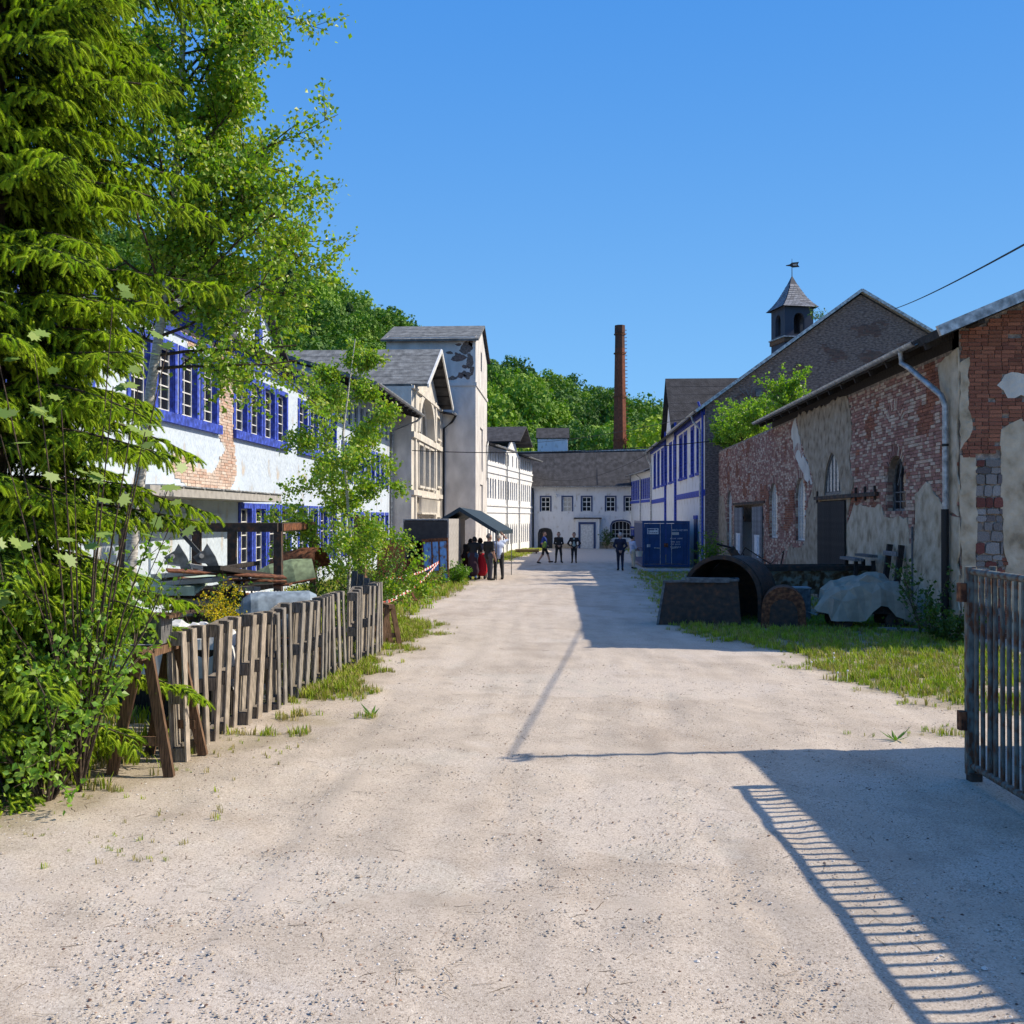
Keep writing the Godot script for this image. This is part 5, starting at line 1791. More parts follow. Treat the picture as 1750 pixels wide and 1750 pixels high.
func build_left_junk() -> void:
	# steel frame
	var f := thing("beam_rack", "rusty brown steel beam frame on posts in the scrap yard", "rack", G(-5.9, 16.5))
	var fb := MB.new()
	for q in [[-7.6, 16.5, -4.84, 16.5], [-4.84, 16.5, -5.3, 20.6]]:
		fb.bar(P(q[0], 2.03, q[1]), P(q[2], 2.03, q[3]), 0.13, 0.15)
	part(fb, "top_beam", M.dark_rust, f)
	for q in [[-7.5, 16.5], [-6.24, 16.5], [-5.63, 16.5], [-4.84, 16.5], [-5.3, 20.6]]:
		var p := MB.new()
		p.bar(G(q[0], q[1], -0.05), P(q[0], 1.96, q[1]), 0.13, 0.13)
		part(p, "post", M.dark_rust, f)
	var ff := MB.new()
	ff.bar(P(-4.79, 2.03, 16.6), P(-5.22, 2.03, 20.5), 0.03, 0.12)
	part(ff, "flange", M.rust, f)
	# cast levers
	for k in 2:
		var l := thing("iron_lever", ["grey cast iron lever plate, nearer of the pair on the scrap", "grey cast iron lever plate, farther of the pair on the scrap"][k], "machine part", P(-5.95 + k * 0.38, 0.95, 15.2 + k * 0.2), "cast iron levers")
		l.rotation = Vector3(0.0, 0.25, 0.12)
		var mb := MB.new()
		var pts := PackedVector2Array([Vector2(-0.22, 0.66), Vector2(-0.05, 0.74), Vector2(0.02, 0.84), Vector2(0.12, 0.62), Vector2(0.16, 0.45), Vector2(0.34, 0.2), Vector2(0.42, 0.0), Vector2(0.24, -0.05), Vector2(0.14, 0.16), Vector2(0.02, 0.34), Vector2(0.0, 0.52), Vector2(-0.16, 0.56)])
		mb.slab(Transform3D(), pts, -0.03, 0.03)
		lpart(mb, "plate", M.steel_grey, l)
		var pin := MB.new()
		pin.tube([Vector3(-0.1, 0.66, -0.05), Vector3(-0.06, 0.66, 0.22)], 0.035, 0.035, 8)
		pin.tube([Vector3(0.26, 0.12, -0.05), Vector3(0.3, 0.12, 0.2)], 0.03, 0.03, 8)
		lpart(pin, "pin", M.tarp_grey, l)
	var po := thing("steel_pole", "dark pole leaning diagonally against the steel frame", "pole", P(-5.6, 1.0, 16.2))
	plank_node(po, Vector3(-1.0, 1.22, 0.1), Vector3(0.05, 0.0, -0.05), 0.06, 0.06, M.steel_grey, "shaft", 0.45)
	var bf := thing("bent_tube_frame", "grey bent tube frame lying on the scrap heap", "frame", P(-5.35, 0.75, 15.4))
	var bt := MB.new()
	bt.tube([Vector3(-0.5, 0.4, 0), Vector3(0.35, 0.56, 0), Vector3(0.5, 0.0, 0.1), Vector3(0.3, -0.05, 0.3), Vector3(-0.6, 0.1, 0.3)], 0.022, 0.022, 6)
	bt.tube([Vector3(0.25, 0.5, 0.05), Vector3(0.42, 0.05, 0.2)], 0.02, 0.02, 6)
	lpart(bt, "tube", M.steel_grey, bf)
	# hulls
	for q in [["green_hull", "green half hull lying bottom up on the scrap heap", P(-5.05, 1.0, 17.4), 0.5, M.hull_green, 0.3], ["rusty_hull", "brown rusty curved hull behind the steel post", P(-5.3, 1.15, 19.2), 0.5, M.rust, -0.2]]:
		var h := thing(q[0], q[1], "hull", q[2])
		h.rotation = Vector3(0, q[5], 0.18)
		var mb := MB.new()
		mb.lathe(Transform3D(Basis(Vector3(0, 0, 1), -PI / 2), Vector3(-0.55, 0, 0)), [Vector2(0.12, 0.0), Vector2(0.3, 0.12), Vector2(0.4, 0.4), Vector2(0.42, 0.8), Vector2(0.36, 1.15)], 16, PI / 2, PI * 1.5)
		mb.lathe(Transform3D(Basis(Vector3(0, 0, 1), -PI / 2), Vector3(-0.55, 0, 0)), [Vector2(0.34, 1.15), Vector2(0.4, 0.8), Vector2(0.38, 0.4), Vector2(0.28, 0.12), Vector2(0.1, 0.02)], 16, PI / 2, PI * 1.5)
		lpart(mb, "shell", q[4], h)
		var rim := MB.new()
		rim.tube([Vector3(-0.5, 0.0, 0.14), Vector3(-0.2, 0.02, 0.4), Vector3(0.25, 0.02, 0.44), Vector3(0.6, 0.02, 0.38)], 0.02, 0.02, 5)
		lpart(rim, "rim", M.rust, h)
	# heap of rusty plates and beams, lying layer on layer
	var hp := 0
	for lay in 12:
		for k in 5:
			var len := rng.randf_range(0.9, 1.9)
			var c := P(rng.randf_range(-5.9, -4.6 - lay * 0.02), 0.06 + lay * 0.125 + rng.randf_range(0, 0.02) - 0.12, rng.randf_range(14.0, 16.0))
			var ang := rng.randf_range(-0.5, 0.5) + (0.0 if k % 3 else 1.2)
			var kind := rng.randi() % 4
			var o := thing("scrap_plank", ["flat rusty plate lying in the heap behind the pallets", "brown steel section lying in the heap behind the pallets", "dark old plank lying in the heap behind the pallets", "pale grey lath lying in the heap behind the pallets"][kind], "scrap", c, ["rusty plates in the heap", "steel sections in the heap", "dark planks in the heap", "pale laths in the heap"][kind])
			o.rotation = Vector3(rng.randf_range(-0.12, 0.12), ang, rng.randf_range(-0.12, 0.12))
			var mb := MB.new()
			if kind == 1:
				mb.box(Vector3(-len / 2, 0, -0.06), Vector3(len / 2, 0.015, 0.06))
				mb.box(Vector3(-len / 2, 0.095, -0.06), Vector3(len / 2, 0.11, 0.06))
				mb.box(Vector3(-len / 2, 0.015, -0.008), Vector3(len / 2, 0.095, 0.008))
			else:
				mb.bevel(Transform3D(Basis(Vector3(0, 0, 1), PI / 2), Vector3(0, 0.04, 0)), Vector3(0.03 if kind == 0 else 0.07, len, rng.randf_range(0.12, 0.35)), 0.006)
			lpart(mb, "piece", [M.rust, M.dark_rust, M.wood_dark, M.tarp_grey][kind], o)
			hp += 1
	var cp := thing("ribbed_hose", "white ribbed plastic hose coiled under the green hull", "hose", P(-4.95, 0.85, 16.2))
	var hm := MB.new()
	for k in 12:
		hm.lathe(Transform3D(Basis(Vector3(0, 0, 1), -PI / 2 + 0.1), Vector3(-0.35 + k * 0.055, 0, 0)), [Vector2(0.1, 0), Vector2(0.13, 0.015), Vector2(0.13, 0.03), Vector2(0.1, 0.045), Vector2(0.1, 0.055)], 12)
	lpart(hm, "ribs", M.sheet_white, cp)
	var pg := thing("pale_green_panel", "pale green sheet metal panel lying flat by the spruce", "panel", P(-6.2, 1.2, 14.5))
	var pm := MB.new()
	pm.tbox(Transform3D(Basis(Vector3(1, 0, 0), 0.25), Vector3.ZERO), Vector3(1.7, 0.04, 0.9))
	pm.tbox(Transform3D(Basis(Vector3(1, 0, 0), 0.25), Vector3(0, -0.04, 0.44)), Vector3(1.7, 0.1, 0.02))
	lpart(pm, "sheet", M.pale_green, pg)
	var pt := MB.new()
	for x in [-0.7, 0.7]:
		pt.bar(Vector3(x, -0.05, 0), Vector3(x, -1.3, 0), 0.08, 0.08)
	lpart(pt, "leg", M.dark_rust, pg)
	# crumpled white sheets
	for q in [[-4.9, 11.7, 1.5, "white plastic sheet bunched over a crate, left one behind the first pallet"], [-4.25, 11.3, 1.0, "white plastic sheet bunched over a crate, right one behind the first pallet"]]:
		var s := thing("plastic_sheet", q[3], "sheet", G(q[0], q[1]), "white sheets behind the pallets")
		var mb := MB.new()
		var nz := FastNoiseLite.new()
		nz.seed = int(q[2] * 10)
		nz.frequency = 1.6
		var n := 14
		var g := []
		for i in n + 1:
			var row := []
			for j in n + 1:
				var u: float = (i / float(n) - 0.5) * q[2]
				var w := (j / float(n) - 0.5) * 0.9
				var e := maxf(absf(i / float(n) - 0.5), absf(j / float(n) - 0.5)) * 2.0
				row.append(Vector3(u, 1.02 + nz.get_noise_2d(u * 2.0, w * 2.0) * 0.14 - pow(e, 5.0) * 0.6, w))
			g.append(row)
		for i in n:
			for j in n:
				mb.quad(g[i][j], g[i + 1][j], g[i + 1][j + 1], g[i][j + 1], Vector3.UP)
		lpart(mb, "sheet", M.sheet_white, s)
		var cr := MB.new()
		cr.box(Vector3(-q[2] * 0.42, 0, -0.38), Vector3(q[2] * 0.42, 0.8, 0.38))
		lpart(cr, "crate", M.wood_dark, s)
	var tk := thing("steel_tank", "blue grey round-ended steel tank behind the pallet fence", "tank", G(-4.25, 13.9))
	tk.rotation.y = 0.35
	tk.scale = Vector3(0.85, 0.92, 0.85)
	var tm := MB.new()
	tm.lathe(Transform3D(Basis(Vector3(0, 0, 1), -PI / 2), Vector3(-0.3, 1.0, 0)), [Vector2(0.01, -0.16), Vector2(0.14, -0.14), Vector2(0.26, -0.08), Vector2(0.34, 0.04), Vector2(0.36, 0.16), Vector2(0.36, 1.0), Vector2(0.3, 1.12), Vector2(0.01, 1.18)], 24)
	lpart(tm, "shell", M.tank_blue, tk)
	var nz2 := MB.new()
	nz2.tube([Vector3(-0.42, 1.05, 0.1), Vector3(-0.52, 1.1, 0.12)], 0.03, 0.03, 8)
	lpart(nz2, "nozzle", M.sheet_white, tk)
	var sd := MB.new()
	for x in [0.0, 0.8]:
		sd.box(Vector3(x, 0, -0.3), Vector3(x + 0.1, 0.7, 0.3))
	lpart(sd, "cradle", M.dark_rust, tk)
	# covered trailer and what leans on it
	var tr := thing("covered_trailer", "box trailer with grey tarpaulin, open at the back, before the tent", "trailer", G(-5.05, 36.0))
	var side := MB.new()
	side.box(Vector3(0.72, 0.45, -5.8), Vector3(0.78, 2.36, 0.0))
	side.box(Vector3(-0.9, 0.45, -5.8), Vector3(-0.84, 2.36, 0.0))
	side.box(Vector3(-0.9, 2.36, -5.8), Vector3(0.78, 2.41, 0.0))
	side.box(Vector3(-0.84, 0.45, -5.8), Vector3(0.72, 2.36, -5.74))
	lpart(side, "tarpaulin", M.tarp_grey, tr)
	var flap := MB.new()
	flap.tbox(Transform3D(Basis(Vector3(1, 0, 0), 0.1), Vector3(-0.06, 1.96, 0.0)), Vector3(1.6, 0.72, 0.02))
	lpart(flap, "back_flap", M.tarp_dark, tr)
	var bed := MB.new()
	bed.box(Vector3(-0.9, 0.45, -5.8), Vector3(0.78, 0.58, 0.05))
	bed.box(Vector3(-0.84, 0.58, -0.06), Vector3(0.72, 0.95, 0.0))
	lpart(bed, "bed", M.rust, tr)
	for sx in [-0.75, 0.62]:
		for z in [-2.4, -3.3]:
			var wh := MB.new()
			wh.lathe(Transform3D(Basis(Vector3(0, 0, 1), PI / 2), Vector3(sx + 0.1, 0.3, z)), [Vector2(0.12, -0.08), Vector2(0.28, -0.09), Vector2(0.3, -0.05), Vector2(0.3, 0.05), Vector2(0.28, 0.09), Vector2(0.12, 0.08)], 16)
			lpart(wh, "wheel", M.tarp_dark, tr)
	var jk := MB.new()
	for x in [-0.8, 0.7]:
		jk.bar(Vector3(x, 0, -0.3), Vector3(x, 0.46, -0.3), 0.06, 0.06)
		jk.bar(Vector3(x, 0, -5.5), Vector3(x, 0.46, -5.5), 0.06, 0.06)
	lpart(jk, "prop", M.zinc, tr)
	var cb := thing("blue_door", "peeling bright blue panelled door leaning on the trailer", "door", G(-4.62, 35.2))
	cb.rotation = Vector3(-0.12, -0.1, 0.06)
	for q in [[-0.42, -0.14], [-0.12, 0.12], [0.14, 0.42]]:
		var pn := MB.new()
		pn.box(Vector3(q[0], 0.1, 0.0), Vector3(q[1], 1.6, 0.03))
		lpart(pn, "panel", M.blue_paint, cb)
	var cf := MB.new()
	cf.box(Vector3(-0.48, 1.6, -0.01), Vector3(0.48, 1.72, 0.05))
	for x in [-0.48, -0.14, 0.12, 0.42]:
		cf.box(Vector3(x, 0.0, -0.01), Vector3(x + 0.055, 1.6, 0.045))
	cf.box(Vector3(-0.48, 0.45, 0.046), Vector3(0.48, 0.56, 0.06))
	lpart(cf, "frame", M.rust, cb)
	var op := thing("plywood_sheet", "orange brown plywood sheet propped up behind the young birch", "board", G(-5.95, 33.5))
	var om := MB.new()
	om.tbox(Transform3D(Basis(Vector3(1, 0, 0), -0.1), Vector3(0, 0.85, 0)), Vector3(0.95, 1.7, 0.03))
	lpart(om, "board", M.orange_ply, op)
	var gp := thing("brick_pier", "brown gatepost of bricks showing through the young birch", "post", G(-7.1, 34.0))
	var gm := MB.new()
	gm.box(Vector3(-0.2, 0, -0.2), Vector3(0.2, 2.4, 0.2))
	gm.box(Vector3(-0.26, 2.4, -0.26), Vector3(0.26, 2.5, 0.26))
	lpart(gm, "shaft", M.wood_brown, gp)
	var gg := thing("rusty_grate", "small rusty bar grate leaning over by the barrier tape", "grate", G(-4.3, 26.3))
	gg.rotation = Vector3(-0.95, 0.1, 0.35)
	for k in 7:
		plank_node(gg, Vector3(-0.36 + k * 0.12, 0, 0), Vector3(-0.36 + k * 0.12, 0.9, 0), 0.05, 0.03, M.rust, "grate_bar", 1.2)
	for y in [0.15, 0.75]:
		plank_node(gg, Vector3(-0.4, y, 0.03), Vector3(0.4, y, 0.03), 0.03, 0.05, M.rust, "cross_bar")
	var tp := thing("barrier_tape", "red and white barrier tape strung from the far trestle", "tape", G(-3.4, 18.4, 0.62))
	var a := P(-3.5, 0.55, 18.6)
	for leg in [[a, P(-4.5, 0.62, 34.9)], [P(-4.5, 0.62, 34.9), P(-5.6, 0.35, 30.0)]]:
		for k in 40:
			var p0: Vector3 = leg[0].lerp(leg[1], k / 40.0)
			var p1: Vector3 = leg[0].lerp(leg[1], (k + 1) / 40.0)
			var sg := 0.18
			p0.y -= sg * sin(PI * k / 40.0)
			p1.y -= sg * sin(PI * (k + 1) / 40.0)
			var mb := MB.new()
			mb.bar(p0, p1, 0.008, 0.075)
			part(mb, "stripe", M.tape_red if k % 2 else M.tape_white, tp)
	# tent
	var tt := thing("party_tent", "dark blue green pitched tent canopy on thin poles", "tent", G(-3.5, 41.5))
	var fa := P(-4.25, 2.6, 39.4)
	var fr := P(-2.72, 1.66, 39.4)
	var fl := P(-5.8, 1.66, 39.4)
	var ra := P(-3.75, 2.48, 43.6)
	var rr := P(-2.36, 1.66, 43.6)
	var rl := P(-5.2, 1.66, 43.6)
	roof_slab(tt, fa, fr, rr, ra, 0.025, M.tent, "canopy")
	roof_slab(tt, fa, fl, rl, ra, 0.025, M.tent, "canopy")
	var val := MB.new()
	for e in [[fr, rr], [fa, fr], [fa, fl], [ra, rr]]:
		val.quad(e[0], e[1], e[1] - Vector3(0, 0.16, 0), e[0] - Vector3(0, 0.16, 0))
	part(val, "valance", M.tent, tt)
	for q in [fr, rr, fl, rl, fr.lerp(rr, 0.45)]:
		var pm2 := MB.new()
		pm2.tube([q - Vector3(0.05, 0.02, 0), Vector3(q.x - 0.05, gh(q.x, -q.z), q.z)], 0.02, 0.02, 6)
		part(pm2, "pole", M.steel_grey, tt)
	var tb := thing("beer_table", "brown folding table under the tent", "table", G(-3.9, 40.9))
	var ttop := MB.new()
	ttop.box(Vector3(-1.0, 0.74, -0.3), Vector3(0.75, 0.78, 0.3))
	lpart(ttop, "table_top", M.wood_brown, tb)
	for x in [-0.8, 0.6]:
		for z in [-0.22, 0.22]:
			plank_node(tb, Vector3(x, 0, z), Vector3(x, 0.74, z), 0.03, 0.03, M.steel_grey, "leg")
	var st := thing("plank_stack", "low stack of planks on the grass by the far white factory", "planks", G(-3.0, 76.0))
	for k in 6:
		plank_node(st, Vector3(-0.9, 0.16 + (k / 3) * 0.12, -0.3 + (k % 3) * 0.28), Vector3(0.9, 0.16 + (k / 3) * 0.12, -0.3 + (k % 3) * 0.28), 0.24, 0.08, M.wood_brown, "plank", rng.randf_range(0.8, 1.6))
	for x in [-0.7, 0.7]:
		plank_node(st, Vector3(x, 0.06, -0.4), Vector3(x, 0.06, 0.4), 0.1, 0.12, M.wood_dark, "bearer")


func build_right_junk() -> void:
	# boiler half-shell with its chute
	var b := thing("boiler_shell", "big dark rusty half-round boiler hood open to the front", "scrap", G(3.45, 22.4))
	b.rotation.y = -0.45
	var r := 0.85
	var ln := 1.5
	var mb := MB.new()
	var t := Transform3D(Basis(Vector3(1, 0, 0), Vector3(0, 0, -1), Vector3(0, 1, 0)), Vector3(0, 0.62, 0))
	mb.lathe(t, [Vector2(r, 0), Vector2(r, ln)], 28, 0, PI)
	mb.lathe(t, [Vector2(r - 0.02, ln), Vector2(r - 0.02, 0)], 28, 0, PI)
	for sx in [-1, 1]:
		mb.box(Vector3(sx * r - 0.01 * sx, 0.0, -ln), Vector3(sx * (r - 0.02) - 0.01 * sx, 0.62, 0))
	lpart(mb, "hood", M.dark_rust, b)
	var rim := MB.new()
	for z in [0.0, 0.16]:
		rim.lathe(Transform3D(t.basis, Vector3(0, 0.62, -z)), [Vector2(r + 0.05, -0.03), Vector2(r + 0.05, 0.03)], 28, 0, PI)
		rim.lathe(Transform3D(t.basis, Vector3(0, 0.62, -z)), [Vector2(r - 0.04, -0.03), Vector2(r + 0.05, -0.03)], 28, 0, PI)
		for sx in [-1, 1]:
			rim.box(Vector3(sx * (r + 0.05), 0.0, -z - 0.03), Vector3(sx * (r - 0.03), 0.62, -z + 0.03))
	lpart(rim, "rim", M.dark_rust, b)
	var ba := MB.new()
	ba.slab(Transform3D(Basis(), Vector3(0, 0.62, -ln)), PackedVector2Array([Vector2(-r, 0), Vector2(r, 0), Vector2(r * 0.87, r * 0.5), Vector2(r * 0.5, r * 0.87), Vector2(0, r), Vector2(-r * 0.5, r * 0.87), Vector2(-r * 0.87, r * 0.5)]), -0.02, 0.0)
	ba.box(Vector3(-r, 0, -ln), Vector3(r, 0.62, -ln - 0.02))
	lpart(ba, "back_plate", M.dark_rust, b)
	var ch := thing("feed_chute", "dark grey slope-sided iron chute in front of the boiler hood", "scrap", G(2.95, 22.0))
	ch.rotation.y = -0.12
	var cm := MB.new()
	var lo := [Vector3(-0.95, 0, 0.1), Vector3(0.85, 0, 0.15), Vector3(0.85, 0, -0.6), Vector3(-0.95, 0, -0.6)]
	var hi := [Vector3(-0.8, 0.95, 0.0), Vector3(0.78, 1.0, 0.05), Vector3(0.78, 1.0, -0.5), Vector3(-0.8, 0.88, -0.5)]
	for i in 4:
		var j := (i + 1) % 4
		cm.quad(lo[i], lo[j], hi[j], hi[i], (lo[i] + lo[j]) * 0.5 - Vector3(0, 0, -0.25))
	lpart(cm, "side_plate", M.dark_rust, ch)
	var cr := MB.new()
	for i in 4:
		cr.bar(hi[i], hi[(i + 1) % 4], 0.06, 0.05)
	cr.bar(lo[0], hi[0], 0.05, 0.05)
	cr.box(Vector3(-0.35, 0.94, 0.02), Vector3(0.6, 1.05, 0.09))
	lpart(cr, "lip", M.steel_grey, ch)
	var d := thing("stove_hood", "small reddish rusty round-topped furnace hood in the grass", "scrap", G(4.6, 21.4))
	d.rotation.y = -0.2
	var dm := MB.new()
	var pts := PackedVector2Array([Vector2(-0.47, 0), Vector2(0.47, 0)])
	for k in 15:
		var an := PI * k / 14.0
		pts.append(Vector2(cos(an) * 0.45, 0.42 + sin(an) * 0.46))
	dm.slab(Transform3D(), pts, -0.9, 0.0)
	lpart(dm, "casing", M.rust, d)
	var dr := MB.new()
	var p2 := PackedVector2Array([Vector2(-0.3, 0.0), Vector2(0.3, 0.0)])
	for k in 11:
		var an := PI * k / 10.0
		p2.append(Vector2(cos(an) * 0.28, 0.36 + sin(an) * 0.26))
	dr.slab(Transform3D(), p2, 0.0, 0.05)
	lpart(dr, "door", M.dark_rust, d)
	var tg := thing("iron_trough", "long iron trough with flaking pale paint behind the tarpaulin", "trough", G(6.2, 25.2))
	tg.rotation.y = 0.12
	var tm := MB.new()
	tm.quad(Vector3(-1.6, 1.08, 0.45), Vector3(1.35, 1.08, 0.45), Vector3(1.35, 0.5, 0.25), Vector3(-1.6, 0.5, 0.25), Vector3(0, -0.3, 1))
	tm.quad(Vector3(-1.6, 1.08, -0.45), Vector3(1.35, 1.08, -0.45), Vector3(1.35, 0.5, -0.25), Vector3(-1.6, 0.5, -0.25), Vector3(0, -0.3, -1))
	tm.quad(Vector3(-1.6, 0.5, 0.25), Vector3(1.35, 0.5, 0.25), Vector3(1.35, 0.5, -0.25), Vector3(-1.6, 0.5, -0.25), Vector3(0, -1, 0))
	for x in [-1.6, 1.35]:
		tm.quad(Vector3(x, 1.08, 0.45), Vector3(x, 0.5, 0.25), Vector3(x, 0.5, -0.25), Vector3(x, 1.08, -0.45), Vector3(x, 0, 0))
	lpart(tm, "basin", M.trough, tg)
	var tl := MB.new()
	tl.box(Vector3(-1.75, 1.08, 0.38), Vector3(1.45, 1.2, 0.52))
	tl.box(Vector3(-1.75, 1.08, -0.52), Vector3(1.45, 1.2, -0.38))
	lpart(tl, "rim_beam", M.dark_rust, tg)
	for x in [-1.2, 0.9]:
		for z in [-0.22, 0.22]:
			plank_node(tg, Vector3(x, -0.05, z), Vector3(x, 0.52, z), 0.12, 0.12, M.dark_rust, "leg")
	# tarpaulin over a cart
	var tc := thing("covered_cart", "low cart heaped under a crumpled grey beige tarpaulin", "cart", G(6.35, 21.6))
	var nz := FastNoiseLite.new()
	nz.seed = 21
	nz.frequency = 1.1
	nz.fractal_octaves = 2
	var rows := []
	var n := 12
	for i in n + 1:
		var row := []
		var u := i / float(n) * 2.0 - 1.0
		for j in n + 1:
			var w := j / float(n) * 2.0 - 1.0
			var e := maxf(absf(u), absf(w))
			var top := 0.98 - 0.08 * absf(u) + 0.12 * exp(-pow((u - 0.2) / 0.35, 2.0)) - 0.1 * w
			var hang := clampf((e - 0.76) / 0.24, 0.0, 1.0)
			var f := nz.get_noise_2d(u * 1.3 + 3.0, w * 1.1)
			var hem := 0.3 + 0.12 * sin(u * 4.2 + 0.8) + 0.14 * f
			var y := lerpf(top + f * 0.14, hem, pow(hang, 1.15))
			var out := 1.0 + f * 0.12 + hang * 0.1 * sin(u * 9.0 + w * 8.0)
			row.append(Vector3(u * 0.98 * out, y, w * 0.55 * out) + rand_dir() * 0.035)
		rows.append(row)
	var tp := MB.new()
	for i in n:
		for j in n:
			if (i + j) % 2:
				tp.quad(rows[i][j], rows[i + 1][j], rows[i + 1][j + 1], rows[i][j + 1], Vector3(0, 1, 0.2))
			else:
				tp.quad(rows[i + 1][j], rows[i + 1][j + 1], rows[i][j + 1], rows[i][j], Vector3(0, 1, 0.2))
	lpart(tp, "tarpaulin", M.tarp, tc)
	var ck := MB.new()
	ck.box(Vector3(-0.75, 0.34, -0.4), Vector3(0.75, 0.5, 0.4))
	lpart(ck, "deck", M.wood_dark, tc)
	for x in [-0.55, 0.5]:
		for z in [-0.38, 0.38]:
			var wh := MB.new()
			wh.lathe(Transform3D(Basis(Vector3(1, 0, 0), PI / 2), Vector3(x, 0.19, z)), [Vector2(0.04, -0.04), Vector2(0.19, -0.04), Vector2(0.2, 0.0), Vector2(0.19, 0.04), Vector2(0.04, 0.04)], 14)
			lpart(wh, "wheel", M.dark_rust, tc)
	var bx := thing("metal_cabinet", "pale grey metal cabinet half hidden between hood and cart", "cabinet", G(5.35, 23.6))
	var bm := MB.new()
	bm.bevel(Transform3D(Basis(), Vector3(0, 0.36, 0)), Vector3(0.6, 0.72, 0.45), 0.02)
	lpart(bm, "case", M.steel_grey, bx)
	var bt := MB.new()
	bt.box(Vector3(-0.31, 0.72, -0.24), Vector3(0.31, 0.75, 0.24))
	lpart(bt, "lid", M.tarp_grey, bx)
	# wooden racks against the wall
	var wr := thing("wooden_rack", "dark wooden rack leaning against the brick wall behind the cart", "rack", G(7.35, 22.9))
	for z in [-0.55, 0.25]:
		plank_node(wr, Vector3(-0.1, 0, z), Vector3(0.12, 1.75, z), 0.12, 0.09, M.wood_dark, "upright")
	for y in [0.5, 1.55]:
		plank_node(wr, Vector3(-0.1 + y * 0.12 - 0.08, y, -0.6), Vector3(-0.1 + y * 0.12 - 0.08, y, 0.3), 0.05, 0.1, M.wood_grey, "rail", 0.35)
	var wb := thing("wooden_bench", "old wooden sawbench beside the rack at the brick wall", "bench", G(7.1, 24.6))
	for q in [[-0.25, -0.4], [-0.25, 0.5], [0.25, -0.4], [0.25, 0.5]]:
		plank_node(wb, Vector3(q[0], 0, q[1]), Vector3(q[0] * 0.8, 1.35, q[1] * 0.9), 0.08, 0.08, M.wood_dark, "leg")
	plank_node(wb, Vector3(-0.2, 1.38, -0.6), Vector3(-0.2, 1.38, 0.7), 0.2, 0.07, M.wood_grey, "top_board", 0.3)
	plank_node(wb, Vector3(0.15, 1.46, -0.5), Vector3(0.15, 1.46, 0.6), 0.22, 0.06, M.wood_grey, "top_board", 0.22)
	var bf := thing("bent_rod_frame", "thin bent iron rod frame sticking up before the plank gates", "frame", G(5.9, 31.0))
	var rd := MB.new()
	rd.tube([Vector3(-0.9, 0.6, 0), Vector3(-0.4, 1.5, 0), Vector3(0.35, 1.0, 0.1), Vector3(0.75, 1.4, 0.1), Vector3(0.55, 0.4, 0.1), Vector3(0.5, 0, 0.1)], 0.025, 0.025, 6)
	rd.tube([Vector3(-0.9, 0.0, 0), Vector3(-0.9, 0.62, 0)], 0.025, 0.025, 6)
	rd.tube([Vector3(0.35, 0.0, 0.1), Vector3(0.35, 1.0, 0.1)], 0.02, 0.02, 6)
	lpart(rd, "rod", M.dark_rust, bf)
	var cn := thing("rusty_funnel", "orange rusty sheet metal funnel on the scrap before the gates", "scrap", G(5.6, 29.5))
	var fm := MB.new()
	fm.lathe(Transform3D(Basis(Vector3(0, 0, 1), 0.2), Vector3(0, 0.25, 0)), [Vector2(0.75, 0.0), Vector2(0.5, 0.45), Vector2(0.12, 0.75), Vector2(0.11, 0.82)], 20)
	lpart(fm, "cone", M.rust, cn)
	var fs := MB.new()
	fs.box(Vector3(-0.5, 0, -0.4), Vector3(0.5, 0.3, 0.4))
	lpart(fs, "stand", M.dark_rust, cn)
	var ml := thing("machine_stub", "dark machine head with handle poking up behind the boiler hood", "machine", G(4.6, 27.5))
	var mm := MB.new()
	mm.bevel(Transform3D(Basis(), Vector3(0, 0.62, 0)), Vector3(0.3, 1.24, 0.3), 0.03)
	mm.bevel(Transform3D(Basis(Vector3(0, 0, 1), 0.6), Vector3(0.02, 1.36, 0)), Vector3(0.2, 0.5, 0.2), 0.03)
	lpart(mm, "column", M.dark_rust, ml)
	var mh := MB.new()
	mh.tube([Vector3(0.0, 1.55, 0), Vector3(-0.5, 1.68, 0.05)], 0.035, 0.03, 6)
	lpart(mh, "handle", M.black_metal, ml)
	var pk := 0
	for q in [[7.0, 20.6, 0.35, "short grey plank on the ground below the drainpipe"], [7.25, 21.6, 0.2, "thin grey lath on the ground near the brick wall"]]:
		var p := thing("loose_plank", q[3], "plank", G(q[0], q[1]))
		plank_node(p, Vector3(-0.55, 0.06, -q[2]), Vector3(0.3, 0.09, q[2]), 0.16 if pk == 0 else 0.06, 0.05, M.wood_grey, "plank", 0.35)
		pk += 1
	var cs := thing("concrete_slab", "low concrete doorstep strip before the container", "slab", G(5.0, 47.0))
	var sm := MB.new()
	sm.bevel(Transform3D(Basis(Vector3(0, 0, 1), PI / 2), Vector3(0.6, 0.03, 0)), Vector3(0.12, 4.0, 0.9), 0.02)
	lpart(sm, "slab", M.tarp_grey, cs)


# ---------------------------------------------------------------- plants
func leaf(mb: MB, p: Vector3, tip: Vector3, side: Vector3, ln: float, wd: float) -> void:
	var up := tip.cross(side).normalized()
	var a := p
	var m := p + tip * ln * 0.42
	var l := m + side * wd * 0.5 + up * wd * 0.16
	var r := m - side * wd * 0.5 + up * wd * 0.16
	var e := p + tip * ln
	mb.tri(a, l, e)
	mb.tri(a, e, r)


func rand_dir() -> Vector3:
	var z := rng.randf_range(-1, 1)
	var f := rng.randf_range(0, TAU)
	var s := sqrt(1.0 - z * z)
	return Vector3(s * cos(f), z, s * sin(f))


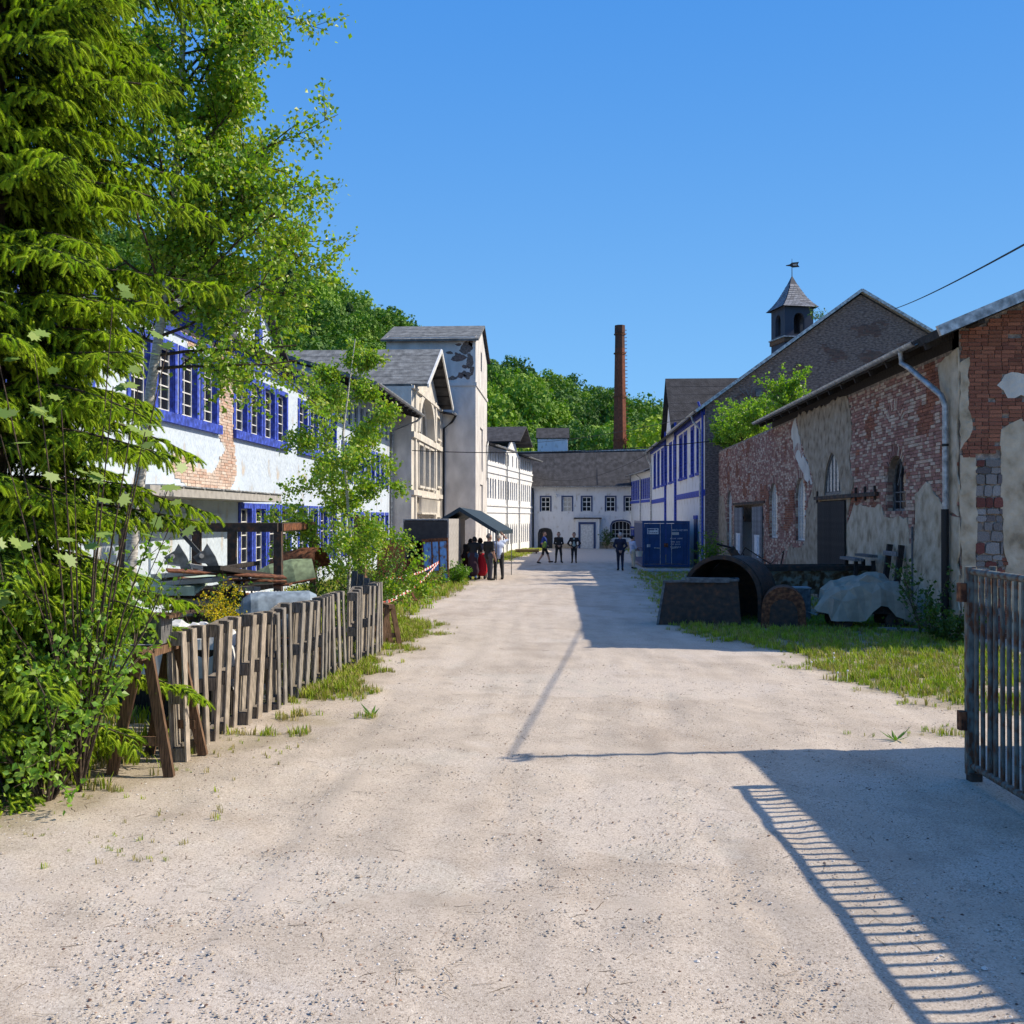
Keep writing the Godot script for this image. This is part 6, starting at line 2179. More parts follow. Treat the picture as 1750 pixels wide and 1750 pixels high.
func grow(wood: MB, ends: Array, p: Vector3, dir: Vector3, ln: float, r: float, depth: int, lift: float) -> void:
	var pts := [p]
	var d := dir
	var n := 5
	for i in n:
		d = (d + rand_dir() * 0.16 + Vector3(0, lift, 0)).normalized()
		p += d * ln / n
		pts.append(p)
	wood.tube(pts, r, r * 0.35, 5 if r > 0.012 else 3, false)
	if depth == 0:
		ends.append(pts)
		return
	var k := 5 if depth > 1 else 6
	for i in k:
		var f := rng.randf_range(0.25, 1.0)
		var q: Vector3 = pts[int(f * n)]
		var b := (d + rand_dir() * 0.95).normalized()
		grow(wood, ends, q, b, ln * rng.randf_range(0.35, 0.6), r * 0.5, depth - 1, lift)
	ends.append(pts)


func leafy(mb: MB, ends: Array, per: int, size: float, cols: Array, spread := 0.12, droop := 0.7) -> void:
	for pts in ends:
		for k in per:
			var f: float = rng.randf_range(0.2, 1.0) * (pts.size() - 1)
			var i := mini(int(f), pts.size() - 2)
			var p: Vector3 = pts[i].lerp(pts[i + 1], f - i) + rand_dir() * spread * rng.randf()
			var tip := (rand_dir() + Vector3(0, -droop, 0)).normalized()
			var side := tip.cross(rand_dir()).normalized()
			var s := size * rng.randf_range(0.65, 1.2)
			mb.col = cols[rng.randi() % cols.size()] * rng.randf_range(0.8, 1.2)
			leaf(mb, p, tip, side, s, s * 0.78)


const SPRING := [Color(0.3, 0.44, 0.05), Color(0.23, 0.39, 0.05), Color(0.36, 0.48, 0.055), Color(0.19, 0.35, 0.06), Color(0.42, 0.46, 0.06)]


func birch(label: String, base: Vector3, trunk: Array, r: float, limbs: Array, per: int, size: float, depth := 2) -> void:
	var o := thing("birch_tree", label, "tree", base)
	var tm := MB.new()
	tm.tube(trunk, r, r * 0.2, 9)
	part(tm, "trunk", M.bark_birch, o)
	var wood := MB.new()
	var ends := []
	for l in limbs:      # [height fraction along the trunk, azimuth, elevation, length]
		var f: float = l[0] * (trunk.size() - 1)
		var i := mini(int(f), trunk.size() - 2)
		var p: Vector3 = trunk[i].lerp(trunk[i + 1], f - i)
		var dir := Vector3(cos(l[1]) * cos(l[2]), sin(l[2]), -sin(l[1]) * cos(l[2]))
		grow(wood, ends, p, dir, l[3], r * 0.33 * (1.0 - 0.5 * l[0]), depth, 0.02)
	part(wood, "limbs", M.bark, o)
	var lv := MB.new()
	leafy(lv, ends, per, size, SPRING, 0.22)
	part(lv, "crown", M.leaf, o)


func shrub(called: String, label: String, category: String, base: Vector3, stems: int, h: float, spread: float, per: int, size: float, cols: Array, group := "") -> Node3D:
	var o := thing(called, label, category, base, group)
	var wood := MB.new()
	var ends := []
	for k in stems:
		var f := TAU * k / stems + rng.randf_range(-0.4, 0.4)
		var dir := Vector3(cos(f) * spread, 1.0, sin(f) * spread).normalized()
		grow(wood, ends, base + Vector3(cos(f), 0, sin(f)) * 0.05, dir, h * rng.randf_range(0.6, 1.0), 0.005 + h * 0.004, 1, 0.04)
	part(wood, "stems", M.bark, o)
	var lv := MB.new()
	leafy(lv, ends, per, size, cols, 0.05 + h * 0.05, 0.2)
	part(lv, "foliage", M.leaf, o)
	return o


func shoot_mesh(ln: float, needles: int, nl: float, core: float, wid: float) -> ArrayMesh:
	# a twig along +z with needles all round, bent a little down
	var mb := MB.new()
	var pts := []
	for i in 4:
		var f := i / 3.0
		pts.append(Vector3(0, -0.25 * f * f * ln, f * ln))
	mb.tube(pts, core, core * 0.4, 5)
	for k in needles:
		var f := (k + 0.5) / needles
		var p := Vector3(0, -0.25 * f * f * ln, f * ln)
		var an := k * 2.4
		var out := Vector3(cos(an), sin(an), 0)
		var tip := p + (out * 0.75 + Vector3(0, 0, 0.66)) * nl * (1.0 - 0.35 * f)
		var s := out.cross(Vector3(0, 0, 1)).normalized() * wid
		mb.tri(p - s, p + s, tip)
	return mb.mesh()


func build_spruce() -> void:
	var base := G(-4.95, 8.3)
	var o := thing("spruce_tree", "big spruce with drooping boughs and bright new shoots on the left", "tree", base)
	var tm := MB.new()
	tm.tube([base, base + Vector3(0, 4, 0.05), base + Vector3(0.05, 9, 0), base + Vector3(0, 14, 0)], 0.19, 0.03, 10)
	part(tm, "trunk", M.bark, o)
	var wood := MB.new()
	var old := []
	var fresh := []
	var oc := []
	var fc := []
	var h := 0.25
	while h < 13.0:
		var n := 8
		var off := rng.randf() * TAU
		for k in n:
			var az := off + TAU * k / n + rng.randf_range(-0.25, 0.25)
			var hd := Vector3(cos(az), 0, sin(az))
			var ln := 1.7 * rng.randf_range(0.5, 1.13)
			if h > 8.0:
				ln *= clampf((13.8 - h) / 5.8, 0.1, 1.0)
			if h < 1.4:
				ln *= 0.72 + 0.2 * h
			if hd.z > 0.75 and h > 0.8:
				ln *= 0.9
			var st := base + Vector3(0, h + rng.randf_range(-0.15, 0.15), 0)
			var a := 0.16 + h * 0.012
			var bd := rng.randf_range(0.32, 0.55)
			var pts := []
			for i in 9:
				var s := i / 8.0
				pts.append(st + hd * s * ln + Vector3(0, (a * s - bd * s * s + 0.14 * s * s * s) * ln, 0))
			wood.tube(pts, 0.02, 0.005, 4, false)
			var s := 0.16
			while s < 1.0:
				for sg in [-1, 1]:
					if rng.randf() < 0.06:
						continue
					var f := s * 8.0
					var i := mini(int(f), 7)
					var p: Vector3 = pts[i].lerp(pts[i + 1], f - i)
					var sidev: Vector3 = hd.cross(Vector3.UP) * sg
					var sl := (0.18 + 0.5 * (1.0 - s)) * rng.randf_range(0.6, 1.1)
					var dir: Vector3 = (hd * rng.randf_range(0.35, 0.8) + sidev * 0.85 + Vector3(0, rng.randf_range(-0.5, -0.05), 0)).normalized()
					var m := maxi(2, int(sl / 0.06))
					var q := p
					for j in m:
						dir = (dir + Vector3(0, -0.06, 0)).normalized()
						var tn: Vector3 = dir.cross(Vector3.UP).normalized()
						var last := j == m - 1
						var sc := rng.randf_range(0.8, 1.2)
						old.append(Transform3D(Basis.looking_at(-dir, Vector3.UP).scaled(Vector3.ONE * sc), q))
						oc.append(Color(0.05, 0.095, 0.02).lerp(Color(0.085, 0.145, 0.028), rng.randf()))
						if true:
							for e in [-1, 1]:
								var dd: Vector3 = (dir * 0.75 + tn * e * 0.7 + rand_dir() * 0.4 + Vector3(0, rng.randf_range(-0.6, 0.1), 0)).normalized()
								if rng.randf() < 0.45 + 0.5 * s:
									fresh.append(Transform3D(Basis.looking_at(-dd, Vector3.UP).scaled(Vector3.ONE * rng.randf_range(0.55, 1.45)), q + dir * 0.04))
									fc.append(Color(0.5, 0.6, 0.05).lerp(Color(0.3, 0.46, 0.045), rng.randf()))
								else:
									old.append(Transform3D(Basis.looking_at(-dd, Vector3.UP).scaled(Vector3.ONE * 0.8), q))
									oc.append(Color(0.05, 0.1, 0.02))
						if last:
							fresh.append(Transform3D(Basis.looking_at(-(dir + Vector3(0, -0.3, 0)).normalized(), Vector3.UP).scaled(Vector3.ONE * rng.randf_range(0.9, 1.4)), q + dir * 0.05))
							fc.append(Color(0.52, 0.62, 0.05).lerp(Color(0.38, 0.52, 0.045), rng.randf()))
						q += dir * sl / m
				s += 0.055
		h += 0.22
	part(wood, "boughs", M.bark, o)
	stuff("needles", shoot_mesh(0.12, 60, 0.024, 0.007, 0.0022), M.needle, old, oc, "", "", o)
	stuff("new_shoots", shoot_mesh(0.088, 96, 0.025, 0.009, 0.0026), M.needle, fresh, fc, "", "", o)


func build_trees() -> void:
	build_spruce()
	var b := G(-5.45, 11.9)
	var limbs := []
	for k in 40:
		var f := 0.43 + 0.56 * k / 40.0
		var az := k * 2.4 + rng.randf_range(-0.4, 0.4)
		limbs.append([f, az, rng.randf_range(0.15, 0.75), lerpf(1.75, 0.7, pow(f, 1.5)) * rng.randf_range(0.8, 1.15)])
	for q in [[0.44, 0.3, 0.6, 2.0], [0.36, -0.1, 0.0, 1.8], [0.38, 0.35, 0.1, 1.7], [0.41, 0.05, 0.25, 1.75], [0.46, -0.3, 0.3, 1.75], [0.52, 0.1, 0.45, 1.75], [0.48, -0.2, 0.5, 1.7], [0.55, 0.1, 0.75, 1.8], [0.6, 0.4, 0.8, 1.7], [0.66, -0.1, 0.8, 1.5], [0.4, 2.6, 0.2, 1.6], [0.5, 0.3, 0.4, 1.7], [0.57, -0.15, 0.5, 1.75], [0.64, 0.2, 0.6, 1.75], [0.7, -0.1, 0.65, 2.0], [0.76, 0.2, 0.7, 1.9]]:
		limbs.append(q)
	birch("tall birch with white stem and light green leaves beside the spruce", b, [b, b + Vector3(0.15, 2.0, 0), b + Vector3(0.38, 3.9, 0), b + Vector3(0.58, 5.2, 0), b + Vector3(0.74, 7.3, 0), b + Vector3(0.8, 9.2, 0), b + Vector3(0.85, 11.0, 0)], 0.085, limbs, 32, 0.066)
	var c := G(-4.35, 19.6)
	var l2 := []
	for k in 20:
		var f := 0.1 + 0.85 * k / 20.0
		l2.append([f, k * 2.4 + rng.randf_range(-0.3, 0.3), rng.randf_range(0.2, 0.7), lerpf(1.75, 0.6, f) * rng.randf_range(0.75, 1.1)])
	birch("slim young birch in front of the blue windows by the trailer", c, [c, c + Vector3(0.05, 2.0, 0), c + Vector3(-0.1, 4.0, 0), c + Vector3(0.15, 5.9, 0)], 0.045, l2, 30, 0.075)
	# undergrowth round the spruce
	var s := shrub("birch_sapling", "small birch sapling with round leaves among the low spruce boughs", "sapling", G(-4.15, 7.75), 14, 2.0, 0.5, 34, 0.062, [Color(0.2, 0.38, 0.06), Color(0.25, 0.42, 0.06), Color(0.32, 0.46, 0.07)])
	s.name = "birch_sapling"
	var m := thing("maple_sapling", "maple sapling with large pale lobed leaves among the spruce boughs", "sapling", G(-4.0, 8.0))
	var st := MB.new()
	var mp := MB.new()
	var p0 := G(-4.0, 8.0)
	for q in [[-3.15, 3.55, 7.7], [-3.45, 3.2, 7.4], [-3.2, 2.85, 7.4], [-3.7, 2.5, 7.3], [-3.05, 2.45, 7.5], [-4.05, 2.1, 7.1], [-3.55, 3.85, 7.6], [-3.75, 3.0, 7.2], [-4.2, 1.7, 7.0], [-3.4, 2.2, 7.35], [-3.9, 3.4, 7.1], [-4.1, 2.8, 7.0], [-3.3, 3.2, 7.5], [-3.6, 2.0, 7.2], [-4.3, 3.9, 7.1], [-3.1, 2.1, 7.6]]:
		var tp := P(q[0], q[1], q[2])
		st.tube([p0, p0.lerp(tp, 0.5) + Vector3(0, 0.25, 0), tp], 0.012, 0.004, 4, false)
		for k in 4:
			var c2 := tp + rand_dir() * 0.16
			var nn := (Vector3(0.3, 0.8, 0.5) + rand_dir() * 0.5).normalized()
			var x := nn.cross(rand_dir()).normalized()
			var tt := Transform3D(Basis(x, nn.cross(x), nn), c2)
			mp.col = Color(0.42, 0.52, 0.16).lerp(Color(0.26, 0.4, 0.09), rng.randf())
			var pts := PackedVector2Array()
			mp = MB.new()
			mp.col = Color(0.42, 0.52, 0.16).lerp(Color(0.26, 0.4, 0.09), rng.randf())
			for v in [[0.0, 1.0], [0.17, 0.6], [0.52, 0.74], [0.46, 0.4], [0.98, 0.3], [0.6, 0.02], [0.66, -0.3], [0.12, -0.26], [0.0, -0.4], [-0.12, -0.26], [-0.66, -0.3], [-0.6, 0.02], [-0.98, 0.3], [-0.46, 0.4], [-0.52, 0.74], [-0.17, 0.6]]:
				pts.append(Vector2(v[0], v[1]) * 0.075)
			mp.slab(Transform3D(), pts, -0.0008, 0.0008)
			var lf := lpart(mp, "leaf", M.leaf, m)
			lf.transform = tt
			lf.position -= m.position
	part(st, "stems", M.bark, m)
	# scrub elsewhere
	var g1 := [Color(0.1, 0.2, 0.03), Color(0.14, 0.25, 0.03), Color(0.08, 0.16, 0.03)]
	shrub("elder_bush", "leafy bush growing through the scrap behind the first pallets", "bush", G(-4.95, 13.2), 7, 1.5, 0.3, 14, 0.055, g1)
	shrub("low_bush", "dense dark green bush under the young birch behind the fence", "bush", G(-4.3, 19.0), 10, 1.7, 0.7, 24, 0.06, g1)
	shrub("low_bush", "leafy bush between the steel post and the plywood sheet", "bush", G(-4.6, 23.0), 10, 1.9, 0.7, 24, 0.06, g1)
	shrub("barberry_bush", "yellowish bush beside the rusty grate", "bush", G(-4.15, 28.5), 10, 1.0, 0.8, 20, 0.05, [Color(0.25, 0.24, 0.03), Color(0.18, 0.2, 0.03), Color(0.28, 0.2, 0.04)])
	var br := shrub("broom_shrub", "flowering broom with bright yellow blossom on the scrap heap", "shrub", P(-4.3, 0.7, 12.3), 6, 0.75, 0.35, 34, 0.034, [Color(0.75, 0.55, 0.01), Color(0.7, 0.5, 0.02), Color(0.2, 0.25, 0.03)])
	br.position = br.position
	shrub("weed_clump", "tall fresh green weeds at the foot of the trailer", "weeds", G(-4.0, 36.2), 14, 0.8, 0.7, 24, 0.07, [Color(0.13, 0.27, 0.02), Color(0.16, 0.3, 0.03)])
	shrub("weed_clump", "fresh green weeds at the foot of the blue door", "weeds", G(-4.5, 33.6), 12, 0.7, 0.7, 22, 0.07, [Color(0.13, 0.27, 0.02), Color(0.16, 0.3, 0.03)])
	for q in [["sunlit bush growing on top of the broken brick wall, left end", 49.0, 1.5], ["sunlit bush growing on top of the broken brick wall, second from left", 46.6, 1.4], ["sunlit bush growing on top of the broken brick wall, middle", 44.4, 1.9], ["sunlit bush growing on top of the broken brick wall, by the gutter end", 41.2, 2.0]]:
		shrub("wall_bush", q[0], "bush", P(7.85, 5.45, q[1]), 12, q[2], 0.6, 32, 0.12, [Color(0.26, 0.42, 0.04), Color(0.2, 0.36, 0.04), Color(0.32, 0.45, 0.05)], "bushes on the wall top")
	shrub("roof_sapling", "sapling sprouting above the gutter before the gable wall", "sapling", P(8.4, 5.6, 38.6), 9, 2.1, 0.1, 44, 0.12, [Color(0.26, 0.42, 0.04), Color(0.2, 0.36, 0.04), Color(0.32, 0.45, 0.05)])
	shrub("ridge_weed", "sparse weed on the gable coping right of the bell turret", "weeds", P(12.4, 11.9, 50.0), 5, 0.7, 0.8, 6, 0.08, g1)
	shrub("wall_sapling", "bright sapling between the container and the brick workshop", "sapling", G(6.6, 46.5), 7, 1.9, 0.22, 20, 0.1, [Color(0.2, 0.32, 0.03), Color(0.16, 0.28, 0.03)])
	shrub("rose_bush", "small rose bush by the arched window of the end house", "bush", G(3.7, 91.8), 7, 1.9, 0.35, 14, 0.12, [Color(0.07, 0.13, 0.03), Color(0.09, 0.16, 0.04)])
	shrub("elder_bush", "straggly bush growing at the foot of the drainpipe", "bush", G(7.0, 19.9), 6, 1.5, 0.35, 10, 0.09, [Color(0.06, 0.12, 0.03), Color(0.08, 0.15, 0.03)])
	shrub("nettle_clump", "dark nettles at the foot of the brick wall by the drainpipe", "weeds", G(7.1, 18.9), 12, 0.75, 0.6, 16, 0.07, [Color(0.06, 0.13, 0.03), Color(0.08, 0.15, 0.03)])


func tree_mesh(seed_: int, h: float, w: float, lobes: int, conifer: bool) -> ArrayMesh:
	var r := RandomNumberGenerator.new()
	r.seed = seed_
	var mb := MB.new()
	mb.col = Color(0.35, 0.3, 0.25)
	mb.tube([Vector3(0, -2.0, 0), Vector3(0, h * 0.5, 0)], 0.2, 0.1, 5, false)
	var blobs := []
	for k in lobes:
		var f := float(k) / lobes
		var an := k * 2.4
		if conifer:
			blobs.append([Vector3(cos(an) * w * 0.35 * (1.0 - f), h * (0.12 + 0.86 * f), sin(an) * w * 0.35 * (1.0 - f)), Vector3(w * 0.55 * (1.05 - f), h * 0.05, w * 0.55 * (1.05 - f))])
		else:
			var rr := w * 0.3 * r.randf_range(0.7, 1.2)
			var q := sqrt(maxf(0.0, 1.0 - pow(f * 1.7 - 0.75, 2.0)))
			blobs.append([Vector3(cos(an) * w * 0.5 * q, h * (0.3 + 0.62 * f), sin(an) * w * 0.5 * q), Vector3(rr, rr * 0.8, rr)])
	for b in blobs:
		var tone := r.randf_range(0.72, 1.2)
		var n := 46 if conifer else 62
		for k in n:
			var z := r.randf_range(-1, 1)
			var f := r.randf_range(0, TAU)
			var s := sqrt(1.0 - z * z)
			var dir := Vector3(s * cos(f), z, s * sin(f))
			var p: Vector3 = b[0] + dir * b[1] * r.randf_range(0.65, 1.08)
			var t := (dir + Vector3(r.randf_range(-0.8, 0.8), r.randf_range(-0.8, 0.8), r.randf_range(-0.8, 0.8))).normalized()
			var e := t.cross(Vector3(r.randf_range(-1, 1), 0.4, r.randf_range(-1, 1))).normalized()
			var g := t.cross(e)
			var sz := r.randf_range(0.25, 0.5)
			var c := tone * r.randf_range(0.8, 1.2)
			mb.col = Color(c, c, c)
			mb.tri(p - e * sz, p + g * sz, p + e * sz * 0.9)
			mb.tri(p - g * sz * 0.8, p + e * sz * 0.7, p - e * sz * 0.6 + t * sz * 0.5)
	return mb.mesh()


func hill_top(x: float) -> float:
	var px := [-200.0, -120.0, -74.0, -52.0, -34.0, -18.0, 4.0, 24.0, 60.0, 140.0, 300.0]
	var py := [64.0, 62.0, 50.0, 43.0, 34.0, 27.0, 22.0, 16.0, 9.0, 6.0, 5.0]
	for i in px.size() - 1:
		if x <= px[i + 1]:
			return lerpf(py[i], py[i + 1], (x - px[i]) / (px[i + 1] - px[i]))
	return 5.0


func hill_y(x: float, d: float) -> float:
	var d0 := lerpf(74.0, 112.0, smoothstep(-40.0, -12.0, x))
	var f := smoothstep(d0, 225.0, d)
	return -0.9 + hill_top(x) * f + bump_noise.get_noise_2d(x * 0.6, d * 0.6) * 2.0 * f


func build_hills() -> void:
	var mb := MB.new()
	var nx := 60
	var nd := 30
	for i in nx:
		for j in nd:
			var q := []
			for s in [[0, 0], [1, 0], [1, 1], [0, 1]]:
				var x := lerpf(-220.0, 220.0, float(i + s[0]) / nx)
				var d := lerpf(70.0, 330.0, float(j + s[1]) / nd)
				q.append(P(x, hill_y(x, d) - (0.0 if d > 76.0 else 0.6), d))
			if q[0].x > -22.0 and q[0].z > -108.0:
				continue
			mb.quad(q[0], q[1], q[2], q[3], Vector3.UP)
	structure(mb, "hillside", M.hill, "wooded hillside rising behind the factory")
	var kinds := [tree_mesh(11, 11.0, 7.0, 20, false), tree_mesh(12, 13.0, 6.5, 22, false), tree_mesh(13, 9.0, 6.0, 18, false), tree_mesh(14, 14.0, 8.0, 26, true)]
	var tr := [[], [], [], []]
	var cl := [[], [], [], []]
	var d := 84.0
	while d < 236.0:
		var x := -130.0
		while x < 80.0:
			var tx := x + rng.randf_range(-2.2, 2.2)
			var td := d + rng.randf_range(-2.2, 2.2)
			var d0 := lerpf(82.0, 113.0, smoothstep(-36.0, -14.0, tx))
			var view := tx / td
			if td > d0 and view > -0.62 and view < 0.3 and not (tx > -21.0 and td < 112.0) and not (absf(tx - 6.2) < 5.0 and td < 123.0):
				var k := 3 if rng.randf() < (0.02 if tx > -30.0 else 0.05) else rng.randi() % 3
				var s := rng.randf_range(0.75, 1.15)
				if tx > 0.0:
					s *= 0.85
				tr[k].append(Transform3D(Basis(Vector3.UP, rng.randf() * TAU).scaled(Vector3(s, s * rng.randf_range(0.85, 1.15), s)), P(tx, hill_y(tx, td) - 0.3, td)))
				var c := Color(0.15, 0.28, 0.03).lerp(Color(0.07, 0.16, 0.03), rng.randf())
				if rng.randf() < 0.22:
					c = Color(0.22, 0.36, 0.035)
				if k == 3:
					c = Color(0.045, 0.09, 0.03).lerp(Color(0.07, 0.13, 0.035), rng.randf())
				cl[k].append(c)
			x += 5.6
		d += 5.4
	for k in 4:
		stuff(["broadleaf_wood", "broadleaf_wood", "broadleaf_wood", "conifer_wood"][k], kinds[k], M.far_leaf, tr[k], cl[k], ["round-crowned spring green wood covering the hillside", "taller broadleaf trees of the hillside wood", "low bushy trees of the hillside wood", "dark conifers scattered through the hillside wood"][k], "wood")
	for q in [[11.5, 116.0, 1.0, "bright yellow green tree right of the factory chimney"], [-7.0, 112.0, 0.8, "light green tree behind the far white factory's gable"]]:
		var o := thing("bright_tree", q[3], "tree", P(q[0], -0.9, q[1]))
		var mi := MeshInstance3D.new()
		mi.name = "crown"
		mi.mesh = tree_mesh(31 + int(q[1]), 15.0, 8.5, 34, false)
		var m: StandardMaterial3D = M.far_leaf.duplicate()
		m.resource_name = "bright_leaf"
		m.albedo_color = lin(0.3, 0.42, 0.03)
		mi.material_override = m
		mi.scale = Vector3.ONE * q[2]
		o.add_child(mi)
		var tk := MB.new()
		tk.tube([Vector3(0, -0.2, 0), Vector3(0, 6.0 * q[2], 0)], 0.3, 0.15, 6)
		lpart(tk, "trunk", M.bark, o)


func build_grass() -> void:
	var variants := []
	for k in 3:
		var mb := MB.new()
		for i in 9:
			var an := rng.randf() * TAU
			var lean := rng.randf_range(0.1, 0.6)
			var h := rng.randf_range(0.55, 1.0)
			var p := Vector3(rng.randf_range(-0.35, 0.35), -0.05, rng.randf_range(-0.35, 0.35))
			var o := Vector3(cos(an), 0, sin(an))
			var s := o.cross(Vector3.UP) * 0.05
			var m := p + Vector3(0, h * 0.6, 0) + o * lean * 0.25
			var e := p + Vector3(0, h * 0.95, 0) + o * lean * 0.8
			mb.quad(p - s, p + s, m + s * 0.8, m - s * 0.8)
			mb.tri(m - s * 0.8, m + s * 0.8, e)
		variants.append(mb.mesh())
	var regions := [
		["right_bank", 2.0, 7.6, 10.0, 24.0, 12000, "green grass bank in front of the brick workshop", 0.14],
		["right_far", 2.0, 7.6, 24.0, 49.0, 6000, "thin shaded grass along the right side of the yard", 0.15],
		["left_strip", -3.75, -1.8, 10.2, 23.0, 9000, "thin dry grass along the pallet fence", 0.15],
		["left_far", -9.0, -3.2, 22.0, 45.0, 5000, "rank grass round the trailer and scrap", 0.3],
		["far", -4.6, -0.8, 55.0, 90.0, 5000, "bright lawn strip before the far white factory", 0.2],
		["far_right", 3.6, 7.0, 55.0, 92.0, 1500, "grass strip beneath the far right annex", 0.2],
		["scrap_floor", -8.5, -3.6, 8.0, 22.0, 5000, "weedy grass under the scrap and spruce", 0.22],
		["spruce_edge", -4.6, -2.6, 6.2, 10.4, 500, "few tufts along the edge of the grit by the spruce", 0.08]]
	for r in regions:
		var tr := [[], [], []]
		var cl := [[], [], []]
		for i in r[5]:
			var x := rng.randf_range(r[1], r[2])
			var d := rng.randf_range(r[3], r[4])
			var g := grassy(x, d)
			if r[0] == "spruce_edge":
				g = 0.4
			if g < 0.1 or rng.randf() > g * 1.1 - 0.06 + patchy(x * 2.2 + 5.0, d * 2.2) * 1.5 - 0.12:
				continue
			var s: float = r[7] * rng.randf_range(0.35, 1.1) * (0.55 + 0.6 * g)
			var k := rng.randi() % 3
			tr[k].append(Transform3D(Basis(Vector3.UP, rng.randf() * TAU).scaled(Vector3(s * 0.9, s, s * 0.9)), G(x, d, 0.0)))
			var c := Color(0.27, 0.38, 0.03).lerp(Color(0.4, 0.44, 0.05), rng.randf())
			var dry := rng.randf()
			if dry < (0.45 if r[1] < 0.0 and r[3] < 20.0 else 0.38):
				c = Color(0.45, 0.37, 0.17).lerp(Color(0.32, 0.28, 0.09), rng.randf())
			cl[k].append(c * rng.randf_range(0.75, 1.15))
		for k in 3:
			if tr[k].size():
				stuff("grass", variants[k], M.grass, tr[k], cl[k], r[6], "grass")
	# a few plants standing alone in the grit
	for q in [[3.35, 10.35, "dock plant with long leaves alone in the grit by the gate"], [-2.25, 11.4, "dandelion rosette at the end of the left grass tuft"]]:
		var o := thing("yard_weed", q[2], "weed", G(q[0], q[1]))
		var mb := MB.new()
		for k in 7:
			var an := k * 0.95
			mb.col = Color(0.1, 0.2, 0.03) * rng.randf_range(0.8, 1.3)
			var tip := Vector3(cos(an), rng.randf_range(0.3, 1.2), sin(an)).normalized()
			leaf(mb, Vector3.ZERO, tip, tip.cross(Vector3.UP).normalized(), rng.randf_range(0.12, 0.24), 0.04)
		lpart(mb, "leaf_rosette", M.leaf, o)
	for i in 6:
		var x := rng.randf_range(3.6, 6.5)
		var d := rng.randf_range(12.6, 16.5)
		var o := thing("dandelion_clock", "white dandelion seed head in the grass before the brick workshop", "flower", G(x, d), "dandelion clocks in the grass")
		var mb := MB.new()
		mb.tube([Vector3(0, 0, 0), Vector3(0.01, 0.16, 0)], 0.003, 0.003, 4)
		lpart(mb, "stalk", M.grass, o)
		var hd := MB.new()
		hd.lathe(Transform3D(Basis(), Vector3(0.01, 0.16, 0)), [Vector2(0.001, -0.016), Vector2(0.013, -0.009), Vector2(0.016, 0), Vector2(0.013, 0.009), Vector2(0.001, 0.016)], 8)
		lpart(hd, "seed_head", M.sheet_white, o)


func build_litter() -> void:
	var st := MB.new()
	var ring := []
	for k in 6:
		ring.append(Vector3(cos(k * TAU / 6.0) * rng.randf_range(0.8, 1.1), rng.randf_range(-0.1, 0.2), sin(k * TAU / 6.0) * rng.randf_range(0.7, 1.1)))
	for k in 6:
		st.tri(ring[k], ring[(k + 1) % 6], Vector3(0.1, 0.7, 0.05), Vector3(0, 1, 0))
		st.tri(ring[k], ring[(k + 1) % 6], Vector3(0, -0.5, 0), Vector3(0, -1, 0))
	var tr := []
	var cl := []
	for i in 110000:
		var d := 2.9 + 13.0 * pow(rng.randf(), 1.7)
		var x := rng.randf_range(-0.62, 0.56) * d * 1.05
		if x < -4.6:
			continue
		var m := patchy(x * 1.4 + 9.0, d * 1.4)
		if rng.randf() > 0.55 + m * 1.5:
			continue
		var s := 0.003 + 0.01 * pow(rng.randf(), 4.0)
		if rng.randf() < 0.006:
			s *= 1.9
		tr.append(Transform3D(Basis(Vector3.UP, rng.randf() * TAU).scaled(Vector3(s, s * 0.7, s * rng.randf_range(0.6, 1.0))), Vector3(x, ground_at(x, d) + s * 0.15, -d)))
		var c := Color(0.46, 0.4, 0.33).lerp(Color(0.3, 0.26, 0.22), rng.randf())
		var k := rng.randf()
		if k < 0.04 + maxf(0.0, patchy(x * 0.8 + 30.0, d * 0.8)) * 0.25:
			c = Color(0.12, 0.07, 0.055)
		elif k < 0.2:
			c = Color(0.62, 0.58, 0.53)
		elif k < 0.26:
			c = Color(0.36, 0.24, 0.17)
		cl.append(c)
	stuff("gravel", st.mesh(), M.pebble, tr, cl, "loose gravel scattered over the gritty yard", "gravel")
	var tw := MB.new()
	tw.tube([Vector3(-0.5, 0.02, 0), Vector3(-0.1, 0.06, 0.06), Vector3(0.2, 0.03, 0.02), Vector3(0.5, 0.05, 0.1)], 0.02, 0.012, 4)
	tr = []
	cl = []
	for i in 1500:
		var d := 3.0 + 16.0 * pow(rng.randf(), 1.5)
		var x := rng.randf_range(-0.6, 0.4) * d
		if x < -4.2 or rng.randf() > 0.4 + patchy(x + 50.0, d) * 2.0:
			continue
		var s := rng.randf_range(0.03, 0.13)
		tr.append(Transform3D(Basis(Vector3.UP, rng.randf() * TAU).scaled(Vector3(s, s * 0.5, s)), Vector3(x, ground_at(x, d), -d)))
		cl.append(Color(0.1, 0.07, 0.05).lerp(Color(0.2, 0.15, 0.1), rng.randf()))
	stuff("twigs", tw.mesh(), M.pebble, tr, cl, "small dead twigs and stalks lying about the yard", "twigs")


var ground_fine: FastNoiseLite


func ground_at(x: float, d: float) -> float:
	if ground_fine == null:
		ground_fine = FastNoiseLite.new()
		ground_fine.seed = 5
		ground_fine.frequency = 0.35
		ground_fine.fractal_octaves = 4
	return gh(x, d) + ground_fine.get_noise_2d(x * 2.0, d * 2.0) * 0.018 + ground_fine.get_noise_2d(x * 14.0 + 90.0, d * 14.0) * 0.006 + (ground_fine.get_noise_2d(x * 7.0 + 300.0 + sin(d * 0.3) * 1.1, d * 0.5) * 0.012 if absf(x) < 16.0 else 0.0)


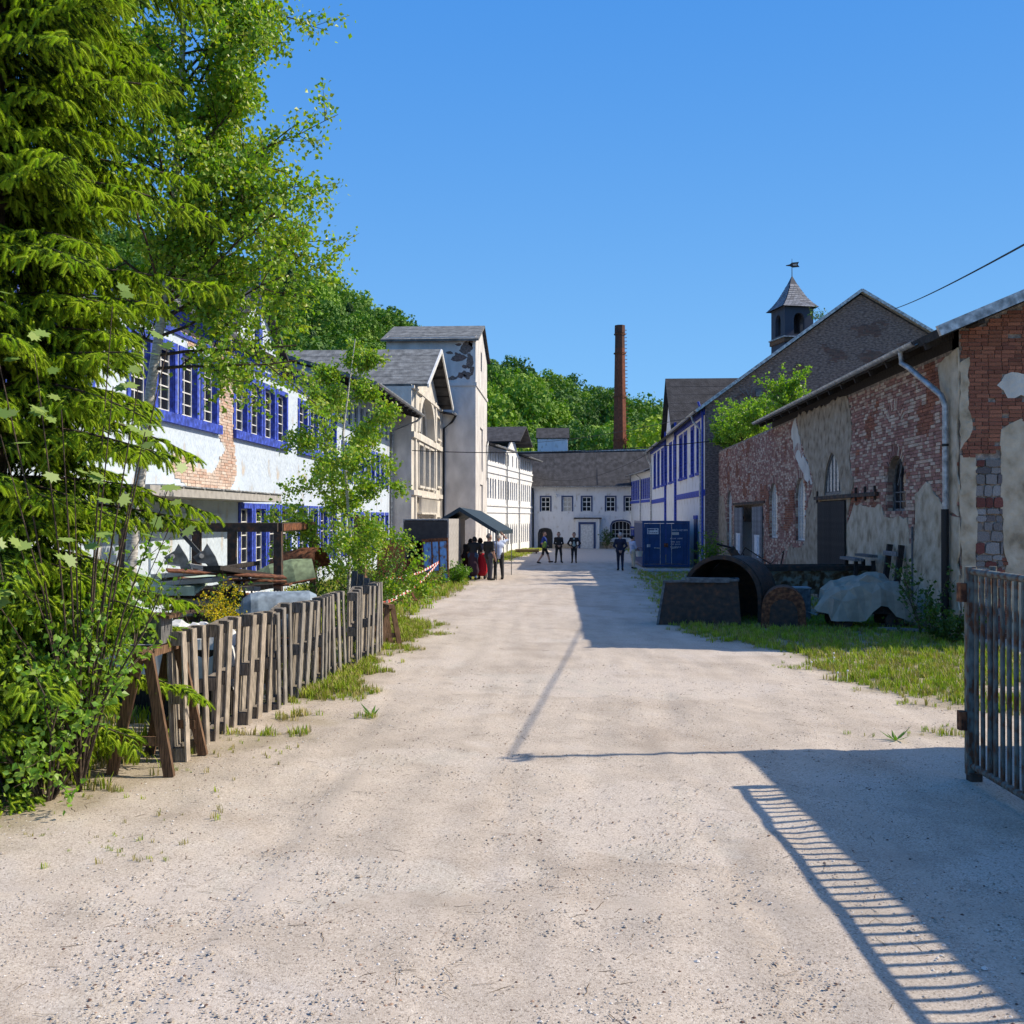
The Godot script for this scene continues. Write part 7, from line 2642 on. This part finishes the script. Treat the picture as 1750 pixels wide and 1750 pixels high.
# ---------------------------------------------------------------- people
# bones: [from, to, radius, radius, colour]; one skin meshed from their smooth union
func body_mesh(bones: Array, cell := 0.024) -> MB:
	var lo := Vector3(9, 9, 9)
	var hi := -lo
	for b in bones:
		for k in 2:
			lo = lo.min(b[k] - Vector3.ONE * (b[2 + k] + 0.07))
			hi = hi.max(b[k] + Vector3.ONE * (b[2 + k] + 0.07))
	var nx := int((hi.x - lo.x) / cell) + 2
	var ny := int((hi.y - lo.y) / cell) + 2
	var nz := int((hi.z - lo.z) / cell) + 2
	var f := PackedFloat32Array()
	f.resize(nx * ny * nz)
	f.fill(1.0)
	var best := PackedFloat32Array()
	best.resize(nx * ny * nz)
	best.fill(1.0)
	var who := PackedInt32Array()
	who.resize(nx * ny * nz)
	var sm := 0.035
	for n in bones.size():
		var b: Array = bones[n]
		var a: Vector3 = b[0]
		var ab: Vector3 = b[1] - a
		var l2 := maxf(ab.length_squared(), 1e-6)
		var r0: float = b[2]
		var r1: float = b[3]
		var m := maxf(r0, r1) + 0.06
		var p0: Vector3 = ((a.min(b[1]) - Vector3.ONE * m - lo) / cell).floor()
		var p1: Vector3 = ((a.max(b[1]) + Vector3.ONE * m - lo) / cell).ceil()
		for k in range(maxi(0, int(p0.z)), mini(nz, int(p1.z) + 1)):
			for j in range(maxi(0, int(p0.y)), mini(ny, int(p1.y) + 1)):
				for i in range(maxi(0, int(p0.x)), mini(nx, int(p1.x) + 1)):
					var q := lo + Vector3(i, j, k) * cell - a
					var t := clampf(q.dot(ab) / l2, 0.0, 1.0)
					var d := (q - ab * t).length() - lerpf(r0, r1, t)
					var o := (k * ny + j) * nx + i
					if d < best[o]:
						best[o] = d
						who[o] = n
					var e := f[o]
					var h := maxf(sm - absf(e - d), 0.0) / sm
					f[o] = minf(e, d) - h * h * sm * 0.25
	var mb := MB.new()
	var at_ := {}
	var col := {}
	var sx := nx
	var sy := nx * ny
	for k in nz - 1:
		for j in ny - 1:
			for i in nx - 1:
				var o := k * sy + j * sx + i
				var inside := 0
				for c in 8:
					if f[o + (c & 1) + (sx if c & 2 else 0) + (sy if c & 4 else 0)] < 0.0:
						inside += 1
				if inside == 0 or inside == 8:
					continue
				var sum := Vector3.ZERO
				var n := 0
				for c in 8:
					for ax in 3:
						if c & (1 << ax):
							continue
						var e := c | (1 << ax)
						var fa := f[o + (c & 1) + (sx if c & 2 else 0) + (sy if c & 4 else 0)]
						var fb := f[o + (e & 1) + (sx if e & 2 else 0) + (sy if e & 4 else 0)]
						if (fa < 0.0) != (fb < 0.0):
							var t := fa / (fa - fb)
							var pa := Vector3(c & 1, (c >> 1) & 1, (c >> 2) & 1)
							pa[ax] += t
							sum += pa
							n += 1
				at_[o] = lo + (Vector3(i, j, k) + sum / n) * cell
				col[o] = bones[who[o]][4]
	var steps := [1, sx, sy]
	for o in at_.keys():
		for ax in 3:
			var u: int = steps[(ax + 1) % 3]
			var v: int = steps[(ax + 2) % 3]
			var s: int = steps[ax]
			if (f[o] < 0.0) == (f[o + s] < 0.0):
				continue
			if not (at_.has(o - u) and at_.has(o - v) and at_.has(o - u - v)):
				continue
			var g := Vector3.ZERO
			g[ax] = 1.0 if f[o] < 0.0 else -1.0
			mb.col = col[o]
			mb.quad(at_[o], at_[o - u], at_[o - u - v], at_[o - v], g)
	# smooth normals from the field's slope
	for i in mb.v.size():
		var q := (mb.v[i] - lo) / cell
		var x := clampi(int(q.x), 1, nx - 2)
		var y := clampi(int(q.y), 1, ny - 2)
		var z := clampi(int(q.z), 1, nz - 2)
		var o := z * sy + y * sx + x
		var g := Vector3(f[o + 1] - f[o - 1], f[o + sx] - f[o - sx], f[o + sy] - f[o - sy])
		if g.length_squared() > 1e-9 and g.dot(mb.n[i]) > 0.0:
			mb.n[i] = (g.normalized() + mb.n[i]).normalized()
	return mb


# joints in metres for a 1.75 m figure that faces +z; pose overrides any of them
func person(label: String, pos: Vector3, turn: float, size: float, pose: Dictionary, c: Dictionary) -> Node3D:
	var o := thing("person", label, "person", pos)
	o.rotation.y = turn
	o.scale = Vector3.ONE * size
	var j := {
		"hip": Vector3(0, 0.94, 0), "belly": Vector3(0, 1.1, 0.01), "chest": Vector3(0, 1.3, 0), "neck": Vector3(0, 1.47, -0.01), "head": Vector3(0, 1.62, 0.02),
		"ls": Vector3(0.19, 1.41, -0.01), "rs": Vector3(-0.19, 1.41, -0.01), "le": Vector3(0.25, 1.13, -0.03), "re": Vector3(-0.25, 1.13, -0.03), "lw": Vector3(0.27, 0.88, 0.05), "rw": Vector3(-0.27, 0.88, 0.05),
		"lk": Vector3(0.1, 0.5, 0.02), "rk": Vector3(-0.1, 0.5, 0.02), "la": Vector3(0.11, 0.085, -0.01), "ra": Vector3(-0.11, 0.085, -0.01), "lt": Vector3(0.14, 0.035, 0.15), "rt": Vector3(-0.14, 0.035, 0.15)}
	j.merge(pose, true)
	var skin: Color = c.get("skin", Color(0.42, 0.25, 0.18))
	var top: Color = c.top
	var sleeve: Color = c.get("sleeve", top)
	var fore: Color = c.get("fore", sleeve)
	var leg: Color = c.leg
	var calf: Color = c.get("calf", leg)
	var shoe: Color = c.get("shoe", Color(0.02, 0.02, 0.022))
	var hd: Vector3 = j.head
	var hx := Vector3(0.09, 0, 0)
	var bones := [
		[j.hip + hx, j.hip - hx, 0.13, 0.13, leg], [j.hip, j.belly, 0.145, 0.15, top], [j.belly, j.chest, 0.15, 0.15, top], [j.chest + Vector3(0.09, 0.02, 0), j.chest - Vector3(0.09, -0.02, 0), 0.13, 0.13, top],
		[j.ls, j.rs, 0.075, 0.075, top], [j.neck, hd, 0.055, 0.06, skin], [hd + Vector3(0, -0.03, 0.02), hd + Vector3(0, 0.05, -0.01), 0.085, 0.1, skin], [hd + Vector3(0, -0.02, 0.1), hd + Vector3(0, 0.02, 0.085), 0.02, 0.015, skin],
		[hd + Vector3(0.09, 0, 0), hd + Vector3(0.1, 0.02, -0.01), 0.02, 0.022, skin], [hd + Vector3(-0.09, 0, 0), hd + Vector3(-0.1, 0.02, -0.01), 0.02, 0.022, skin]]
	for s in [["l", 1], ["r", -1]]:
		var k: String = s[0]
		var hp: Vector3 = j.hip + Vector3(0.09 * s[1], -0.03, 0)
		bones.append_array([[j[k + "s"], j[k + "e"], 0.062, 0.048, sleeve], [j[k + "e"], j[k + "w"], 0.046, 0.034, fore], [hp, j[k + "k"], 0.098, 0.068, leg], [j[k + "k"], j[k + "a"], 0.066, 0.045, calf], [j[k + "a"] + Vector3(0, -0.03, -0.03), j[k + "t"], 0.05, 0.042, shoe]])
	if c.has("skirt"):
		bones.append([j.hip, j.hip.lerp((j.lk + j.rk) * 0.5, 1.3), 0.16, 0.24, c.skirt])
	if c.has("open"):
		bones.append([j.belly + Vector3(0, -0.06, 0.09), j.chest + Vector3(0, 0.08, 0.075), 0.09, 0.06, c.open])
	var mb := body_mesh(bones)
	# hands: palm with four fingers and a thumb
	mb.col = skin
	for k in ["l", "r"]:
		var w: Vector3 = j[k + "w"]
		var d: Vector3 = (w - j[k + "e"]).normalized()
		var sd := d.cross(Vector3(0, 0, 1) if absf(d.z) < 0.8 else Vector3(1, 0, 0)).normalized()
		var pl := d.cross(sd)
		mb.tube([w - d * 0.02, w + d * 0.05, w + d * 0.09], 0.03, 0.036, 7)
		for n in 4:
			var q := w + d * 0.085 + sd * (n - 1.5) * 0.018
			var ln: float = [0.06, 0.075, 0.07, 0.055][n]
			mb.tube([q, q + d * ln * 0.5 + pl * 0.006, q + d * ln + pl * 0.025], 0.0095, 0.007, 5)
		mb.tube([w + d * 0.03 + sd * 0.028, w + d * 0.06 + sd * 0.05 + pl * 0.01, w + d * 0.085 + sd * 0.052 + pl * 0.02], 0.011, 0.008, 5)
	lpart(mb, "body", M.cloth, o)
	var ey := MB.new()
	ey.col = Color(0.02, 0.015, 0.012)
	for s in [-1, 1]:
		ey.lathe(Transform3D(Basis(), hd + Vector3(0.035 * s, 0.02, 0.092)), [Vector2(0.001, -0.01), Vector2(0.012, 0.0), Vector2(0.001, 0.01)], 6)
	ey.tbox(Transform3D(Basis(), hd + Vector3(0, -0.06, 0.098)), Vector3(0.045, 0.008, 0.01))
	lpart(ey, "face", M.cloth, o)
	var hair: Color = c.get("hair", Color(0.05, 0.035, 0.025))
	var hb := [[hd + Vector3(0, 0.085, -0.015), hd + Vector3(0, 0.045, -0.055), 0.09, 0.088, hair]]
	if c.has("long"):
		hb.append([hd + Vector3(0, 0.03, -0.06), hd + Vector3(0, -0.14, -0.08), 0.08, 0.06, hair])
	if c.has("bun"):
		hb.append([hd + Vector3(0, 0.06, -0.13), hd + Vector3(0, 0.1, -0.14), 0.06, 0.06, hair])
	lpart(body_mesh(hb, 0.02), "hair", M.cloth, o)
	return o


func build_people() -> void:
	var black := Color(0.024, 0.024, 0.027)
	var navy := Color(0.022, 0.027, 0.05)
	# walking man in shorts: towards the right
	var a := person("person walking in blue shirt and dark shorts with a bag at the hip", G(-1.26, 56.5), PI / 2, 1.03,
		{"lk": Vector3(0.09, 0.52, 0.2), "la": Vector3(0.09, 0.12, 0.3), "lt": Vector3(0.1, 0.1, 0.46), "rk": Vector3(-0.09, 0.5, -0.08), "ra": Vector3(-0.09, 0.1, -0.34), "rt": Vector3(-0.1, 0.03, -0.2), "re": Vector3(-0.24, 1.15, -0.16), "rw": Vector3(-0.25, 0.95, 0.02), "le": Vector3(0.24, 1.14, -0.1), "lw": Vector3(0.2, 1.0, 0.14)},
		{"top": Color(0.02, 0.05, 0.22), "sleeve": Color(0.02, 0.05, 0.22), "fore": Color(0.42, 0.25, 0.18), "leg": black, "calf": Color(0.42, 0.25, 0.18), "hair": Color(0.08, 0.06, 0.05)})
	var bag := body_mesh([[Vector3(-0.26, 0.98, 0.02), Vector3(-0.27, 1.12, 0.05), 0.13, 0.1, Color(0.2, 0.3, 0.06)]], 0.025)
	lpart(bag, "shoulder_bag", M.cloth, a)
	person("person all in black standing with hands together", G(-0.45, 57.6), 0.1, 1.0,
		{"le": Vector3(0.25, 1.12, 0.02), "re": Vector3(-0.25, 1.12, 0.02), "lw": Vector3(0.07, 1.0, 0.2), "rw": Vector3(-0.05, 1.0, 0.2), "la": Vector3(0.16, 0.085, 0), "ra": Vector3(-0.16, 0.085, 0), "lk": Vector3(0.14, 0.5, 0.02), "rk": Vector3(-0.14, 0.5, 0.02), "lt": Vector3(0.22, 0.035, 0.13), "rt": Vector3(-0.22, 0.035, 0.13)},
		{"top": black, "leg": black, "hair": Color(0.12, 0.09, 0.07)})
	person("person in open dark jacket over a pale shirt, hands in pockets", G(0.44, 57.4), -0.05, 0.99,
		{"le": Vector3(0.36, 1.14, -0.05), "re": Vector3(-0.36, 1.14, -0.05), "lw": Vector3(0.2, 0.97, 0.08), "rw": Vector3(-0.2, 0.97, 0.08)},
		{"top": Color(0.02, 0.02, 0.025), "open": Color(0.3, 0.38, 0.36), "leg": black, "hair": Color(0.03, 0.025, 0.02)})
	person("person in dark suit seen from behind with hands clasped at the back", G(2.58, 48.0), PI, 1.03,
		{"le": Vector3(0.3, 1.15, -0.08), "re": Vector3(-0.3, 1.15, -0.08), "lw": Vector3(0.06, 0.93, -0.2), "rw": Vector3(-0.06, 0.93, -0.2), "lk": Vector3(0.09, 0.5, 0.1), "la": Vector3(0.09, 0.09, 0.06), "rk": Vector3(-0.1, 0.5, 0.0), "ra": Vector3(-0.1, 0.09, -0.1), "lt": Vector3(0.11, 0.035, 0.22), "rt": Vector3(-0.12, 0.035, 0.05)},
		{"top": navy, "leg": navy, "hair": Color(0.4, 0.38, 0.36)})
	var w := person("person in pale blue shirt and beige trousers beside the container", G(3.3, 50.0), 2.2, 0.93,
		{"le": Vector3(0.24, 1.14, 0.06), "lw": Vector3(0.18, 1.02, 0.26), "re": Vector3(-0.24, 1.13, 0.06), "rw": Vector3(-0.16, 1.02, 0.26), "lk": Vector3(0.1, 0.5, 0.1), "la": Vector3(0.12, 0.09, 0.1)},
		{"top": Color(0.42, 0.46, 0.6), "fore": Color(0.3, 0.18, 0.13), "leg": Color(0.5, 0.44, 0.33), "hair": Color(0.01, 0.01, 0.012), "bun": true})
	w.set_meta("label", "person in pale blue shirt and beige trousers beside the container")
	var bk := thing("wicker_basket", "straw basket held by the person beside the container", "basket", G(3.62, 49.85, 0.62))
	var bm := MB.new()
	bm.lathe(Transform3D(), [Vector2(0.01, 0.0), Vector2(0.15, 0.0), Vector2(0.2, 0.26), Vector2(0.18, 0.26)], 14)
	lpart(bm, "bowl", M.cream, bk)
	var bh := MB.new()
	bh.tube([Vector3(-0.19, 0.26, 0), Vector3(-0.12, 0.44, 0), Vector3(0.12, 0.44, 0), Vector3(0.19, 0.26, 0)], 0.012, 0.012, 5)
	lpart(bh, "handle", M.wood_brown, bk)
	# round the table under the tent
	var bend := {"chest": Vector3(0, 1.27, 0.14), "belly": Vector3(0, 1.1, 0.05), "neck": Vector3(0, 1.41, 0.24), "head": Vector3(0, 1.5, 0.34), "ls": Vector3(0.19, 1.37, 0.18), "rs": Vector3(-0.19, 1.37, 0.18), "le": Vector3(0.28, 1.12, 0.26), "re": Vector3(-0.28, 1.12, 0.26), "lw": Vector3(0.2, 0.92, 0.42), "rw": Vector3(-0.2, 0.92, 0.42)}
	person("person in black top and long dark skirt bending over the table", G(-3.72, 39.5), PI - 0.1, 1.03, bend, {"top": black, "fore": Color(0.42, 0.25, 0.18), "leg": Color(0.03, 0.06, 0.12), "skirt": Color(0.04, 0.02, 0.035), "calf": Color(0.06, 0.14, 0.3), "hair": black})
	person("person in grey top and red skirt leaning on the table", G(-3.4, 39.95), PI + 0.3, 1.0, bend, {"top": Color(0.22, 0.19, 0.2), "fore": Color(0.42, 0.25, 0.18), "leg": Color(0.3, 0.015, 0.02), "skirt": Color(0.4, 0.015, 0.025), "calf": black, "hair": Color(0.03, 0.015, 0.01), "long": true})
	person("person in dark clothes partly hidden at the table's left end", G(-4.05, 40.0), 2.6, 0.98, bend, {"top": Color(0.03, 0.02, 0.02), "sleeve": Color(0.42, 0.25, 0.18), "fore": Color(0.42, 0.25, 0.18), "leg": Color(0.05, 0.01, 0.01), "hair": black})
	person("person in black shirt and grey trousers facing the table", G(-3.06, 39.25), PI - 0.7, 1.04, {"le": Vector3(0.25, 1.14, 0.02), "lw": Vector3(0.2, 0.95, 0.2), "lk": Vector3(0.1, 0.5, 0.1), "la": Vector3(0.1, 0.085, 0.08)}, {"top": black, "fore": Color(0.42, 0.25, 0.18), "leg": Color(0.07, 0.07, 0.085), "hair": Color(0.1, 0.1, 0.1)})
	person("person in light blue shirt raising one arm to the tent edge", G(-2.72, 39.8), PI + 0.2, 1.04, {"rs": Vector3(-0.2, 1.44, 0.02), "re": Vector3(-0.36, 1.52, 0.12), "rw": Vector3(-0.2, 1.72, 0.2), "la": Vector3(0.15, 0.085, 0), "ra": Vector3(-0.15, 0.085, 0), "lk": Vector3(0.12, 0.5, 0.02), "rk": Vector3(-0.13, 0.5, 0.02)}, {"top": Color(0.45, 0.52, 0.68), "fore": Color(0.42, 0.25, 0.18), "leg": black, "hair": Color(0.5, 0.48, 0.44)})


func _ready() -> void:
	rng.seed = 4711
	bump_noise.seed = 77
	bump_noise.frequency = 0.06
	bump_noise.fractal_octaves = 4
	set_camera_and_light()
	make_materials()
	build_ground()
	build_hills()
	build_left_factory()
	build_gable_house()
	build_tower()
	build_far_left()
	build_end_house()
	build_chimney()
	build_right_blue()
	build_brick_hall()
	build_gate()
	build_container()
	build_pallets()
	build_left_junk()
	build_right_junk()
	build_people()
	build_trees()
	build_grass()
	build_litter()
